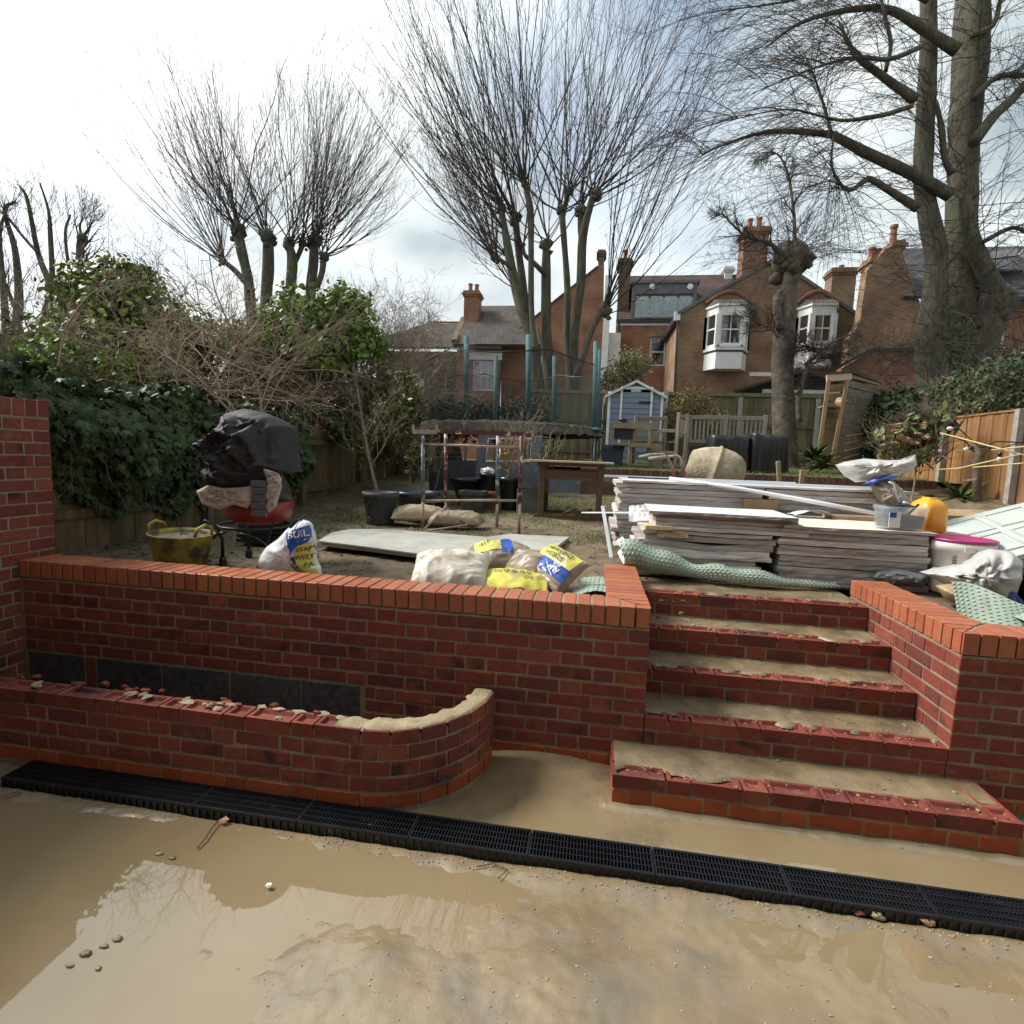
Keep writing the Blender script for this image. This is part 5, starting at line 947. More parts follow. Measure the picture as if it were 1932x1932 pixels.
# ------------------------------------------------------------------ things in the garden
def V3(*a): return Vector(a)
def crumple(m_obj, amp, sc, seed=0):
    me = m_obj.data; me.calc_loop_triangles()
    for v in me.vertices:
        p = v.co * sc + Vector((seed * 5.3, seed * 1.7, 0)); v.co += v.normal * amp * folds(p * .8)
    return m_obj
def folds(q):
    """sharp creases between soft swells"""
    w = Vector((mnoise.noise(q * .7 + Vector((9, 2, 4))), mnoise.noise(q * .7 + Vector((1, 7, 3))), mnoise.noise(q * .7)))
    q = q + w * .9; r = 0; a = 1.; f = 1.
    for k in range(4): n_ = 1 - abs(mnoise.noise(q * f + Vector((k * 3.7, 0, k)))) * 2.2; r += a * (max(0, n_)**2 - .3); a *= .5; f *= 2.05
    return r
class Bulge:
    """closed lumpy solid with a given front outline (x,z), real depth T behind and in front"""
    def __init__(s, pts, T, back=None, c=None, wr=.02, wsc=6, seed=0, flat=.5):
        s.p = [Vector((a, b)) for a, b in pts]; s.c = Vector(c) if c else sum(s.p, Vector((0, 0))) / len(s.p); s.T = T; s.B = back if back is not None else T; s.wr, s.ws, s.seed, s.flat = wr, wsc, seed, flat
    def frac(s, x, z):
        d = Vector((x, z)) - s.c; best = 1e9; n = len(s.p)
        if d.length < 1e-6: return 0
        for i in range(n):
            a, b = s.p[i] - s.c, s.p[(i+1) % n] - s.c; e_ = b - a; den = d.x * e_.y - d.y * e_.x
            if abs(den) < 1e-9: continue
            t = (a.x * e_.y - a.y * e_.x) / den; u = (a.x * d.y - a.y * d.x) / den
            if t > 0 and -.001 <= u <= 1.001: best = min(best, t)
        return min(1, 1 / best) if best < 1e9 else 1
    def wrin(s, x, z):
        return s.wr * folds(Vector((x * s.ws, s.seed * 3.1, z * s.ws)))
    def front(s, x, z, off=0): f = s.frac(x, z); return -s.T * max(0, 1 - f**2)**s.flat - s.wrin(x, z) * (1 - f**6) - off
    def mesh(s, rings=9, sub=5):
        n = len(s.p); o = []
        for i in range(n):
            for k in range(sub): o.append(s.p[i].lerp(s.p[(i+1) % n], k / sub))
        N_ = len(o); vs = []; fs = []; lv = [1 - (k / rings)**1.3 for k in range(rings)]
        for sd_ in (-1, 1):
            for j, l in enumerate(lv):
                for q in o:
                    P = s.c + (q - s.c) * l; y = s.front(P.x, P.y) if sd_ < 0 else s.B * max(0, 1 - l*l)**s.flat + s.wrin(P.x + 3, P.y)
                    vs.append((P.x, 0 if j == 0 else y, P.y))
            vs.append((s.c.x, s.front(s.c.x, s.c.y) if sd_ < 0 else s.B, s.c.y))
        H_ = rings * N_ + 1
        for h in (0, 1):
            for j in range(rings - 1):
                for k in range(N_):
                    a = h*H_ + j*N_ + k; b = h*H_ + j*N_ + (k+1) % N_; a2, b2 = a + N_, b + N_
                    if h == 1 and j == 0: a, b = k, (k+1) % N_
                    fs.append((a, b, b2, a2) if h == 0 else (a, a2, b2, b))
            for k in range(N_):
                a = h*H_ + (rings-1)*N_ + k; b = h*H_ + (rings-1)*N_ + (k+1) % N_; fs.append((a, b, h*H_ + H_ - 1) if h == 0 else (b, a, h*H_ + H_ - 1))
        used = sorted({i for f in fs for i in f}); mp_ = {u: i for i, u in enumerate(used)}
        m = MB(); m.v = [vs[u] for u in used]; m.f = [tuple(mp_[i] for i in f) for f in fs]; return m
    def patch(s, poly, off=.003, cell=.02):
        """flat print laid over the front surface"""
        b = bmesh.new(); vs = [b.verts.new((x, 0, z)) for x, z in poly]; b.faces.new(vs)
        for ax in (0, 2):
            lo, hi = min(v.co[ax] for v in b.verts), max(v.co[ax] for v in b.verts); c = lo + cell
            while c < hi:
                no = Vector((1, 0, 0)) if ax == 0 else Vector((0, 0, 1)); bmesh.ops.bisect_plane(b, geom=b.verts[:] + b.edges[:] + b.faces[:], plane_co=no * c, plane_no=no); c += cell
        m = MB(); b.verts.ensure_lookup_table(); b.verts.index_update(); m.v = [(v.co.x, s.front(v.co.x, v.co.z, off), v.co.z) for v in b.verts]; m.f = [tuple(v.index for v in f.verts) for f in b.faces]; b.free(); return m
def text_mesh(txt, size, bold=True):
    cu = bpy.data.curves.new('lettering', 'FONT'); cu.body = txt; cu.size = size; cu.offset = .012 * size if bold else 0; cu.resolution_u = 3; cu.align_x = 'CENTER'
    o = bpy.data.objects.new('lettering', cu); col.objects.link(o); dg = bpy.context.evaluated_depsgraph_get(); me = bpy.data.meshes.new_from_object(o.evaluated_get(dg)); bpy.data.objects.remove(o); return me
def letters(txt, size, m, parent, fn, name='lettering'):
    """lettering laid on a surface: fn maps flat (x, y) to a point"""
    me = text_mesh(txt, size); b = bmesh.new(); b.from_mesh(me); bmesh.ops.subdivide_edges(b, edges=b.edges[:], cuts=1); bmesh.ops.triangulate(b, faces=b.faces[:])
    for v in b.verts: v.co = Vector(fn(v.co.x, v.co.y))
    b.to_mesh(me); b.free(); me.materials.clear(); me.materials.append(m); return new_obj(name, me, parent)
def pillow(Lx, Ly, H, wr=.02, seed=0, sag=0):
    def top(x, y):
        u, v = abs(x) / (Lx/2), abs(y) / (Ly/2); h = H * (max(0, 1 - u**2.6) * max(0, 1 - v**2.6))**.45; q = Vector((x * 7, y * 7, seed * 3.3))
        return h + wr * folds(q * .8) * min(1, (1 - max(u, v)) * 5)
    m = MB(); n = 40
    e = lambda a: math.copysign(abs(a)**.85, a)
    def edge(u, v): x, y = e(u*2-1) * Lx/2, e(v*2-1) * Ly/2; k = 1 - .07 * (1 - (2*u-1)**2) * (abs(2*v-1) > .98) ; return x * (1 - .06 * (1 - (2*v-1)**2)), y * (1 - .06 * (1 - (2*u-1)**2))
    m.grid(lambda u, v: (*edge(u, v), top(*edge(u, v)) if 0 < u < 1 and 0 < v < 1 else 0), n, n); m.grid(lambda u, v: (*edge(u, v), -.35 * H * (max(0, 1 - abs(2*u-1)**3) * max(0, 1 - abs(2*v-1)**3))**.5), n, n)
    return m, top
def place(o, p, rot): o.location = p; o.rotation_euler = rot; return o
# --- covered kamado barbecue
bp = at(455, 1056, D=3.95); bz = gz(bp.x, bp.y)
bq = thing('barbecue', 'red kamado barbecue on black stand under a dusty black cover', 'barbecue', (bp.x, bp.y, bz), local=True); k_ = 3.95 / FPX
B2 = lambda x, y: ((x - 455) * k_, (1056 - y) * k_ - (bz - bp.z))
M_cover = mat('dusty_black_cloth', (.022, .022, .024), (.013, .013, .014), rough=.65, scale=5, bump=.35, bscale=220, c3=(.05, .042, .034), s3=3, r3=(.58, .8))
cv = Bulge([B2(*p) for p in ((400, 925), (388, 880), (382, 848), (384, 838), (410, 828), (425, 808), (440, 785), (470, 775), (500, 780), (525, 788), (545, 805), (550, 835), (556, 862), (558, 888), (535, 880), (512, 890), (500, 905), (480, 928), (440, 930))], .25, .36, B2(470, 850), .075, 5.2, 2, .46); o = cv.mesh(24, 6).build('cover', M_cover, bq, smooth=True)
egg = [(0, 0), (.15, .01), (.21, .04), (.232, .10), (.235, .17), (.22, .18), (0, .181)]
M_red = mat('red_glazed_ceramic', (.30, .022, .015), (.2, .015, .012), rough=.25, scale=30, bump=.4, bscale=120); zb = B2(470, 985)[1]
MB().lathe(egg, 28, Matrix.Translation((B2(475, 0)[0], .12, zb - .02))).build('body', M_red, bq, smooth=True)
MB().lathe([(.225, 0), (.21, .10), (.15, .20), (0, .24)], 28, Matrix.Translation((B2(475, 0)[0], .12, zb + .161))).build('dome', M_dark, bq, smooth=True)
sb = MB(); x0, x1 = B2(512, 0)[0], B2(540, 0)[0]
M_slat = mat('grey_slat', (.10, .10, .105), rough=.5)
for i in range(5): z = B2(0, 965 - i * 13)[1]; MB().box(x0, x1, -.20, -.175, z, z + .045).build('side_shelf_slat', M_slat, bq, bevel=.004)
M_rag = mat('dirty_felt', (.50, .42, .35), (.36, .29, .24), rough=.95, scale=8, bump=.4, bscale=90)
for pts, s in (([(396, 926), (420, 914), (450, 918), (480, 916), (504, 912), (508, 936), (496, 952), (470, 947), (440, 957), (408, 950)], 1), ([(528, 880), (556, 888), (562, 908), (540, 916)], 2), ([(540, 900), (562, 908), (552, 945), (538, 958), (514, 946)], 3)):
    Bulge([B2(*p) for p in pts], .014, .010, None, .020, 17, s, .3).mesh(12, 5).build('felt_flap', M_rag, bq, smooth=True).location = (.02, -.175, 0)
M_steel = mat('black_steel', (.02, .021, .023), (.012, .012, .013), rough=.4, bump=.05)
cx = B2(475, 0)[0]; zs = B2(0, 985)[1]
for i, (dx, dy) in enumerate(((-.16, -.2), (.20, -.12), (.18, .24), (-.2, .2))):
    MB().tube([(cx + dx * 1.3, .05 + dy * 1.3, zs + .03), (cx + dx * 1.0, .05 + dy, zs - .02), (cx + dx * .85, .05 + dy * .85, .2), (cx + dx * .85, .05 + dy * .85, .07)], .012, 8).build('leg', M_steel, bq, smooth=True)
    MB().lathe([(.02, 0), (.026, .01), (.026, .05), (.015, .07)], 12, Matrix.Translation((cx + dx * .85, .05 + dy * .85, 0))).build('castor', M_steel, bq)
MB().tube([(cx + .24 * math.cos(a), .05 + .24 * math.sin(a), zs - .02) for a in np.linspace(0, 6.28, 25)], .010, 6).build('ring', M_steel, bq, smooth=True)
for s in (-1, 1): MB().tube([(cx + s * .06 + s * .26 * t, -.2 + .1 * t, zs - .05 - .22 * t * t) for t in np.linspace(0, 1, 8)], .010, 6).build('brace', M_steel, bq, smooth=True)
# black slatted tray behind
p = at(490, 1015, D=4.5); MB_ = MB(); tr = thing('black_crate', 'black slatted plastic tray on the soil behind the barbecue', 'crate', p)
for i in range(5): MB().box(p.x - .22, p.x + .25, p.y + .01 * i, p.y + .02 + .01*i, p.z - .05 + i * .04, p.z - .02 + i * .04).build('slat', M_blk, tr)
MB().box(p.x - .22, p.x + .25, p.y + .06, p.y + .25, p.z - .05, p.z + .14).build('body', M_blk, tr)
p = at(540, 968, D=4.6); tag(lump(MB(), p, (.035, .03, .035), 4).build('plastic_wrapper', mat('cyan_plastic', (.10, .50, .62), rough=.3)), 'small crumpled cyan plastic wrapper under the barbecue', 'wrapper')
# --- yellow flexible tub
p = at(342, 1062, D=3.75); tz0 = gz(p.x, p.y)
tub = thing('builders_tub', 'muddy yellow flexible tub with two handles full of rubble', 'tub', (p.x, p.y, tz0), RAD(-8), local=True)
M_yel = mat('muddy_yellow_rubber', (.46, .40, .04), (.30, .27, .06), rough=.6, scale=9, bump=.2, c3=(.085, .068, .04), s3=7, r3=(.46, .62)); Hh = .245
MB().lathe([(.14, 0), (.155, .01), (.195, Hh - .01), (.208, Hh), (.208, Hh + .008), (.198, Hh + .008), (.185, Hh - .02), (.15, .03)], 32, Matrix.Rotation(RAD(3), 4, 'Y')).build('body', M_yel, tub, smooth=True)
for s in (-1, 1): MB().tube([(s * .20, -.07, Hh), (s * .215, -.055, Hh + .055), (s * .22, 0, Hh + .075), (s * .215, .055, Hh + .055), (s * .20, .07, Hh)], .011, 8).build('handle', M_yel, tub, smooth=True)
MB().grid(lambda u, v: (.19 * math.sqrt(u) * math.cos(v * 6.2832), .19 * math.sqrt(u) * math.sin(v * 6.2832), Hh - .03 + .03 * (1-u) + .02 * mnoise.noise(Vector((u * 9, math.cos(v*6.28) * 3, math.sin(v*6.28) * 3)))), 8, 24).build('rubble', mat('grey_rubble', (.24, .21, .16), (.12, .10, .08), rough=.95, scale=25, bump=1), tub, smooth=True)
# --- printed sacks. 1: the torn one standing on the left
M_film = mat('white_translucent_film', (.74, .76, .78), (.60, .62, .65), rough=.25, scale=6, bump=.25, bscale=30); M_pblue = mat('print_blue', (.03, .10, .42), (.02, .06, .28), rough=.3, scale=14, bump=.1); M_pyel = mat('print_yellow', (.66, .60, .09), (.54, .48, .09), rough=.35, scale=14, bump=.1, c3=(.30, .26, .14), s3=7, r3=(.52, .72)); M_pnavy = mat('print_navy', (.03, .035, .15), rough=.35, bump=0); M_pblk = mat('print_black', (.035, .035, .025), rough=.4, bump=0); M_pcream = mat('print_cream', (.82, .82, .62), rough=.4, bump=0)
D_ = 3.45; p = at(550, 1082, D=D_); p.z = gz(p.x, p.y) - .01; k_ = D_ / FPX
sk = thing('plastic_sack', 'torn white plastic sack with blue and yellow print standing behind the coping', 'sack', p, RAD(8), local=True); q1 = at(550, 1082, D=D_).z - p.z
B3 = lambda x, y: ((x - 550) * k_, (1082 - y) * k_ + q1); c8 = lambda x, y: (479.2 + x * .11702, 977.5 + y * .11702); E3 = lambda x, y: B3(*c8(x, y))
bl = Bulge([E3(*q) for q in ((80, 720), (120, 600), (210, 470), (400, 330), (470, 250), (560, 150), (600, 165), (700, 70), (740, 30), (760, 60), (800, 10), (890, 30), (935, 60), (960, 150), (1000, 250), (995, 480), (1010, 640), (1040, 740), (1080, 780), (1090, 960), (600, 980), (220, 930))], .10, .11, E3(620, 560), .010, 11, 3, .5); bl.mesh(11, 3).build('film', M_film, sk, smooth=True)
bl.patch([E3(*q) for q in ((570, 205), (925, 80), (955, 160), (975, 260), (930, 345), (880, 370), (790, 400), (720, 500), (690, 560), (680, 470), (610, 300))], .004).build('blue_panel', M_pblue, sk, smooth=True)
bl.patch([E3(*q) for q in ((790, 400), (930, 360), (995, 330), (990, 520), (1005, 650), (1060, 800), (1075, 870), (980, 850), (870, 790), (790, 690), (755, 570), (775, 480))], .004).build('yellow_panel', M_pyel, sk, smooth=True)
bl.patch([E3(*q) for q in ((700, 580), (752, 570), (788, 692), (868, 792), (1000, 862), (960, 880), (820, 855), (720, 750), (685, 680))], .0045).build('navy_band', M_pnavy, sk, smooth=True)
def on_bulge(b_, ox, oy, ang=0, fn=E3, sc=1):
    c_, s_ = math.cos(ang), math.sin(ang); X0, Z0 = fn(ox, oy)
    def f(x, y): X, Z = X0 + x*c_ - y*s_, Z0 + x*s_ + y*c_; return (X, b_.front(X, Z, .013), Z)
    return f
for txt, ox, oy, size, ang, m_ in (('BUIL', 800, 265, .062, .18, M_pcream), ('STAPL', 915, 475, .036, .12, M_pblk), ('WEST', 890, 605, .038, .06, M_pblk), ('PA', 960, 720, .036, .03, M_pblk), ('BUILDING', 800, 775, .030, -.78, M_pcream), ('0.', 955, 500, .016, 0, M_pblk), ('0.', 965, 630, .016, 0, M_pblk), ('0.', 985, 745, .016, 0, M_pblk)): letters(txt, size, m_, sk, on_bulge(bl, ox, oy, ang))
# sacks 2-6 heaped behind the coping
M_sack = mat('dirty_white_sack', (.62, .57, .48), (.46, .41, .33), rough=.55, scale=7, bump=.3, bscale=25, c3=(.22, .17, .11), s3=5, r3=(.55, .75)); M_sackb = mat('brown_wet_sack', (.36, .29, .21), (.22, .17, .12), rough=.4, scale=6, bump=.3, bscale=25, c3=(.5, .45, .38), s3=5, r3=(.58, .72))
def sack(label, x, y, D, size, rz, tilt, m, prints=(), seed=0, roll=0, dz=0):
    p = at(x, y, D=D); t = thing('sack', label, 'sack', p, 0, 'sacks heaped behind the coping', local=True); t.rotation_euler = (tilt, roll, rz); mb, top = pillow(*size, .015, seed); mb.build('body', m, t, smooth=True)
    for kind, a in prints:
        if kind == 'patch':
            x0, x1, y0, y1, pm = a; MB().grid(lambda u, v: (x0 + (x1-x0)*u, y0 + (y1-y0)*v, top(x0 + (x1-x0)*u, y0 + (y1-y0)*v) + .004), 22, 16).build('printed_panel', pm, t, smooth=True)
        else:
            s, ox, oy, sz, ang, pm = a; c_, s_ = math.cos(ang), math.sin(ang); letters(s, sz, pm, t, lambda x, y: (ox + x*c_ - y*s_, oy + x*s_ + y*c_, top(ox + x*c_ - y*s_, oy + x*s_ + y*c_) + .013))
    return t
sack('dirty white limp sack with a twisted neck behind the coping', 850, 1085, 3.45, (.50, .36, .13), RAD(8), RAD(32), M_sack, seed=1)
sack('half full brown sack with yellow and blue print lying behind the limp white sack', 948, 1058, 3.85, (.46, .34, .12), RAD(18), RAD(20), M_sackb, [('patch', (-.20, -.02, -.05, .15, M_pyel)), ('patch', (-.02, .06, -.08, .15, M_pblue)), ('text', ('WALL', -.1, .06, .05, .5, M_pblk))], 2)
sack('flat yellow printed sack at the bottom of the heap', 972, 1108, 3.42, (.46, .30, .09), RAD(5), RAD(18), M_sackb, [('patch', (-.2, .2, -.12, .13, M_pyel)), ('text', ('NEW BUILD', -.02, .02, .045, 0, M_pblk)), ('text', ('020', .08, -.05, .04, 0, M_pblk))], 3)
sack('brown wet sack squeezed between the printed sacks', 1000, 1075, 3.6, (.30, .26, .12), RAD(-20), RAD(30), M_sackb, seed=4)
sack('upright leaning sack with yellow panel and broad blue stripe near the coping corner', 1048, 1075, 3.5, (.40, .30, .09), RAD(-48), RAD(42), M_sackb, [('patch', (-.17, .17, .015, .13, M_pyel)), ('patch', (-.18, .18, -.075, .015, M_pblue)), ('text', ('NEW ROAD', 0, .085, .045, 0, M_pblk)), ('text', ('WEDALES', 0, .035, .042, 0, M_pblk)), ('text', ('020 8947', .04, .06, .02, 0, M_pblk)), ('text', ('MW', .08, -.05, .05, 0, M_pcream))], 5, RAD(10))
sack('long dusty tan sack lying left of the trestle leg', 790, 975, 6.0, (.62, .34, .13), RAD(22), 0, mat('tan_sack', (.50, .40, .24), (.36, .28, .16), rough=.5, scale=6, bump=.3, bscale=25), seed=7); sack('dark stained tan sack lying under the trestle', 862, 985, 5.85, (.58, .30, .13), RAD(2), 0, mat('stained_sack', (.38, .29, .19), (.20, .15, .10), rough=.5, scale=4, bump=.3, bscale=25), seed=8)
# --- fibre board sheet on the grass
M_sheet = mat('grey_board', (.44, .44, .40), (.34, .33, .29), rough=.6, scale=6, bump=.15, c3=(.24, .18, .12), s3=5, r3=(.58, .74))
def sheet(name, label, cat, pts, Z, th, m, group=None):
    P = [at(x, y, Z=Z) for x, y in pts]; n = len(P); return tag(MB().add([tuple(q) for q in P] + [tuple(q - Vector((0, 0, th))) for q in P], [tuple(range(n)), tuple(range(2*n-1, n-1, -1))] + [(i, (i+1) % n, (i+1) % n + n, i + n) for i in range(n)]).build(name, m), label, cat, group)
sheet('worktop_sheet', 'large grey worktop sheet with cut out corner lying on the grass', 'board', [(597, 1022), (625, 1005), (660, 998), (730, 998), (918, 1013), (960, 1007), (1074, 1013), (1030, 1046), (905, 1060), (700, 1034)], .84, .03, M_sheet)
o = sheet('worktop_strip', 'narrow grey offcut lying along the near edge of the worktop sheet', 'board', [(600, 1020), (690, 1023), (860, 1040), (905, 1055), (880, 1056), (690, 1031)], .852, .01, M_sheet)
# --- builder's trestle
p = at(892, 1003, D=5.75); tz0 = gz(p.x, p.y)
ts = thing('builders_trestle', 'rusty adjustable steel builders trestle splashed with plaster', 'trestle', (p.x, p.y, tz0)); M_mar = mat('maroon_steel', (.11, .022, .026), (.07, .018, .02), rough=.55, scale=9, bump=.3, c3=(.50, .46, .38), s3=16, r3=(.54, .62)); M_gs = mat('blue_grey_steel', (.10, .13, .15), (.07, .09, .10), rough=.5, scale=9, bump=.3, c3=(.50, .45, .38), s3=14, r3=(.54, .64)); M_plst = mat('plastered_steel', (.42, .34, .26), (.25, .17, .13), rough=.8, scale=14, bump=.4)
T = lambda x, y, D=5.75: at(1200/1.56522 + x * .16535, 1200/1.56522 + y * .16535, D=D)
for a, b, D, m_ in (((190, 320), (188, 1420), 5.6, M_gs), ((450, 310), (448, 1380), 5.95, M_mar), ((1045, 330), (1032, 1450), 5.95, M_gs), ((1313, 340), (1285, 1445), 5.6, M_mar)): A_, B_ = T(*a, D), T(*b, D); MB().tube([A_, A_.lerp(B_, .7)], .020, 10).build('upright', m_, ts, smooth=True); MB().tube([A_.lerp(B_, .66), Vector((B_.x, B_.y, gz(B_.x, B_.y)))], .0165, 10).build('inner_leg', M_plst, ts, smooth=True)
for a, b, D, D2_, m_, r in (((215, 432), (1300, 470), 5.6, 5.6, M_plst, .013), ((470, 440), (1040, 440), 5.95, 5.95, M_mar, .013), ((215, 1075), (1280, 1075), 5.6, 5.6, M_plst, .013), ((215, 1085), (1030, 1065), 5.95, 5.95, M_plst, .013), ((190, 1420), (455, 1140), 5.5, 5.9, M_plst, .012), ((460, 1150), (690, 1360), 5.95, 5.6, M_mar, .012), ((200, 1425), (690, 1355), 5.5, 5.6, M_plst, .010)): MB().tube([T(*a, D), T(*b, D2_)], r, 8).build('rail', m_, ts, smooth=True)
for a, b, D, m_ in (((75, 290), (345, 292), 5.6, M_plst), ((340, 285), (1425, 325), 5.75, M_mar)): A_, B_ = T(*a, D), T(*b, D); m2 = MB().bar(A_, B_, .06, .045); m2.bar(A_ + V3(.005, 0, .02), A_ + V3(.0, 0, .075), .012, .05, (0, 1, 0)); m2.bar(B_ + V3(-.005, 0, .02), B_ + V3(0, 0, .075), .012, .05, (0, 1, 0)); m2.build('top_bearer', m_, ts)
# --- wooden table
M_wood = mat('brown_timber', (.16, .085, .048), (.095, .05, .03), rough=.7, scale=4, stretch=(1, 1, 6), bump=.3, bscale=30); M_ply = mat('plywood', (.52, .42, .28), (.42, .33, .21), rough=.65, scale=5, stretch=(1, 6, 6), bump=.15)
c2 = lambda x, y: (900/1.56522 + x * .33069, 1150/1.56522 + y * .33069); D_ = 6.8; pa, pb = at(*c2(1345, 700), D=D_), at(*c2(1675, 700), D=D_); zt_ = at(*c2(1500, 415), D=D_).z; g0 = gz(pa.x, pa.y) - .01; x0, x1, y0 = pa.x, pb.x, pa.y; y1 = y0 + .62
tb_ = thing('work_table', 'brown timber work table with plywood top and floor rails', 'table', ((x0+x1)/2, y0 + .3, g0))
for x in (x0, x1):
    for y in (y0, y1): MB().box(x - .035, x + .035, y - .035, y + .035, g0, zt_ - .05).build('leg', M_wood, tb_, bevel=.004)
for y in (y0, y1): MB().box(x0 + .036, x1 - .036, y - .02, y + .02, zt_ - .22, zt_ - .10).build('apron', M_wood, tb_, bevel=.003); MB().box(x0 - .08, x1 + .10, y - .03, y + .03, g0 - .01, g0 + .05).build('floor_rail', M_wood, tb_)
MB().box(x0 - .06, x1 + .06, y0 - .05, y1 + .05, zt_ - .05, zt_ - .006).build('top_frame', M_wood, tb_, bevel=.003); e_ = at(*c2(1250, 402), D=D_ - .1); f_ = at(*c2(1762, 405), D=D_ - .1)
MB().box(e_.x, f_.x, y0 - .15, y1 + .1, zt_ - .005, zt_ + .016).build('plywood_top', M_ply, tb_)
lm_ = thing('small_ladder_frame', 'small timber ladder shaped frame lying under the work table', 'timber frame', (x0 + .45, y0 + .3, g0 + .05))
for s in (0, .2): MB().bar((x0 + .30 + s, y0 - .02, g0 + .075), (x0 + .42 + s, y1 - .05, g0 + .085), .045, .03).build('side', M_wood, lm_)
for t_ in (.35, .55): MB().bar((x0 + .33 + .12*t_, y0 + .5*t_, g0 + .08), (x0 + .49 + .12*t_, y0 + .5*t_, g0 + .08), .03, .02).build('rung', M_wood, lm_)
# --- pots
def pot(label, x, y, D, r, h, m, taper_=.8, cat='pot', name='plant_pot', rim=.02, sq=None, soil=True, panel=False):
    p = at(x, y, D=D); p.z = gz(p.x, p.y) - .01; t = thing(name, label, cat, p, local=True); MB().lathe([(r * taper_, 0), (r * (taper_ + .12 * (1-taper_)), h * .1), (r, h - .06), (r + rim, h - .05), (r + rim, h), (r - .02, h), (r - .03, h - .05)], 28 if not sq else 32, squash=sq).build('body', m, t, smooth=not sq)
    if soil: MB().lathe([(r - .022, h - .05), (.0, h - .03)], 20, squash=sq).build('soil', MATS['dark_soil'], t)
    if panel:
        fr = [(-.5, -.35), (-.35, -.5), (.35, -.5), (.5, -.35), (.5, .35), (.35, .5), (-.35, .5), (-.5, .35), (-.5, -.35)]; rr = lambda z: r * (taper_ + (1 - taper_) * z / h) + .004
        MB().tube([(rr(h*.45 + b * h * .5) * math.sin(a * 1.1), -rr(h*.45 + b * h * .5) * math.cos(a * 1.1), h*.45 + b * h * .5) for a, b in fr], .007, 6).build('moulding', m, t, smooth=True)
    return t
M_lp = mat('lead_grey_pot', (.062, .064, .066), (.04, .04, .042), rough=.6, scale=8, bump=.2, c3=(.16, .13, .10), s3=6, r3=(.6, .8)); M_bp = mat('blue_glazed_pot', (.028, .036, .065), (.02, .024, .045), rough=.3, scale=6, bump=.1); M_gp = mat('dark_green_glazed_pot', (.014, .035, .038), (.008, .012, .014), rough=.2, scale=5, bump=.1, stretch=(6, 6, 1))
pt = pot('lead grey pot with moulded panel holding a bare sapling', 718, 980, 6.0, .185, .36, M_lp, .8, panel=True)
tb = TB(); p = pt.location
for xy, w in (([(714, 935), (700, 880), (685, 800), (676, 740), (665, 690)], [7, 5, 4, 3, 1.5]), ([(700, 880), (730, 830), (740, 790)], [3, 2, 1.5]), ([(690, 820), (720, 770), (745, 740)], [3, 2, 1])): Q, R = pline(xy, 6.0, w); tb.add(Q, R); sprays(tb, Q, .006, 12, .1, .45, .7, 1, (0, 0, .1), .002)
V, F_ = tb.arrays(5); o = mesh_np('sapling', V - np.array(p), F_, M_twig3, pt)
pot('big blue glazed bowl pot behind the trestle foot', 785, 962, 6.4, .25, .36, M_bp, .6, rim=.03); pot('small dark pot tilted on the soil behind the trestle', 828, 935, 7.3, .10, .16, M_blk, .75); pot('dark square lead pot with moss and panel below the trestle rail', 893, 940, 7.1, .155, .28, M_lp, .9, sq=8, panel=False); pot('tall dark green glazed pot behind the trestle', 962, 935, 7.4, .155, .46, M_gp, .7, soil=False)
pot('terracotta pot half hidden behind the grey trestle leg', 925, 940, 7.4, .12, .26, M_pot, .8); pot('black bucket with a crumpled white bag in it on the terracotta pot', 922, 938, 7.45, .125, .50, M_blk, .85, cat='bucket', name='black_bucket'); pot('square grey planter beside the table leg', 1000, 948, 7.3, .17, .32, mat('grey_stone_planter', (.13, .13, .12), (.08, .08, .075), rough=.8, scale=8), 1, sq=9, rim=.0); pot('shallow dark bowl pot on the stack of pots', 885, 930, 7.7, .26, .40, M_blk, .5)
p = at(920, 890, D=7.4); tag(lump(MB(), p, (.09, .07, .055), 8, n=3).build('white_bag', M_film, smooth=False), 'crumpled white bag stuffed in the black bucket', 'bag')
leafy('potted_maple', 'small orange leaved bare maple in front of the grey panel with the hole', 'shrub', [(A(965, 835, 7.6), (.16, .15, .12)), (A(955, 865, 7.6), (.1, .1, .16))], 240, .05, leafmat('orange_leaf', (.55, .32, .06), (.35, .2, .05), .6), LANCE, stemm=MATS['pale_twig'], base=at(975, 940, D=7.6))
twig_mass('bare_twiggy_plant', 'pale bare twigs standing in the square grey planter', 'shrub', [(1005, 885, 7.3), (1000, 860, 7.3), (985, 860, 7.3)], 10, .3, .6, MATS['pale_twig'], at(1000, 920, D=7.3), up=1.2, r0=.005, num=4)
# --- trampoline
tp = thing('trampoline', 'round trampoline with teal padded poles and dark safety net', 'trampoline', (*at(965, 900, D=10.3)[:2], 1.15)); tc_ = at(962, 812, D=10.5); TZ = tc_.z - .02; TR = 1.68; M_teal = mat('teal_foam', (.075, .16, .17), (.05, .11, .12), rough=.8, scale=8, bump=.2); M_camo = mat('frayed_camo_pad', (.125, .105, .075), (.045, .042, .032), rough=.95, scale=14, bump=1, bscale=50)
circ = lambda r, z, n=48: [(tc_.x + r * math.cos(2*math.pi*i/n), tc_.y + r * math.sin(2*math.pi*i/n), z) for i in range(n+1)]
MB().tube(circ(TR, TZ), .03, 8).build('frame', M_steel, tp, smooth=True); MB().lathe([(TR - .12, TZ + .02), (.01, TZ - .03)], 40, Matrix.Translation((tc_.x, tc_.y, 0))).build('mat', M_blk, tp)
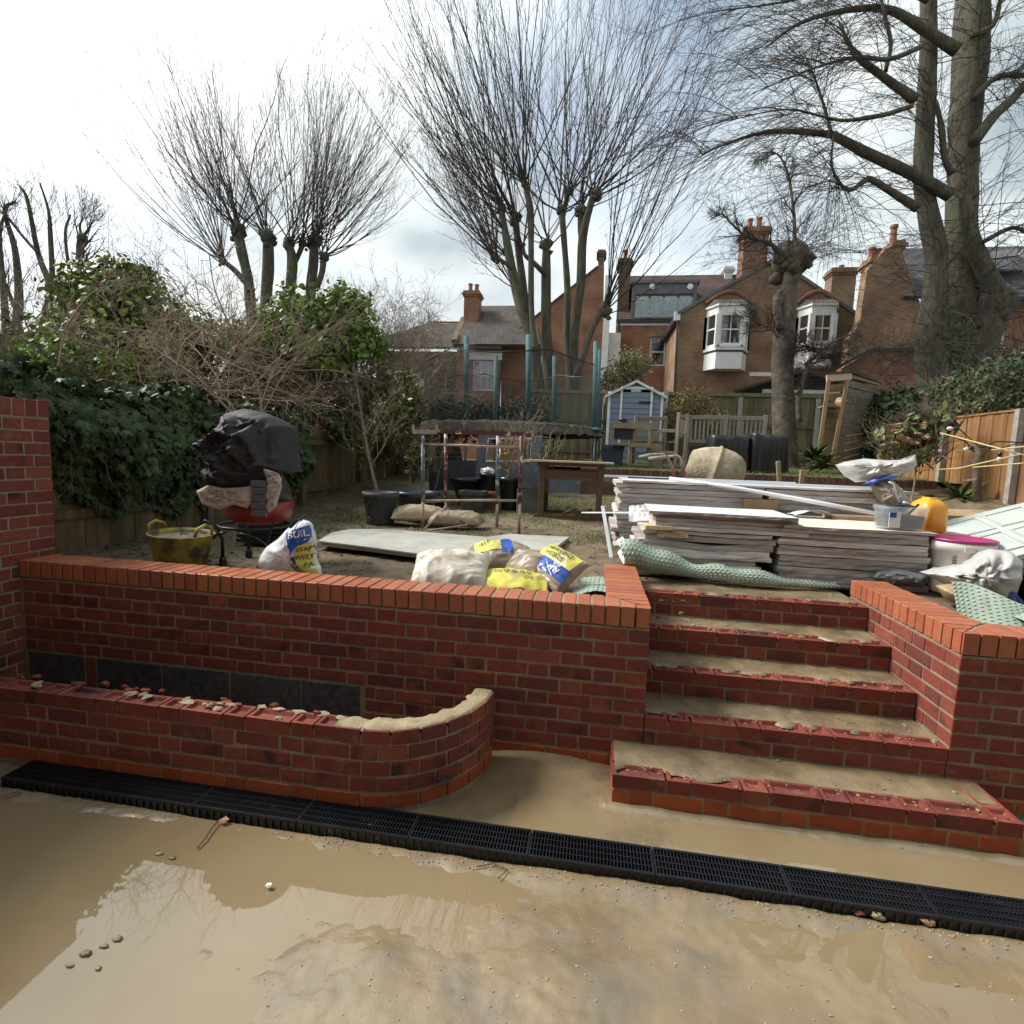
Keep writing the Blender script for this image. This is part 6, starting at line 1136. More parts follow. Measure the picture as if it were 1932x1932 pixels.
pm = MB(); pm.grid(lambda u, v: (tc_.x + (TR + .10 - .34 * v + .04 * mnoise.noise(Vector((u*60, v*4, 1)))) * math.cos(u * 6.2832), tc_.y + (TR + .10 - .34 * v) * math.sin(u * 6.2832), TZ + .07 * math.sin(v * 3.1) + .035 + .045 * mnoise.noise(Vector((u*70, v*5, 3))) - (.10 if v == 0 else 0)), 140, 7).build('edge_pad', M_camo, tp)
for xb, yb, xt, yt, D in ((880, 805, 880, 635, 9.3), (997, 805, 997, 632, 9.0), (1122, 812, 1124, 645, 9.7), (935, 790, 936, 672, 11.7), (1047, 790, 1046, 672, 11.9), (1128, 800, 1130, 660, 10.5)):
    a, b = at(xb, yb, D=D), at(xt, yt, D=D); a.z = min(a.z, TZ + .02); MB().tube([a, b], .045, 10).build('padded_pole', M_teal, tp, smooth=True); MB().tube([Vector((a.x, a.y, 1.1)), a], .022, 8).build('leg', mat('galvanised', (.35, .36, .36), rough=.4, metal=.6), tp, smooth=True); lump(MB(), a + V3(0, -.02, .03), (.13, .11, .04), 3).build('pole_foot_pad', M_teal, tp, smooth=True)
def net_mat():
    m = bpy.data.materials.new('safety_net'); m.use_nodes = True; t = m.node_tree; b = t.nodes['Principled BSDF']; b.inputs['Base Color'].default_value = (.02, .03, .03, 1); b.inputs['Roughness'].default_value = .8; b.inputs['Alpha'].default_value = .30; return m
nz_top = at(997, 660, D=9).z; MB().grid(lambda u, v: (tc_.x + (TR - .05) * math.cos(u * 6.2832), tc_.y + (TR - .05) * math.sin(u * 6.2832), TZ + .05 + (nz_top - TZ - .05 - .10 * abs(math.sin(u * 6.2832 * 3))) * v), 72, 6).build('net', net_mat(), tp, recalc=False); MB().tube([(x, y, nz_top - .10 * abs(math.sin(6.2832 * 3 * i/72))) for i, (x, y, z) in enumerate(circ(TR - .05, 0, 72))], .010, 5).build('net_cord', M_blk, tp)
# grey panels leaning under the trampoline
M_pan = mat('blue_grey_panel', (.135, .155, .18), (.09, .105, .125), rough=.5, scale=5, bump=.15, c3=(.22, .22, .21), s3=14, r3=(.62, .7)); D_ = 8.4; f1 = lambda x, y, D=8.4: at(1200/1.56522 + x * .16535, 1200/1.56522 + y * .16535, D=D)
def panel(label, pts, D, m, th=.02, hole=None, name='grey_panel', cat='panel'):
    P = [f1(x, y, D) for x, y in pts]; mb = MB(); n = len(P)
    if hole:
        H_ = [f1(x, y, D) for x, y in hole]
        for off in (0, th): pass
        vs = [tuple(q + V3(0, o_, 0)) for o_ in (0, th) for q in P + H_]; m8 = 2 * n; fs = []
        for i in range(n): j = (i+1) % n; fs += [(i, j, n + j, n + i), (m8 + i, m8 + n + i, m8 + n + j, m8 + j), (i, m8 + i, m8 + j, j), (n + i, n + j, m8 + n + j, m8 + n + i)]
        mb.add(vs, fs)
    else: mb.add([tuple(q + V3(0, o_, 0)) for o_ in (0, th) for q in P], [tuple(range(n)), tuple(range(2*n-1, n-1, -1))] + [(i, (i+1) % n, (i+1) % n + n, i + n) for i in range(n)])
    return tag(mb.build(name, m), label, cat)
panel('tall blue grey panel with a square hole leaning under the trampoline', [(820, 330), (1550, 325), (1500, 1000), (770, 1000)], 8.6, M_pan, .025, [(935, 370), (1430, 370), (1410, 630), (905, 630)]); hm = MB(); HQ = [f1(x, y, 8.585) for x, y in ((935, 370), (1430, 370), (1410, 630), (905, 630))]; tag(MB().tube(HQ + HQ[:1], .008, 4).build('white_trim', M_white), 'thin white trim round the hole of the tall grey panel', 'trim')
panel('dark speckled panel standing left behind the pots', [(255, 615), (800, 615), (775, 960), (260, 960)], 8.2, mat('dark_speckled_panel', (.035, .042, .05), (.02, .025, .03), rough=.5, scale=8, bump=.1, c3=(.25, .26, .27), s3=40, r3=(.66, .72))); panel('blue grey panel standing behind the work table', [(1540, 775), (1990, 775), (1985, 985), (1535, 985)], 8.3, M_pan)
p = f1(470, 610, 8.9); cb_ = thing('black_compost_bin', 'black ridged compost bin under the trampoline', 'bin', (p.x, p.y, p.z))
for i in range(4): MB().lathe([(.30 - .022*i, 0), (.285 - .022*i, .065), (.27 - .022*i, .07)], 4, Matrix.Translation((p.x, p.y, p.z - .02 + i * .075)) @ Matrix.Rotation(math.pi/4, 4, 'Z')).build('tier', M_blk, cb_)
# ------------------------------------------------------------------ plasterboard stacks on the landing
M_pb = mat('plasterboard_edge', (.56, .51, .475), (.34, .30, .28), rough=.85, scale=5, stretch=(.6, 1, 9), bump=.3, bscale=30, ov=.34); M_pbw = mat('wet_white_paper', (.78, .79, .80), (.66, .68, .70), rough=.35, scale=5, bump=.2, bscale=14, c3=(.45, .46, .48), s3=6, r3=(.58, .72)); M_pbt = mat('cream_board_face', (.72, .66, .54), (.60, .54, .43), rough=.6, scale=5, bump=.1); M_tan = mat('tan_cardboard', (.34, .235, .14), (.25, .17, .10), rough=.8, scale=6)
def board(x0, x1, y0, y1, z, th, m, label, group, seed, warp=.006, rz=0, sag=0, top=None):
    r = random.Random(seed); mb = MB(); nx, ny = 22, 6; j = [r.uniform(-.006, .006) for _ in range(60)]; amp = r.uniform(.2, 1) * warp; ph = r.uniform(0, 6)
    def zz(x, y): return amp * (mnoise.noise(Vector((x * 2.2 + seed * 7.1, y * 2, seed))) ) - sag * math.exp(-((x - (x0*.45 + x1*.55)) / .18)**2) * max(0, 1 - (y - y0) / .5)
    cx, cy = (x0+x1)/2, (y0+y1)/2; c_, s_ = math.cos(rz), math.sin(rz)
    def pt(u, v, t):
        ex = .010 * mnoise.noise(Vector((v * 9, seed * 2.3, t * 40))) * (u in (0, 1)); ey = .009 * mnoise.noise(Vector((u * 14, seed * 1.3, t * 40 + 5))) * (v == 0)
        x, y = x0 + (x1-x0)*u + ex, y0 + (y1-y0)*v + ey; X, Y = cx + (x-cx)*c_ - (y-cy)*s_, cy + (x-cx)*s_ + (y-cy)*c_; return (X, Y, z + t + zz(x, y))
    g = []
    for t in (0, th * .5, th): g.append([[pt(i/nx, k/ny, t) for k in range(ny+1)] for i in range(nx+1)])
    for a in (0, 2): mb.grid(lambda u, v, a=a: g[a][round(u*nx)][round(v*ny)], nx, ny)
    for a in (0, 1):
        rim = [(i, 0) for i in range(nx+1)] + [(nx, k) for k in range(1, ny+1)] + [(i, ny) for i in range(nx-1, -1, -1)] + [(0, k) for k in range(ny-1, 0, -1)]; n = len(rim)
        bul = .004 if a == 0 else 0
        mb.add([g[a][i][k] for i, k in rim] + [g[a+1][i][k] for i, k in rim], [(q, (q+1) % n, (q+1) % n + n, q + n) for q in range(n)])
    me = mb; o = me.build('plasterboard', m); b = bmesh.new(); b.from_mesh(o.data); bmesh.ops.remove_doubles(b, verts=b.verts, dist=.0004); bmesh.ops.recalc_face_normals(b, faces=b.faces)
    if top:
        o.data.materials.append(top)
        for f in b.faces:
            if f.normal.z > .85: f.material_index = 1
    b.to_mesh(o.data); b.free(); o['label'] = label; o['category'] = 'plasterboard'; o['group'] = group; BRD.setdefault(group, []).append(o); return o
zf = .765; z = zf; BRD = {}
ypf = 1.33
for i in range(9):
    th = rnd.choice([.024, .030, .036, .042]); board(.03 + rnd.uniform(-.02, .03) + (.0 if i < 6 else .02), .97 + rnd.uniform(-.03, .03) - (.08 if i < 4 else 0), ypf + rnd.uniform(-.012, .02), 2.15, z, th, M_pb, 'grubby plasterboard sheet in the near left stack', 'near left plasterboard stack', i, .010, sag=.022 if i in (5, 6) else 0); z += th + .004
zl_ = z; z += .004
for i in range(4):
    th = .026; board(.14 + i * .004, 1.20 - i * .02, ypf + .0 + .012*i, 1.95, z, th, M_pb, 'pale plasterboard sheet overhanging on top of the near left stack', 'upper sheets of the near left plasterboard stack', i + 20); z += th + .002
board(.10, 1.12, ypf - .02, 1.92, z + .002, .022, M_pb, 'wet white topmost plasterboard sheet of the near left stack', 'near left top sheet', 31, .012, RAD(-2), top=M_pbw)
z = zf
for i in range(14):
    th = rnd.choice([.026, .032, .040]); 
    if z + th > 1.17: break
    board(1.02 + rnd.uniform(-.015, .015), 1.99 + rnd.uniform(-.02, .02), ypf + .0 + rnd.uniform(-.012, .015), 2.2, z, th, M_pb, 'grubby plasterboard sheet in the near right stack', 'near right plasterboard stack', i + 40, .010); z += th + .004
board(1.03, 2.02, ypf - .01, 2.2, z + .001, .02, M_pb, 'cream topmost board of the near right stack under the tub', 'near right top board', 61, .003, top=M_pbt); ztr = z + .021
z = gz(1, 2.6) - .02; i = 0
while z < 1.36:
    th = rnd.choice([.030, .038, .046]); board(-.10 + rnd.uniform(-.05, .05), 1.17 + rnd.uniform(-.02, .02), 2.32 + rnd.uniform(-.02, .02), 3.3, z, th, M_pb, 'grubby plasterboard sheet in the left half of the long rear stack', 'rear plasterboard stack left half', i + 70); board(1.2 + rnd.uniform(-.02, .02), 2.36 + rnd.uniform(-.04, .04), 2.32 + rnd.uniform(-.02, .02), 3.3, z + .001, th, M_pb, 'grubby plasterboard sheet in the right half of the long rear stack', 'rear plasterboard stack right half', i + 110); z += th + .004; i += 1
board(-.06, 2.40, 2.30, 3.3, z + .006, .018, M_pb, 'wet white top sheet covering the long rear stack', 'rear top sheet', 151, .008, top=M_pbw); zrt = z + .024
for i, (a, b, lab) in enumerate((((.08, 2.2, .18), (.1, 2.9, .06), 'x'),)): pass
tag(MB().add([(-.02, 1.36 + .001, 1.02), (.2, 1.34, 1.04), (.22, 1.315, 1.0), (.02, 1.33, .97)], [(0, 1, 2, 3)]).build('paper_flap', M_tan), 'torn brown paper flap on the left corner of the near left stack', 'paper') if False else None
tag(crumple(MB().grid(lambda u, v: (.16 + .22*u, 1.325 - .02*v, zl_ + .002 - .05*v), 10, 5).build('paper_flap', M_tan), .006, 20), 'torn brown paper flap hanging from the near left stack', 'paper')
tag(MB().box(.07, .27, 1.31, 1.5, zl_ + .001, zl_ + .03).build('timber_offcut', mat('fresh_pine', (.66, .52, .30), (.56, .42, .23), rough=.6, scale=4, stretch=(1, 8, 8)), bevel=.002), 'short fresh pine offcut wedged in the near left stack', 'timber')
tag(crumple(MB().grid(lambda u, v: (-.02 + .16*u, 1.9 - .1*v, 1.22 - .12 * v + .02*u), 8, 6).build('torn_wrapping', M_pbw), .014, 12), 'torn white board wrapping at the left end of the stacks', 'wrapping')
for k in range(3):
    zz_ = .80 + k * .055; tag(crumple(MB().grid(lambda u, v: (-.06 + .05*u - .03*v + .02 * math.sin(k * 2.1), 1.45 + .5*v, zz_ + .04*u), 4, 10).build('paper_edge', M_pbw), .016, 16, k), 'ragged white paper edge at the left end of the near left stack', 'paper', 'ragged paper edges of the stack')
a, b = at(1440, 968, D=4.6), at(1510, 982, D=4.4); tag(crumple(MB().grid(lambda u, v: (1.32 + .3*u, 1.95 + .2*v, ztr + .02 + .05 * math.sin(u * 3) * (1 - v*.5)), 12, 8).build('printed_paper', M_pbw), .01, 9), 'curled printed paper on the near right stack', 'paper')
tag(MB().box(1.62, 2.05, 2.0, 2.2, ztr + .001, ztr + .03).build('cardboard_strip', M_tan), 'flat brown cardboard strip on the near right stack', 'cardboard'); tag(MB().box(1.0, 1.28, 2.27, 2.315, 1.21, 1.30).build('cardboard_piece', M_tan), 'brown cardboard piece sticking out of the rear stack', 'cardboard')
ORD = ['topmost', 'second', 'third', 'fourth', 'fifth', 'sixth', 'seventh', 'eighth', 'ninth', 'tenth', 'eleventh', 'twelfth', 'thirteenth', 'fourteenth', 'fifteenth', 'sixteenth', 'seventeenth', 'eighteenth', 'nineteenth', 'twentieth']
for g_, nm in (('near left plasterboard stack', 'grubby lower sheets of the near left plasterboard stack'), ('upper sheets of the near left plasterboard stack', 'overhanging upper sheets of the near left plasterboard stack'), ('near right plasterboard stack', 'grubby sheets of the near right plasterboard stack'), ('rear plasterboard stack left half', 'left half of the long rear plasterboard stack'), ('rear plasterboard stack right half', 'right half of the long rear plasterboard stack')):
    for k, o in enumerate(reversed(BRD[g_])): o['label'] = ORD[min(k, 19)] + ' plasterboard from the top in the ' + nm
for g_ in ('near left top sheet', 'near right top board', 'rear top sheet'): del BRD[g_][0]['group']
# metal strips and white trunking
M_zinc = mat('white_plastic_strip', (.76, .78, .80), (.64, .66, .69), rough=.35, scale=4, bump=.05)
def strip_(label, p, q, w, h, m=None, name='metal_strip', cat='strip'): return tag(MB().bar(p, q, w, h).build(name, m or M_zinc), label, cat)
p, q = at(1262, 915, D=4.95), at(1668, 972, D=4.35); p.z = zrt + .03; mid = p.lerp(q, .35); tag(MB().tube([p, mid + V3(0, 0, .015), p.lerp(q, .7) + V3(0, 0, .01), q], [.016, .018, .019, .019], 8).build('white_trunking', M_zinc, smooth=True), 'long white plastic trunking slanting across the board stacks', 'trunking')
strip_('long white strip along the back of the rear stack, left end overhanging', V3(-.22, 2.72, zrt + .018), V3(1.6, 2.85, zrt + .018), .05, .02); strip_('long white strip along the front of the rear stack', V3(.45, 2.5, zrt + .016), V3(2.38, 2.55, zrt + .014), .06, .018); strip_('thin black strip between the white strips on the rear stack', V3(0, 2.62, zrt + .016), V3(2.3, 2.68, zrt + .014), .02, .014, M_blk)
a, b = at(1098, 967, D=4.9), at(1225, 967, D=4.1); strip_('thin white strip poking out left of the near stack', a, b, .012, .012); a, b = at(1137, 955, D=4.9), at(1155, 1022, D=4.6); strip_('short white strip leaning left of the near stack', a, Vector((b.x, b.y, gz(b.x, b.y))), .028, .012)
# plastic tub with tools, yellow can, white bucket
M_clear = mat('cloudy_plastic', (.50, .55, .60), (.40, .44, .48), rough=.3, bump=0, trans=0, alpha=.28); p = at(1711, 992, D=4.05); p.z = ztr + .002; p = V3(1.84, 1.46, ztr + .004)
tsc = .88; tbx = thing('plastic_tub', 'clear plastic tub of black tools on the near right board stack', 'tub', p, RAD(4), local=True)
MB().lathe([(.125, 0), (.13, .01), (.142, .135), (.15, .137), (.15, .165), (.142, .165), (.14, .14), (.122, .012), (0, .012)], 32, squash=6, sy=.75).build('body', M_clear, tbx, smooth=True); MB().lathe([(.118, .014), (.128, .10), (0, .105)], 32, squash=6, sy=.74).build('dark_contents', M_steel, tbx); MB().box(-.135, -.06, -.112, -.108, .02, .125).build('label', M_white, tbx); MB().box(-.135, -.09, -.1145, -.1125, .09, .125).build('blue_print', M_pblue, tbx)
MB().tube([(-.02, -.02, .1), (.02, .0, .19), (.06, .02, .18)], .012, 8).build('tool', M_zinc, tbx, smooth=True); MB().tube([(.05, .0, .1), (.10, -.03, .185)], .008, 8).build('tool', M_steel, tbx); MB().tube([(.0, 0, .15), (-.05, .03, .32), (-.08, .03, .33)], .006, 6).build('tool_wire', M_white, tbx, smooth=True); lump(MB(), (.0, 0, .165), (.10, .06, .02), 5).build('black_rag', M_blk, tbx)
M_or = mat('orange_yellow_plastic', (.78, .36, .015), (.70, .30, .01), rough=.35, scale=5, bump=.05, c3=(.4, .22, .05), s3=12, r3=(.66, .8)); p = V3(2.13, 1.66, ztr - .02)
yc = thing('plastic_can', 'orange yellow plastic can with black cap behind the white bucket', 'can', p, RAD(14), local=True); MB().lathe([(.085, 0), (.095, .01), (.095, .16), (.085, .20), (.05, .235), (.038, .24), (.038, .252), (0, .253)], 32, squash=5).build('body', M_or, yc, smooth=True); MB().lathe([(.034, .25), (.034, .272), (0, .273)], 16).build('cap', M_blk, yc)
strip_('small plank ledge under the orange yellow can', V3(2.03, 1.66, ztr - .035), V3(2.36, 1.69, ztr - .035), .25, .02, M_ply, 'plank', 'plank')
p = V3(2.19, 1.36, gz(2.3, 1.4) + .0); M_wb = mat('dirty_white_plastic', (.68, .66, .62), (.52, .49, .44), rough=.45, scale=5, bump=.05, c3=(.25, .20, .15), s3=5, r3=(.60, .76), stretch=(2, 2, .7)); M_lid = mat('magenta_lid', (.36, .025, .14), (.28, .02, .10), rough=.35, scale=6, bump=.05)
wb = thing('plastic_bucket', 'large dirty white plastic bucket with magenta lid', 'bucket', p, 0, local=True); Hb = ztr - p.z - .03
MB().lathe([(.155, 0), (.16, .01), (.178, Hb - .08), (.19, Hb - .08), (.19, Hb - .012), (.182, Hb - .012), (.18, Hb - .03), (0, Hb - .03)], 40).build('body', M_wb, wb, smooth=True); MB().lathe([(.193, Hb - .016), (.197, Hb), (.185, Hb + .006), (.178, Hb - .004), (0, Hb - .004)], 40).build('lid', M_lid, wb, smooth=True)
def on_cyl(a0, z0, rot): 
    c_, s_ = math.cos(rot), math.sin(rot)
    def f(x, y): X, Z = x*c_ - y*s_, x*s_ + y*c_; r = .177; a = a0 + X / r; return (r * math.sin(a), -r * math.cos(a), z0 + Z)
    return f
letters('bcato', .045, mat('bucket_print', (.09, .03, .03), rough=.5, bump=0), wb, on_cyl(-.62, Hb * .60, math.pi/2), 'lettering'); letters('Es', .04, MATS['bucket_print'], wb, on_cyl(.05, Hb * .66, 0)); MB().box(-.09, -.03, -.196, -.188, Hb - .07, Hb - .035).build('handle_lug', M_wb, wb)
# white plastic sheeting and bags
def film(label, pts, D, T_, m, name='plastic_sheet', cat='plastic sheet', wr=.03, seed=0, sc=7, group=None, back=None, flat=.6, c=None):
    cx = sum(x for x, y in pts) / len(pts); by = max(y for x, y in pts); p = at(cx, by, D=D); k = D / FPX; return tag(place(Bulge([((x - cx) * k, (by - y) * k) for x, y in pts], T_, back if back is not None else T_, ((c[0] - cx) * k, (by - c[1]) * k) if c else None, wr, sc, seed, flat).mesh(10, 4).build(name, m, smooth=True), p, (0, 0, RAD(9 if cx < 1300 else -22))), label, cat, group)
M_film2 = mat('milky_plastic', (.54, .53, .50), (.40, .39, .37), rough=.3, scale=5, bump=.3, bscale=22, c3=(.46, .42, .34), s3=5, r3=(.58, .74))
film('milky plastic bag draped on the right end of the rear stack', [(1584, 880), (1600, 873), (1630, 866), (1670, 868), (1696, 866), (1708, 856), (1712, 875), (1705, 888), (1680, 895), (1650, 908), (1620, 912), (1600, 900)], 4.6, .14, M_film2, 'plastic_bag', 'bag', .045, 3, 6)
film('crumpled tan plastic sack slumped below the draped bag', [(1640, 912), (1655, 905), (1672, 900), (1688, 915), (1706, 938), (1712, 950), (1690, 955), (1668, 955), (1655, 940)], 4.55, .10, mat('tan_film', (.40, .34, .27), (.25, .21, .17), rough=.35, scale=8, bump=.3), 'plastic_bag', 'bag', .035, 5, 9); film('blue strip of sack plastic under the draped bag', [(1632, 915), (1650, 902), (1675, 896), (1690, 898), (1660, 908), (1645, 918)], 4.5, .03, M_pblue, 'plastic_strip', 'plastic', .015, 6)
film('big milky plastic sheet heaped beside the white bucket', [(1750, 1090), (1785, 1078), (1815, 1068), (1835, 1040), (1850, 1032), (1880, 1034), (1898, 1050), (1900, 1080), (1892, 1140), (1860, 1128), (1820, 1112), (1790, 1108)], 3.45, .17, M_film2, wr=.065, seed=8, sc=7); film('brown stained fold of plastic under the big milky sheet', [(1775, 1112), (1800, 1105), (1850, 1122), (1890, 1140), (1880, 1150), (1830, 1138), (1790, 1135)], 3.35, .10, mat('ochre_film', (.40, .29, .14), (.22, .15, .08), rough=.35, scale=6, bump=.3), wr=.03, seed=9)
film('black refuse bag at the right edge beyond the plastic sheet', [(1888, 1130), (1890, 1085), (1900, 1062), (1932, 1050), (1990, 1060), (2020, 1100), (2000, 1150), (1930, 1140)], 3.7, .22, mat('black_bin_bag', (.012, .012, .014), rough=.25, scale=6, bump=.3, bscale=18), 'refuse_bag', 'bag', .05, 11, 6); film('blue printed sack on top of the black refuse bag', [(1893, 1075), (1900, 1046), (1925, 1052), (1975, 1070), (1970, 1090), (1920, 1085)], 3.62, .16, mat('blue_print_film', (.62, .64, .70), (.10, .14, .38), rough=.4, scale=16, bump=.2, ramp=(.48, .54)), 'printed_sack', 'sack', .03, 12); film('navy blue bag corner below the milky sheet', [(1886, 1125), (1892, 1110), (1910, 1115), (1922, 1130), (1926, 1142), (1905, 1145), (1890, 1140)], 3.32, .07, mat('navy_film', (.035, .045, .20), rough=.3, bump=.2), 'plastic_bag', 'bag', .02, 13); film('grey plastic scrap tucked behind the right coping', [(1640, 1090), (1655, 1078), (1690, 1072), (1735, 1078), (1735, 1092), (1690, 1098), (1680, 1110), (1655, 1105)], 3.75, .07, mat('grey_film', (.17, .17, .175), (.09, .09, .095), rough=.35, bump=.3), wr=.03, seed=14)
# green dimpled membrane
M_mem = mat('green_membrane', (.34, .42, .34), (.24, .31, .25), rough=.45, scale=5, bump=.1, c3=(.20, .18, .13), s3=4, r3=(.58, .74))
def membrane(label, fn, nu, nv, dim=.006, pu=2.2, pv=2.2):
    def g(u, v):
        p = Vector(fn(u, v)); e1 = .01; du = Vector(fn(min(1, u+e1), v)) - Vector(fn(max(0, u-e1), v)); dv_ = Vector(fn(u, min(1, v+e1))) - Vector(fn(u, max(0, v-e1))); n = du.cross(dv_)
        n = n.normalized() if n.length > 1e-9 else Vector((0, 0, 1)); i, j = round(u*nu), round(v*nv); return tuple(p + n * (dim if (i % 3 == 1 and j % 3 == 1) else 0))
    o = MB().grid(g, nu, nv).build('dimpled_membrane', M_mem, smooth=False, recalc=False); s = o.modifiers.new('thick', 'SOLIDIFY'); s.thickness = .002; return tag(o, label, 'membrane')
LZ = CH + .006
def roll1(u, v):   # rolled from behind the left coping end, along the front of the stacks, tapering flat to the right
    x = -.10 + 1.5 * u; r = (.078 * (1 - u)**1.1 + .018) * (1 + .18 * math.sin(u * 13) + .1 * math.sin(u * 31)); a = -1.2 + 4.6 * v; yc = 1.19 + .06 * u + .03 * math.sin(u * 7); return (x + .02 * math.sin(v * 9), yc - r * math.cos(a) * 1.1, max(LZ, LZ + .01 + r * (1 + math.sin(a)) + (.06 * (1-u)**3 if u < .5 else 0)))
membrane('green dimpled membrane half rolled along the foot of the board stacks', roll1, 150, 42)
def flat1(u, v): x = -.42 + .34*u; y = .52 + .42*v; return (x + .05 * v, y, gz(x, y) + .03 + .05 * math.sin(u * 3.1) * (1 - .6*v) + .02 * math.sin(v*8))
membrane('small piece of green membrane lying beside the leaning sack', flat1, 36, 42)
def flap(u, v): x = W + .36 + .50*u; y = .50 - .05*u + .14 * v * (1 - u); return (x, .62 - .36*u + .10 * v + .02 * math.sin(u * 12), CH + .02 + .20 * v * (1 - .55 * u) * (1 + .1 * math.sin(u*9)))
membrane('green membrane sheet standing behind the right coping', flap, 66, 30)
def flat2(u, v): x = W + .55 + 1.0*u; y = .26 + .34*v; return (x, y, CH + .035 + .09 * math.sin(v * 2.6) * (.6 + .4 * math.sin(u * 5)) + .03 * math.sin(u * 9))
membrane('green and dark dimpled membrane lying behind the right coping corner', flat2, 96, 36, .008); tag(MB().grid(lambda u, v: (W + .5 + 1.2*u, .22 + .5*v, CH + .02 + .02 * mnoise.noise(Vector((u*9, v*9, 2)))), 30, 14).build('soil_heap', MATS['muddy_lawn'], smooth=True), 'bare soil strip behind the right coping', 'soil')
# white panelled door lying on the right, corrugated sheet below it
M_door = mat('mint_white_door', (.46, .50, .46), (.40, .44, .40), rough=.45, scale=6, bump=.08); dd = [at(1745, 992, D=4.6), at(1932, 948, D=4.3), at(2060, 1010, D=3.3), at(1870, 1062, D=3.4)]
def dpt(u, v, h=0): a = dd[0].lerp(dd[1], u); b = dd[3].lerp(dd[2], u); n = (dd[1] - dd[0]).cross(dd[3] - dd[0]).normalized(); n = n if n.z > 0 else -n; return tuple(a.lerp(b, v) + n * h)
dr_ = thing('white_door', 'white panelled door lying tilted on the rubbish at the right edge', 'door', dd[0]); bx8 = [(0, 1, 2, 3), (7, 6, 5, 4), (0, 4, 5, 1), (1, 5, 6, 2), (2, 6, 7, 3), (3, 7, 4, 0)]
MB().add([dpt(*q, -.03) for q in ((0, 0), (1, 0), (1, 1), (0, 1))] + [dpt(*q, 0) for q in ((0, 0), (1, 0), (1, 1), (0, 1))], bx8).build('slab', M_door, dr_)
for u0, u1, v0, v1 in ((.08, .46, .12, .46), (.54, .92, .12, .46), (.08, .46, .56, .9), (.54, .92, .56, .9)):
    MB().tube([dpt(*q, .004) for q in ((u0, v0), (u1, v0), (u1, v1), (u0, v1), (u0, v0))], .012, 4).build('moulding', M_door, dr_); MB().add([dpt(*q, .001) for q in ((u0+.04, v0+.05), (u1-.04, v0+.05), (u1-.04, v1-.05), (u0+.04, v1-.05))] + [dpt(*q, .010) for q in ((u0+.06, v0+.08), (u1-.06, v0+.08), (u1-.06, v1-.08), (u0+.06, v1-.08))], bx8).build('door_panel', M_door, dr_)
ca, cb2 = at(1850, 1062, D=3.75), at(2050, 1100, D=3.2); tag(MB().grid(lambda u, v: (2.45 + 1.1*u, 1.0 + .7*v + .0, CH + .22 + .16*v + .008 * math.sin(v * 120)), 4, 90).build('corrugated_sheet', mat('pale_green_corrugated', (.62, .72, .62), rough=.35, bump=0), recalc=False), 'pale green corrugated plastic sheet under the white door', 'sheet')
tag(MB().box(2.7, 4.7, 3.4, 4.5, 1.0, 1.16).build('chipboard', mat('chipboard', (.40, .29, .15), (.27, .19, .10), rough=.85, scale=16, bump=.2, c3=(.05, .04, .03), s3=7, r3=(.6, .66))), 'weathered chipboard sheet lying behind the yellow can', 'board')
# ------------------------------------------------------------------ terrace things
M_teak = mat('silvered_teak', (.27, .235, .19), (.17, .145, .115), rough=.8, scale=5, stretch=(6, 6, .8), bump=.3, bscale=30, ov=.08); M_pine = mat('weathered_pine', (.30, .24, .13), (.20, .16, .09), rough=.75, scale=5, stretch=(1, 1, 4), bump=.2)
# blue-grey plastic shed
c3d = lambda x, y: (1118 + x*.2645, 383.3 + y*.2645); DS = 12.6
s0, s1 = at(*c3d(95, 1840), D=DS), at(*c3d(462, 1840), D=DS); sx0, sx1, sy = s0.x, s1.x, s0.y; zb0 = tz(sx0, sy) - .02; ze = at(*c3d(95, 1350), D=DS).z; za = at(*c3d(290, 1275), D=DS).z; mx_ = (sx0 + sx1)/2
M_sh = mat('blue_grey_cladding', (.185, .235, .30), (.15, .19, .25), rough=.5, scale=4, stretch=(1, 1, 8), bump=.15); shd = thing('garden_shed', 'small blue grey plastic shed with white trim and double pitched roof', 'shed', (mx_, sy, zb0)); dp_ = 1.6
d0, d1 = at(*c3d(172, 1840), D=DS).x, at(*c3d(395, 1840), D=DS).x; dz = at(*c3d(290, 1340), D=DS).z; n = 13; bh = (ze - zb0) / n
for i in range(n):
    z0, z1 = zb0 + i*bh, zb0 + (i+1)*bh
    for a, b in ((sx0 + .03, d0), (d1, sx1 - .03)): MB().add([(a, sy - .012, z0), (b, sy - .012, z0), (b, sy, z1 - .006), (a, sy, z1 - .006), (a, sy + .03, z0), (b, sy + .03, z0), (b, sy + .03, z1 - .006), (a, sy + .03, z1 - .006)], bx8).build('cladding_board', M_sh, shd)
    if z1 <= dz: MB().add([(d0 + .06, sy - .03, z0), (d1 - .06, sy - .03, z0), (d1 - .06, sy - .018, z1 - .006), (d0 + .06, sy - .018, z1 - .006), (d0 + .06, sy - .001, z0), (d1 - .06, sy - .001, z0), (d1 - .06, sy - .001, z1 - .006), (d0 + .06, sy - .001, z1 - .006)], bx8).build('door_board', M_sh, shd)
MB().prism([(d0, dz), (d1, dz), (d1, ze), (sx1, ze), (mx_, za - .05), (sx0, ze), (d0, ze)], sy + .001, sy + .04).build('gable', M_sh, shd); MB().box(sx0, sx1, sy + .045, sy + dp_, zb0, ze).build('body', M_sh, shd)
for a, b in ((d0, d0 + .05), (d1 - .05, d1)): MB().box(a, b, sy - .05, sy - .002, zb0, dz).build('door_frame', M_white, shd)
MB().box(d0, d1, sy - .05, sy - .002, dz + .001, dz + .06).build('door_frame', M_white, shd)
for a in (sx0, sx1): MB().box(a - .03, a + .03, sy - .02, sy + .04, zb0, ze).build('corner_trim', M_white, shd)
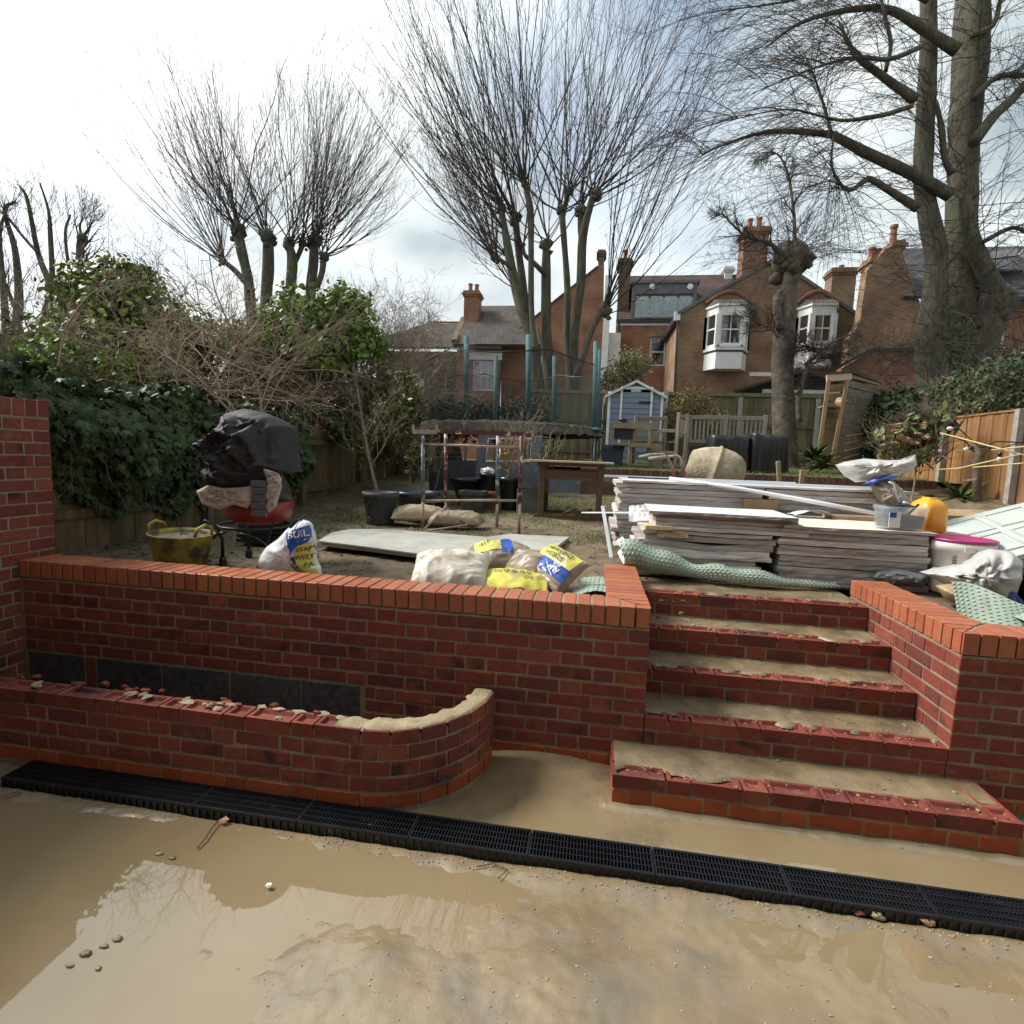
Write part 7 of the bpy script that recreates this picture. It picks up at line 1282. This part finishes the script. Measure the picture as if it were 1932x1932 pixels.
for e_ in (-1, 1): xx = sx0 - .10 if e_ < 0 else sx1 + .10; zz_ = ze - .09; MB().add([(xx, sy - .10, zz_), (mx_, sy - .10, za), (mx_, sy + dp_, za), (xx, sy + dp_, zz_), (xx, sy - .10, zz_ - .06), (mx_, sy - .10, za - .06), (mx_, sy + dp_, za - .06), (xx, sy + dp_, zz_ - .06)], bx8).build('roof', mat('shed_roof_trim', (.72, .73, .74), rough=.5, bump=0), shd)
MB().box(mx_ - .11, mx_ + .11, sy - .02, sy - .001, ze + .01, ze + .09).build('vent', M_white, shd)
for z_ in (at(*c3d(350, 1430), D=DS).z,): MB().box(d1 - .30, d1 - .03, sy - .062, sy - .05, z_ - .02, z_ + .02).build('hinge', M_blk, shd)
z_ = at(*c3d(195, 1555), D=DS).z; MB().box(d0 + .0, d0 + .18, sy - .075, sy - .052, z_ - .025, z_ + .025).build('latch', M_blk, shd)
# garden bench and chair
def slatted(parent, x0, x1, y, z0, z1, n, m=M_teak, w=.035):
    for i in range(n): x = x0 + (x1 - x0) * (i + .5) / n; MB().box(x - w/2, x + w/2, y - .008, y + .008, z0, z1).build('slat', m, parent)
def seat(name, label, cat, p, rz, w, group=None, bays=1, flip=True):
    t = thing(name, label, cat, p, rz, group, local=True); H_, S_, d = .95, .43, .52
    for x in (-w/2, w/2):
        MB().box(x - .03, x + .03, -.03, .03, 0, H_).build('rear_leg', M_teak, t, bevel=.004); MB().box(x - .03, x + .03, d - .03, d + .03, 0, .62).build('front_leg', M_teak, t, bevel=.004); MB().box(x - .035, x + .035, .032, d + .06, .62, .65).build('armrest', M_teak, t, bevel=.004); MB().box(x - .02, x + .02, .031, d - .031, .2, .25).build('stretcher', M_teak, t)
    if bays == 2: MB().box(-.035, .035, -.03, .03, S_, H_).build('centre_post', M_teak, t)
    MB().box(-w/2 + .031, w/2 - .031, -.02, .02, H_ - .09, H_ - .02).build('top_rail', M_teak, t, bevel=.004); MB().box(-w/2 + .031, w/2 - .031, -.021, .021, S_ + .02, S_ + .08).build('bottom_rail', M_teak, t, bevel=.004)
    for b in range(bays): a0 = -w/2 + .04 + b * (w - .08) / bays + (.035 if b else 0); a1 = -w/2 + .04 + (b+1) * (w - .08) / bays - (.035 if b < bays - 1 else 0); slatted(t, a0, a1, 0, S_ + .081, H_ - .091, 8)
    for i in range(6): y = .06 + i * .085; MB().box(-w/2 + .032, w/2 - .032, y - .03, y + .03, S_ - .02, S_).build('seat_slat', M_teak, t)
    return t
b0 = at(1371, 890, D=9.3); b0.z = tz(b0.x, b0.y); seat('garden_bench', 'long silvered teak garden bench with its slatted back to the camera', 'bench', (b0.x - .08, b0.y, b0.z + .02), RAD(-6), 1.25, bays=2)
b1 = at(1338, 890, D=10.0); seat('garden_chair', 'silvered teak chair half hidden left of the long bench', 'chair', (b1.x - .52, b1.y, tz(b1.x, b1.y) + .03), RAD(62), .55); b2 = at(1222, 890, D=11.0); seat('garden_chair', 'silvered teak chair standing in front of the blue shed door', 'chair', (b2.x, b2.y, tz(b2.x, b2.y) + .02), RAD(6), .6)
# potting bench
DP = 10.0; f2 = lambda x, y, D=10.0: at(1750/1.56522 + x * .23402, 1180/1.56522 + y * .23402, D=D); pb_ = thing('potting_bench', 'weathered pine potting bench with dark back panel in front of the blue shed', 'bench', f2(330, 545))
zb_ = tz(f2(330, 545).x, f2(330, 545).y)
def vbar(x, y0, y1, D, w=.05): a = f2(x, y0, D); MB().box(a.x - w/2, a.x + w/2, a.y - .02, a.y + .02, f2(x, y1, D).z if y1 < 545 else zb_, a.z).build('post', M_pine, pb_)
def hbar(x0, x1, y, D, h=.05, d=.04, m=None, nm='rail'): a, b = f2(x0, y, D), f2(x1, y, D); MB().box(a.x, b.x, a.y - d/2 - .003, a.y + d/2 + .003, a.z - h/2, a.z + h/2).build(nm, m or M_pine, pb_)
for x, y0, y1 in ((165, 190, 350), (338, 190, 600), (480, 200, 600)): vbar(x, y0, y1, 10.0)
vbar(455, 360, 600, 9.6); vbar(312, 360, 600, 9.6); hbar(155, 490, 208, 9.97, .10); hbar(175, 325, 262, 10.03, .27, .015, mat('blackboard', (.02, .022, .024), rough=.7), 'back_panel'); hbar(160, 490, 360, 9.97, .04, .35, None, 'shelf'); hbar(310, 470, 375, 9.6, .04, .3, None, 'shelf'); hbar(330, 470, 440, 9.8, .03, .3, None, 'shelf'); hbar(318, 450, 525, 9.8, .04, .35, None, 'shelf'); hbar(330, 485, 325, 9.97, .03)
for i in range(5): hbar(460, 555, 385 + i * 38, 9.7, .13, .02, None, 'side_board')
p = f2(155, 535, 10.2); bx_ = thing('storage_box', 'blue grey plastic storage box left of the potting bench', 'box', (p.x, p.y, zb_), local=True); M_box = mat('slate_blue_plastic', (.085, .11, .17), rough=.45, bump=.05); w_ = (f2(240, 535, 10.2) - f2(70, 535, 10.2)).length; hh = f2(155, 365, 10.2).z - zb_; MB().lathe([(w_*.46, 0), (w_*.5, hh - .09), (0, hh - .09)], 32, squash=8, sy=.7).build('body', M_box, bx_, bevel=0); MB().lathe([(w_*.53, hh - .088), (w_*.53, hh - .02), (w_*.5, hh), (0, hh)], 32, squash=8, sy=.7).build('lid', M_box, bx_)
# black covered furniture
M_tarp = mat('black_tarpaulin', (.014, .015, .017), (.010, .010, .012), rough=.42, scale=4, bump=.2, bscale=20)
def covered(label, x0, x1, yt, yb, D, seed):
    a, b = at(x0, yb, D=D), at(x1, yb, D=D); zt = at((x0+x1)/2, yt, D=D).z; z0 = tz(a.x, a.y) + .04; w = (b.x - a.x); cx = (a.x + b.x)/2; mb = MB(); n = 64
    prof = [(1.02, 0), (1.0, .25), (.985, .6), (.975, .92), (.94, 1.0), (.6, 1.01), (.3, 1.0), (0, .995)]; vs = []
    for j, (r, t) in enumerate(prof):
        for k in range(n):
            th = 2*math.pi*k/n; c, s = math.cos(th), math.sin(th); q = (abs(c)**7 + abs(s)**7)**(-1/7); fold = 1 + .085 * (1.05 - t) * math.sin(k * 2.2 + 2 * mnoise.noise(Vector((k*.4, seed, 0)))) + .03 * mnoise.noise(Vector((c*3, s*3, t*4 + seed)))
            vs.append((cx + c*q*r*fold*w/2, a.y + .3 + s*q*r*fold*.36, z0 + t*(zt - z0) + (.06 * mnoise.noise(Vector((c*2.5*r, s*2.5*r, seed))) if t > .9 else .04 * mnoise.noise(Vector((k*.3, seed, 1))) * (t == 0))))
    m = len(prof); mb.add(vs, [(i*n+k, i*n+(k+1) % n, (i+1)*n+(k+1) % n, (i+1)*n+k) for i in range(m-1) for k in range(n)]); return tag(mb.build('furniture_cover', M_tarp, smooth=True), label, 'cover')
covered('black tarpaulin cover over garden furniture, left one beside the bench', 1335, 1410, 824, 890, 9.0, 2); covered('black tarpaulin cover over garden furniture, right one against the knobbly trunk', 1411, 1482, 822, 890, 8.9, 5)
# concrete mixer drum with handles
DM = 7.3; mxr = thing('cement_mixer', 'cement mixer drum caked in dried cement with red tubular handles', 'mixer', at(1345, 930, D=DM)); M_cem = mat('dried_cement', (.40, .34, .23), (.26, .215, .14), rough=.95, scale=9, bump=1, bscale=28, c3=(.5, .45, .33), s3=5, r3=(.55, .7)); pc = at(1350, 886, D=DM)
Mx = Matrix.Translation(pc) @ Matrix.Rotation(RAD(-8), 4, 'Z') @ Matrix.Rotation(RAD(-76), 4, 'Y'); mb = MB().lathe([(0, -.38), (.1, -.37), (.18, -.34), (.25, -.27), (.29, -.17), (.305, -.05), (.31, .0), (.325, .004), (.325, .03), (.305, .034), (.285, .12), (.25, .22), (.21, .3), (.17, .36), (.13, .37), (0, .36)], 40, Mx); o = mb.build('drum', M_cem, mxr, smooth=True); crumple(o, .006, 12, 3)
M_rst = mat('dusty_red_tube', (.42, .24, .19), (.30, .15, .11), rough=.7, scale=10, bump=.2, c3=(.45, .40, .34), s3=6, r3=(.5, .62))
for l, D in (((1206, 863), (1232, 858), (1250, 857), (1268, 880), (1275, 915)), 7.45), (((1224, 866), (1260, 862), (1276, 860), (1286, 872), (1298, 920)), 7.1): P = [at(x, y, D=D) for x, y in l]; MB().tube([P[0], P[1], P[2], P[2].lerp(P[3], .4) + V3(.02, 0, .01), P[3], P[4]], .021, 10).build('handle', M_rst, mxr, smooth=True); MB().tube([P[0], P[1]], .027, 10).build('grip', M_conc, mxr, smooth=True)
for dx in (-.2, .2): MB().tube([pc + V3(dx, 0, -.1), Vector((pc.x + dx * 1.5, pc.y, gz(pc.x, pc.y)))], .02, 8).build('stand_leg', M_rst, mxr)
for x0, y0, x1, y1, w, lab in ((1468, 870, 1482, 903, .05, 'short pale timber peg leaning behind the rear stack'), (1514, 887, 1512, 905, .055, 'short round stake standing behind the rear stack')): a, b = at(x0, y0, D=7.0), at(x1, y1, D=7.0); b.z = min(b.z, gz(b.x, b.y)); tag(MB().bar(a, b, w, w).build('timber_stake', M_pine, bevel=.006), lab, 'stake')
# leaning log store
DL = 9.8; f7 = lambda x, y, D=9.8: at(2200/1.56522 + x * .35105, 900/1.56522 + y * .35105, D=D); lg = thing('log_store', 'tall leaning log store of weathered pallet boards', 'log store', f7(460, 880)); M_pal = mat('grey_pallet_board', (.21, .185, .15), (.12, .10, .08), rough=.9, scale=4, stretch=(1.5, 1.5, 7), bump=.4, bscale=30, ov=.15, c3=(.06, .042, .03), s3=5, r3=(.56, .68)); M_pin2 = mat('golden_pine', (.30, .205, .095), (.20, .135, .065), rough=.75, scale=4, stretch=(6, 6, 1), bump=.2)
def beam(a, b, w, h, m, nm): return MB().bar(a, b, w, h).build(nm, m, lg)
TL, TR_, BL, BR = f7(450, 405), f7(552, 395), f7(390, 840), f7(460, 885); BK = V3(1.0, .55, 0)    # the side wall runs back to the right
TR2, BR2 = f7(700, 440, 10.5), f7(625, 830, 10.5)
beam(BL, TL, .06, .04, M_pin2, 'post'); beam(BR, TR_, .06, .04, M_pin2, 'post'); beam(TL + V3(-.04, 0, .03), TR_ + V3(.06, 0, .04), .04, .12, M_ply, 'roof_board'); beam(TR_ + V3(0, .02, .05), TR2 + V3(.05, 0, .05), .06, .06, M_pin2, 'roof_edge')
for i in range(11):
    t0 = (i + .06) / 11; t1 = (i + .90 + rnd.uniform(-.03, .03)) / 11; a0, a1 = BR.lerp(TR_, t0), BR.lerp(TR_, t1); c0_, c1_ = BR2.lerp(TR2, t0), BR2.lerp(TR2, t1); nb = V3(.012, .018, 0)
    MB().add([tuple(a0), tuple(c0_), tuple(c1_), tuple(a1), tuple(a0 + nb), tuple(c0_ + nb), tuple(c1_ + nb), tuple(a1 + nb)], bx8).build('side_board', M_pal, lg)
for i in range(9):
    t0, t1 = (i + .05)/9, (i + .88)/9; off = V3(.17, .5, 0); a0, a1, c0_, c1_ = BL.lerp(TL, t0) + off, BL.lerp(TL, t1) + off, BR.lerp(TR_, t0) + off, BR.lerp(TR_, t1) + off; nb = V3(0, .015, 0); MB().add([tuple(a0), tuple(c0_), tuple(c1_), tuple(a1), tuple(a0 + nb), tuple(c0_ + nb), tuple(c1_ + nb), tuple(a1 + nb)], bx8).build('back_board', M_pin2, lg)
sA, sB = BL.lerp(TL, .68), BR.lerp(TR_, .68); MB().add([tuple(sA), tuple(sB), tuple(sB + V3(.05, .48, 0)), tuple(sA + V3(.05, .48, 0))] + [tuple(q + V3(0, 0, .025)) for q in (sA, sB, sB + V3(.05, .48, 0), sA + V3(.05, .48, 0))], bx8).build('shelf', M_pin2, lg); roof_quad(lg, [TL + V3(-.05, -.05, .10), TR_ + V3(.05, -.05, .10), TR2 + V3(.1, 0, .06), TL + V3(.9, .75, .06)], MATS['roof_felt'], .03)
p = sA.lerp(sB, .72) + V3(.08, .12, .10); tag(lump(MB(), p, (.10, .09, .09), 4, n=2).build('log', mat('cut_log', (.42, .31, .17), (.3, .2, .11), rough=.8, scale=12)), 'single split log on the shelf of the leaning log store', 'log')
for i in range(26): a = f7(360 + rnd.uniform(0, 100), 880 - rnd.uniform(0, 55), 9.55); d = V3(rnd.uniform(.15, .35), rnd.uniform(-.1, .1), rnd.uniform(-.02, .16)); tag(MB().tube([a - d * .6, a + d * .6], .010, 5).build('stick', M_twig3 if i % 2 else mat('red_brown_stick', (.16, .085, .055), rough=.8, bump=0)), 'thin brown stick in the heap at the foot of the log store', 'stick', 'sticks heaped at the log store')
# strappy plants, bamboo canes, string lights, dead stem at the right fence
def strap(label, x, y, D, n, L_, z=None):
    p = at(x, y, D=D); P = [p] * n; a = rng.uniform(0, 6.28, n); el = rng.uniform(.3, 1.2, n); U = np.stack([np.cos(a)*np.cos(el), np.sin(a)*np.cos(el), np.sin(el)], 1); Nn = np.stack([-np.cos(a)*np.sin(el), -np.sin(a)*np.sin(el), np.cos(el)], 1); t = thing('strappy_plant', label, 'plant', p)
    V, F_ = leaf_batch([tuple(p)] * n, Nn, U, rng.uniform(.6, 1.1, n) * L_, [(0, 0), (.06, .25), (.08, .55), (.05, .85), (0, 1), (-.05, .85), (-.08, .55), (-.06, .25)], .2, .35); stuff(mesh_np('leaves', V, F_, leafmat('strap_leaf', (.075, .12, .03), (.035, .06, .018), .4), t))
strap('strappy green plant at the foot of the right fence', 1810, 945, 7.2, 46, .38); strap('low strappy green plant beside the knobbly trunk', 1535, 868, 9.6, 46, .45); strap('second low green plant between the trunk and the log store', 1552, 880, 9.4, 36, .35)
M_cane = mat('bamboo_cane', (.62, .47, .22), (.5, .36, .16), rough=.5, scale=6, bump=0); f4 = lambda x, y, D: at(2350/1.56522 + x * .22289, 1150/1.56522 + y * .22289, D=D)
for pts, D0, D1_, lab in ((((1225, 368), (1932, 555)), 5.6, 4.6, 'bamboo cane sloping down to the right, upper one'), (((1660, 512), (1980, 480)), 4.9, 4.5, 'short stretch of bamboo cane at the right edge'), (((1180, 680), (1380, 668), (1900, 550)), 5.6, 4.6, 'bamboo cane rising to the right, middle one'), (((1500, 660), (1960, 622)), 5.2, 4.6, 'bamboo cane lying nearly level, lowest one')):
    P = [f4(x, y, D0 + (D1_ - D0) * i / (len(pts)-1)) for i, (x, y) in enumerate(pts)]; tag(MB().tube(P, .0065, 7).build('bamboo_cane', M_cane, smooth=True), lab, 'cane')
ds = thing('lopped_sapling', 'dark lopped sapling trunk standing before the right fence', 'tree', f4(1535, 950, 6.0)); MB().tube([f4(1540, 950, 6), f4(1530, 700, 6), f4(1535, 460, 6)], [.045, .042, .036], 10).build('trunk', M_bark2, ds, smooth=True); tb = TB()
for pts in (((1560, 590), (1640, 500), (1700, 490)), ((1540, 500), (1700, 440), (1932, 450)), ((1530, 560), (1440, 440), (1330, 400)), ((1525, 900), (1515, 700), (1505, 560))): Q = np.array([f4(x, y, 6) for x, y in pts]); tb.add(Q, np.full(len(Q), .008))
tb.build('branches', M_twig, ds, 5)
sl_ = thing('string_lights', 'black cable of string lights hanging along the right fence', 'string lights', f4(1390, 340, 5.9)); MB().tube([f4(1290, 150, 6.1), f4(1310, 260, 6), f4(1390, 340, 5.9), f4(1500, 440, 5.9), f4(1560, 490, 5.9), f4(1730, 500, 5.8), f4(1932, 440, 5.7)], .006, 6).build('cable', M_blk, sl_, smooth=True); M_bulb = mat('bulb_glass', (.75, .62, .55), rough=.08, bump=0, spec=.8)
for (x, y), d in (((1375, 333), (-1, 0, 0)), ((1500, 495), (-.8, 0, -.2)), ((1730, 530), (0, 0, -1))): a = f4(x, y, 5.88); d = Vector(d); s_ = MB().tube([a, a + d * .05], [.022, .018], 10).build('bulb_holder', M_blk, sl_, smooth=True); MB().tube([a + d * .051, a + d * .075, a + d * .10, a + d * .115], [.014, .024, .02, .004], 10).build('bulb', M_bulb, sl_, smooth=True)
a = f4(1470, 765, 5.7); tag(MB().add([tuple(a + V3(*q)) for q in ((-.07, 0, -.01), (0, 0, .01), (.07, 0, .03), (.07, .01, .0), (0, .01, -.015))], [(0, 1, 2, 3, 4)]).build('plant_label', M_white), 'white plastic plant label hanging before the right fence', 'plant label')
# assumed own house behind the patio: unseen wall added to shade the brickwork
own = thing('unseen_shade_wall', 'assumed house wall behind the camera, added unseen to shade the front brickwork', 'house', (-.3, -4.6, 0)); own_w = wall_cells(MB(), -7, 7, -.2, 6.2, -4.9, [(-1.8, 2.4, 0, 2.3)], thick=.3).build('wall', HB_stock, own); MB().box(-1.8, 2.4, -4.85, -4.83, 0, 2.3).build('glass_doors', M_glass, own)
# ------------------------------------------------------------------ finish
for o in list(bpy.data.objects):
    if '_w' in o.keys(): del o['_w']
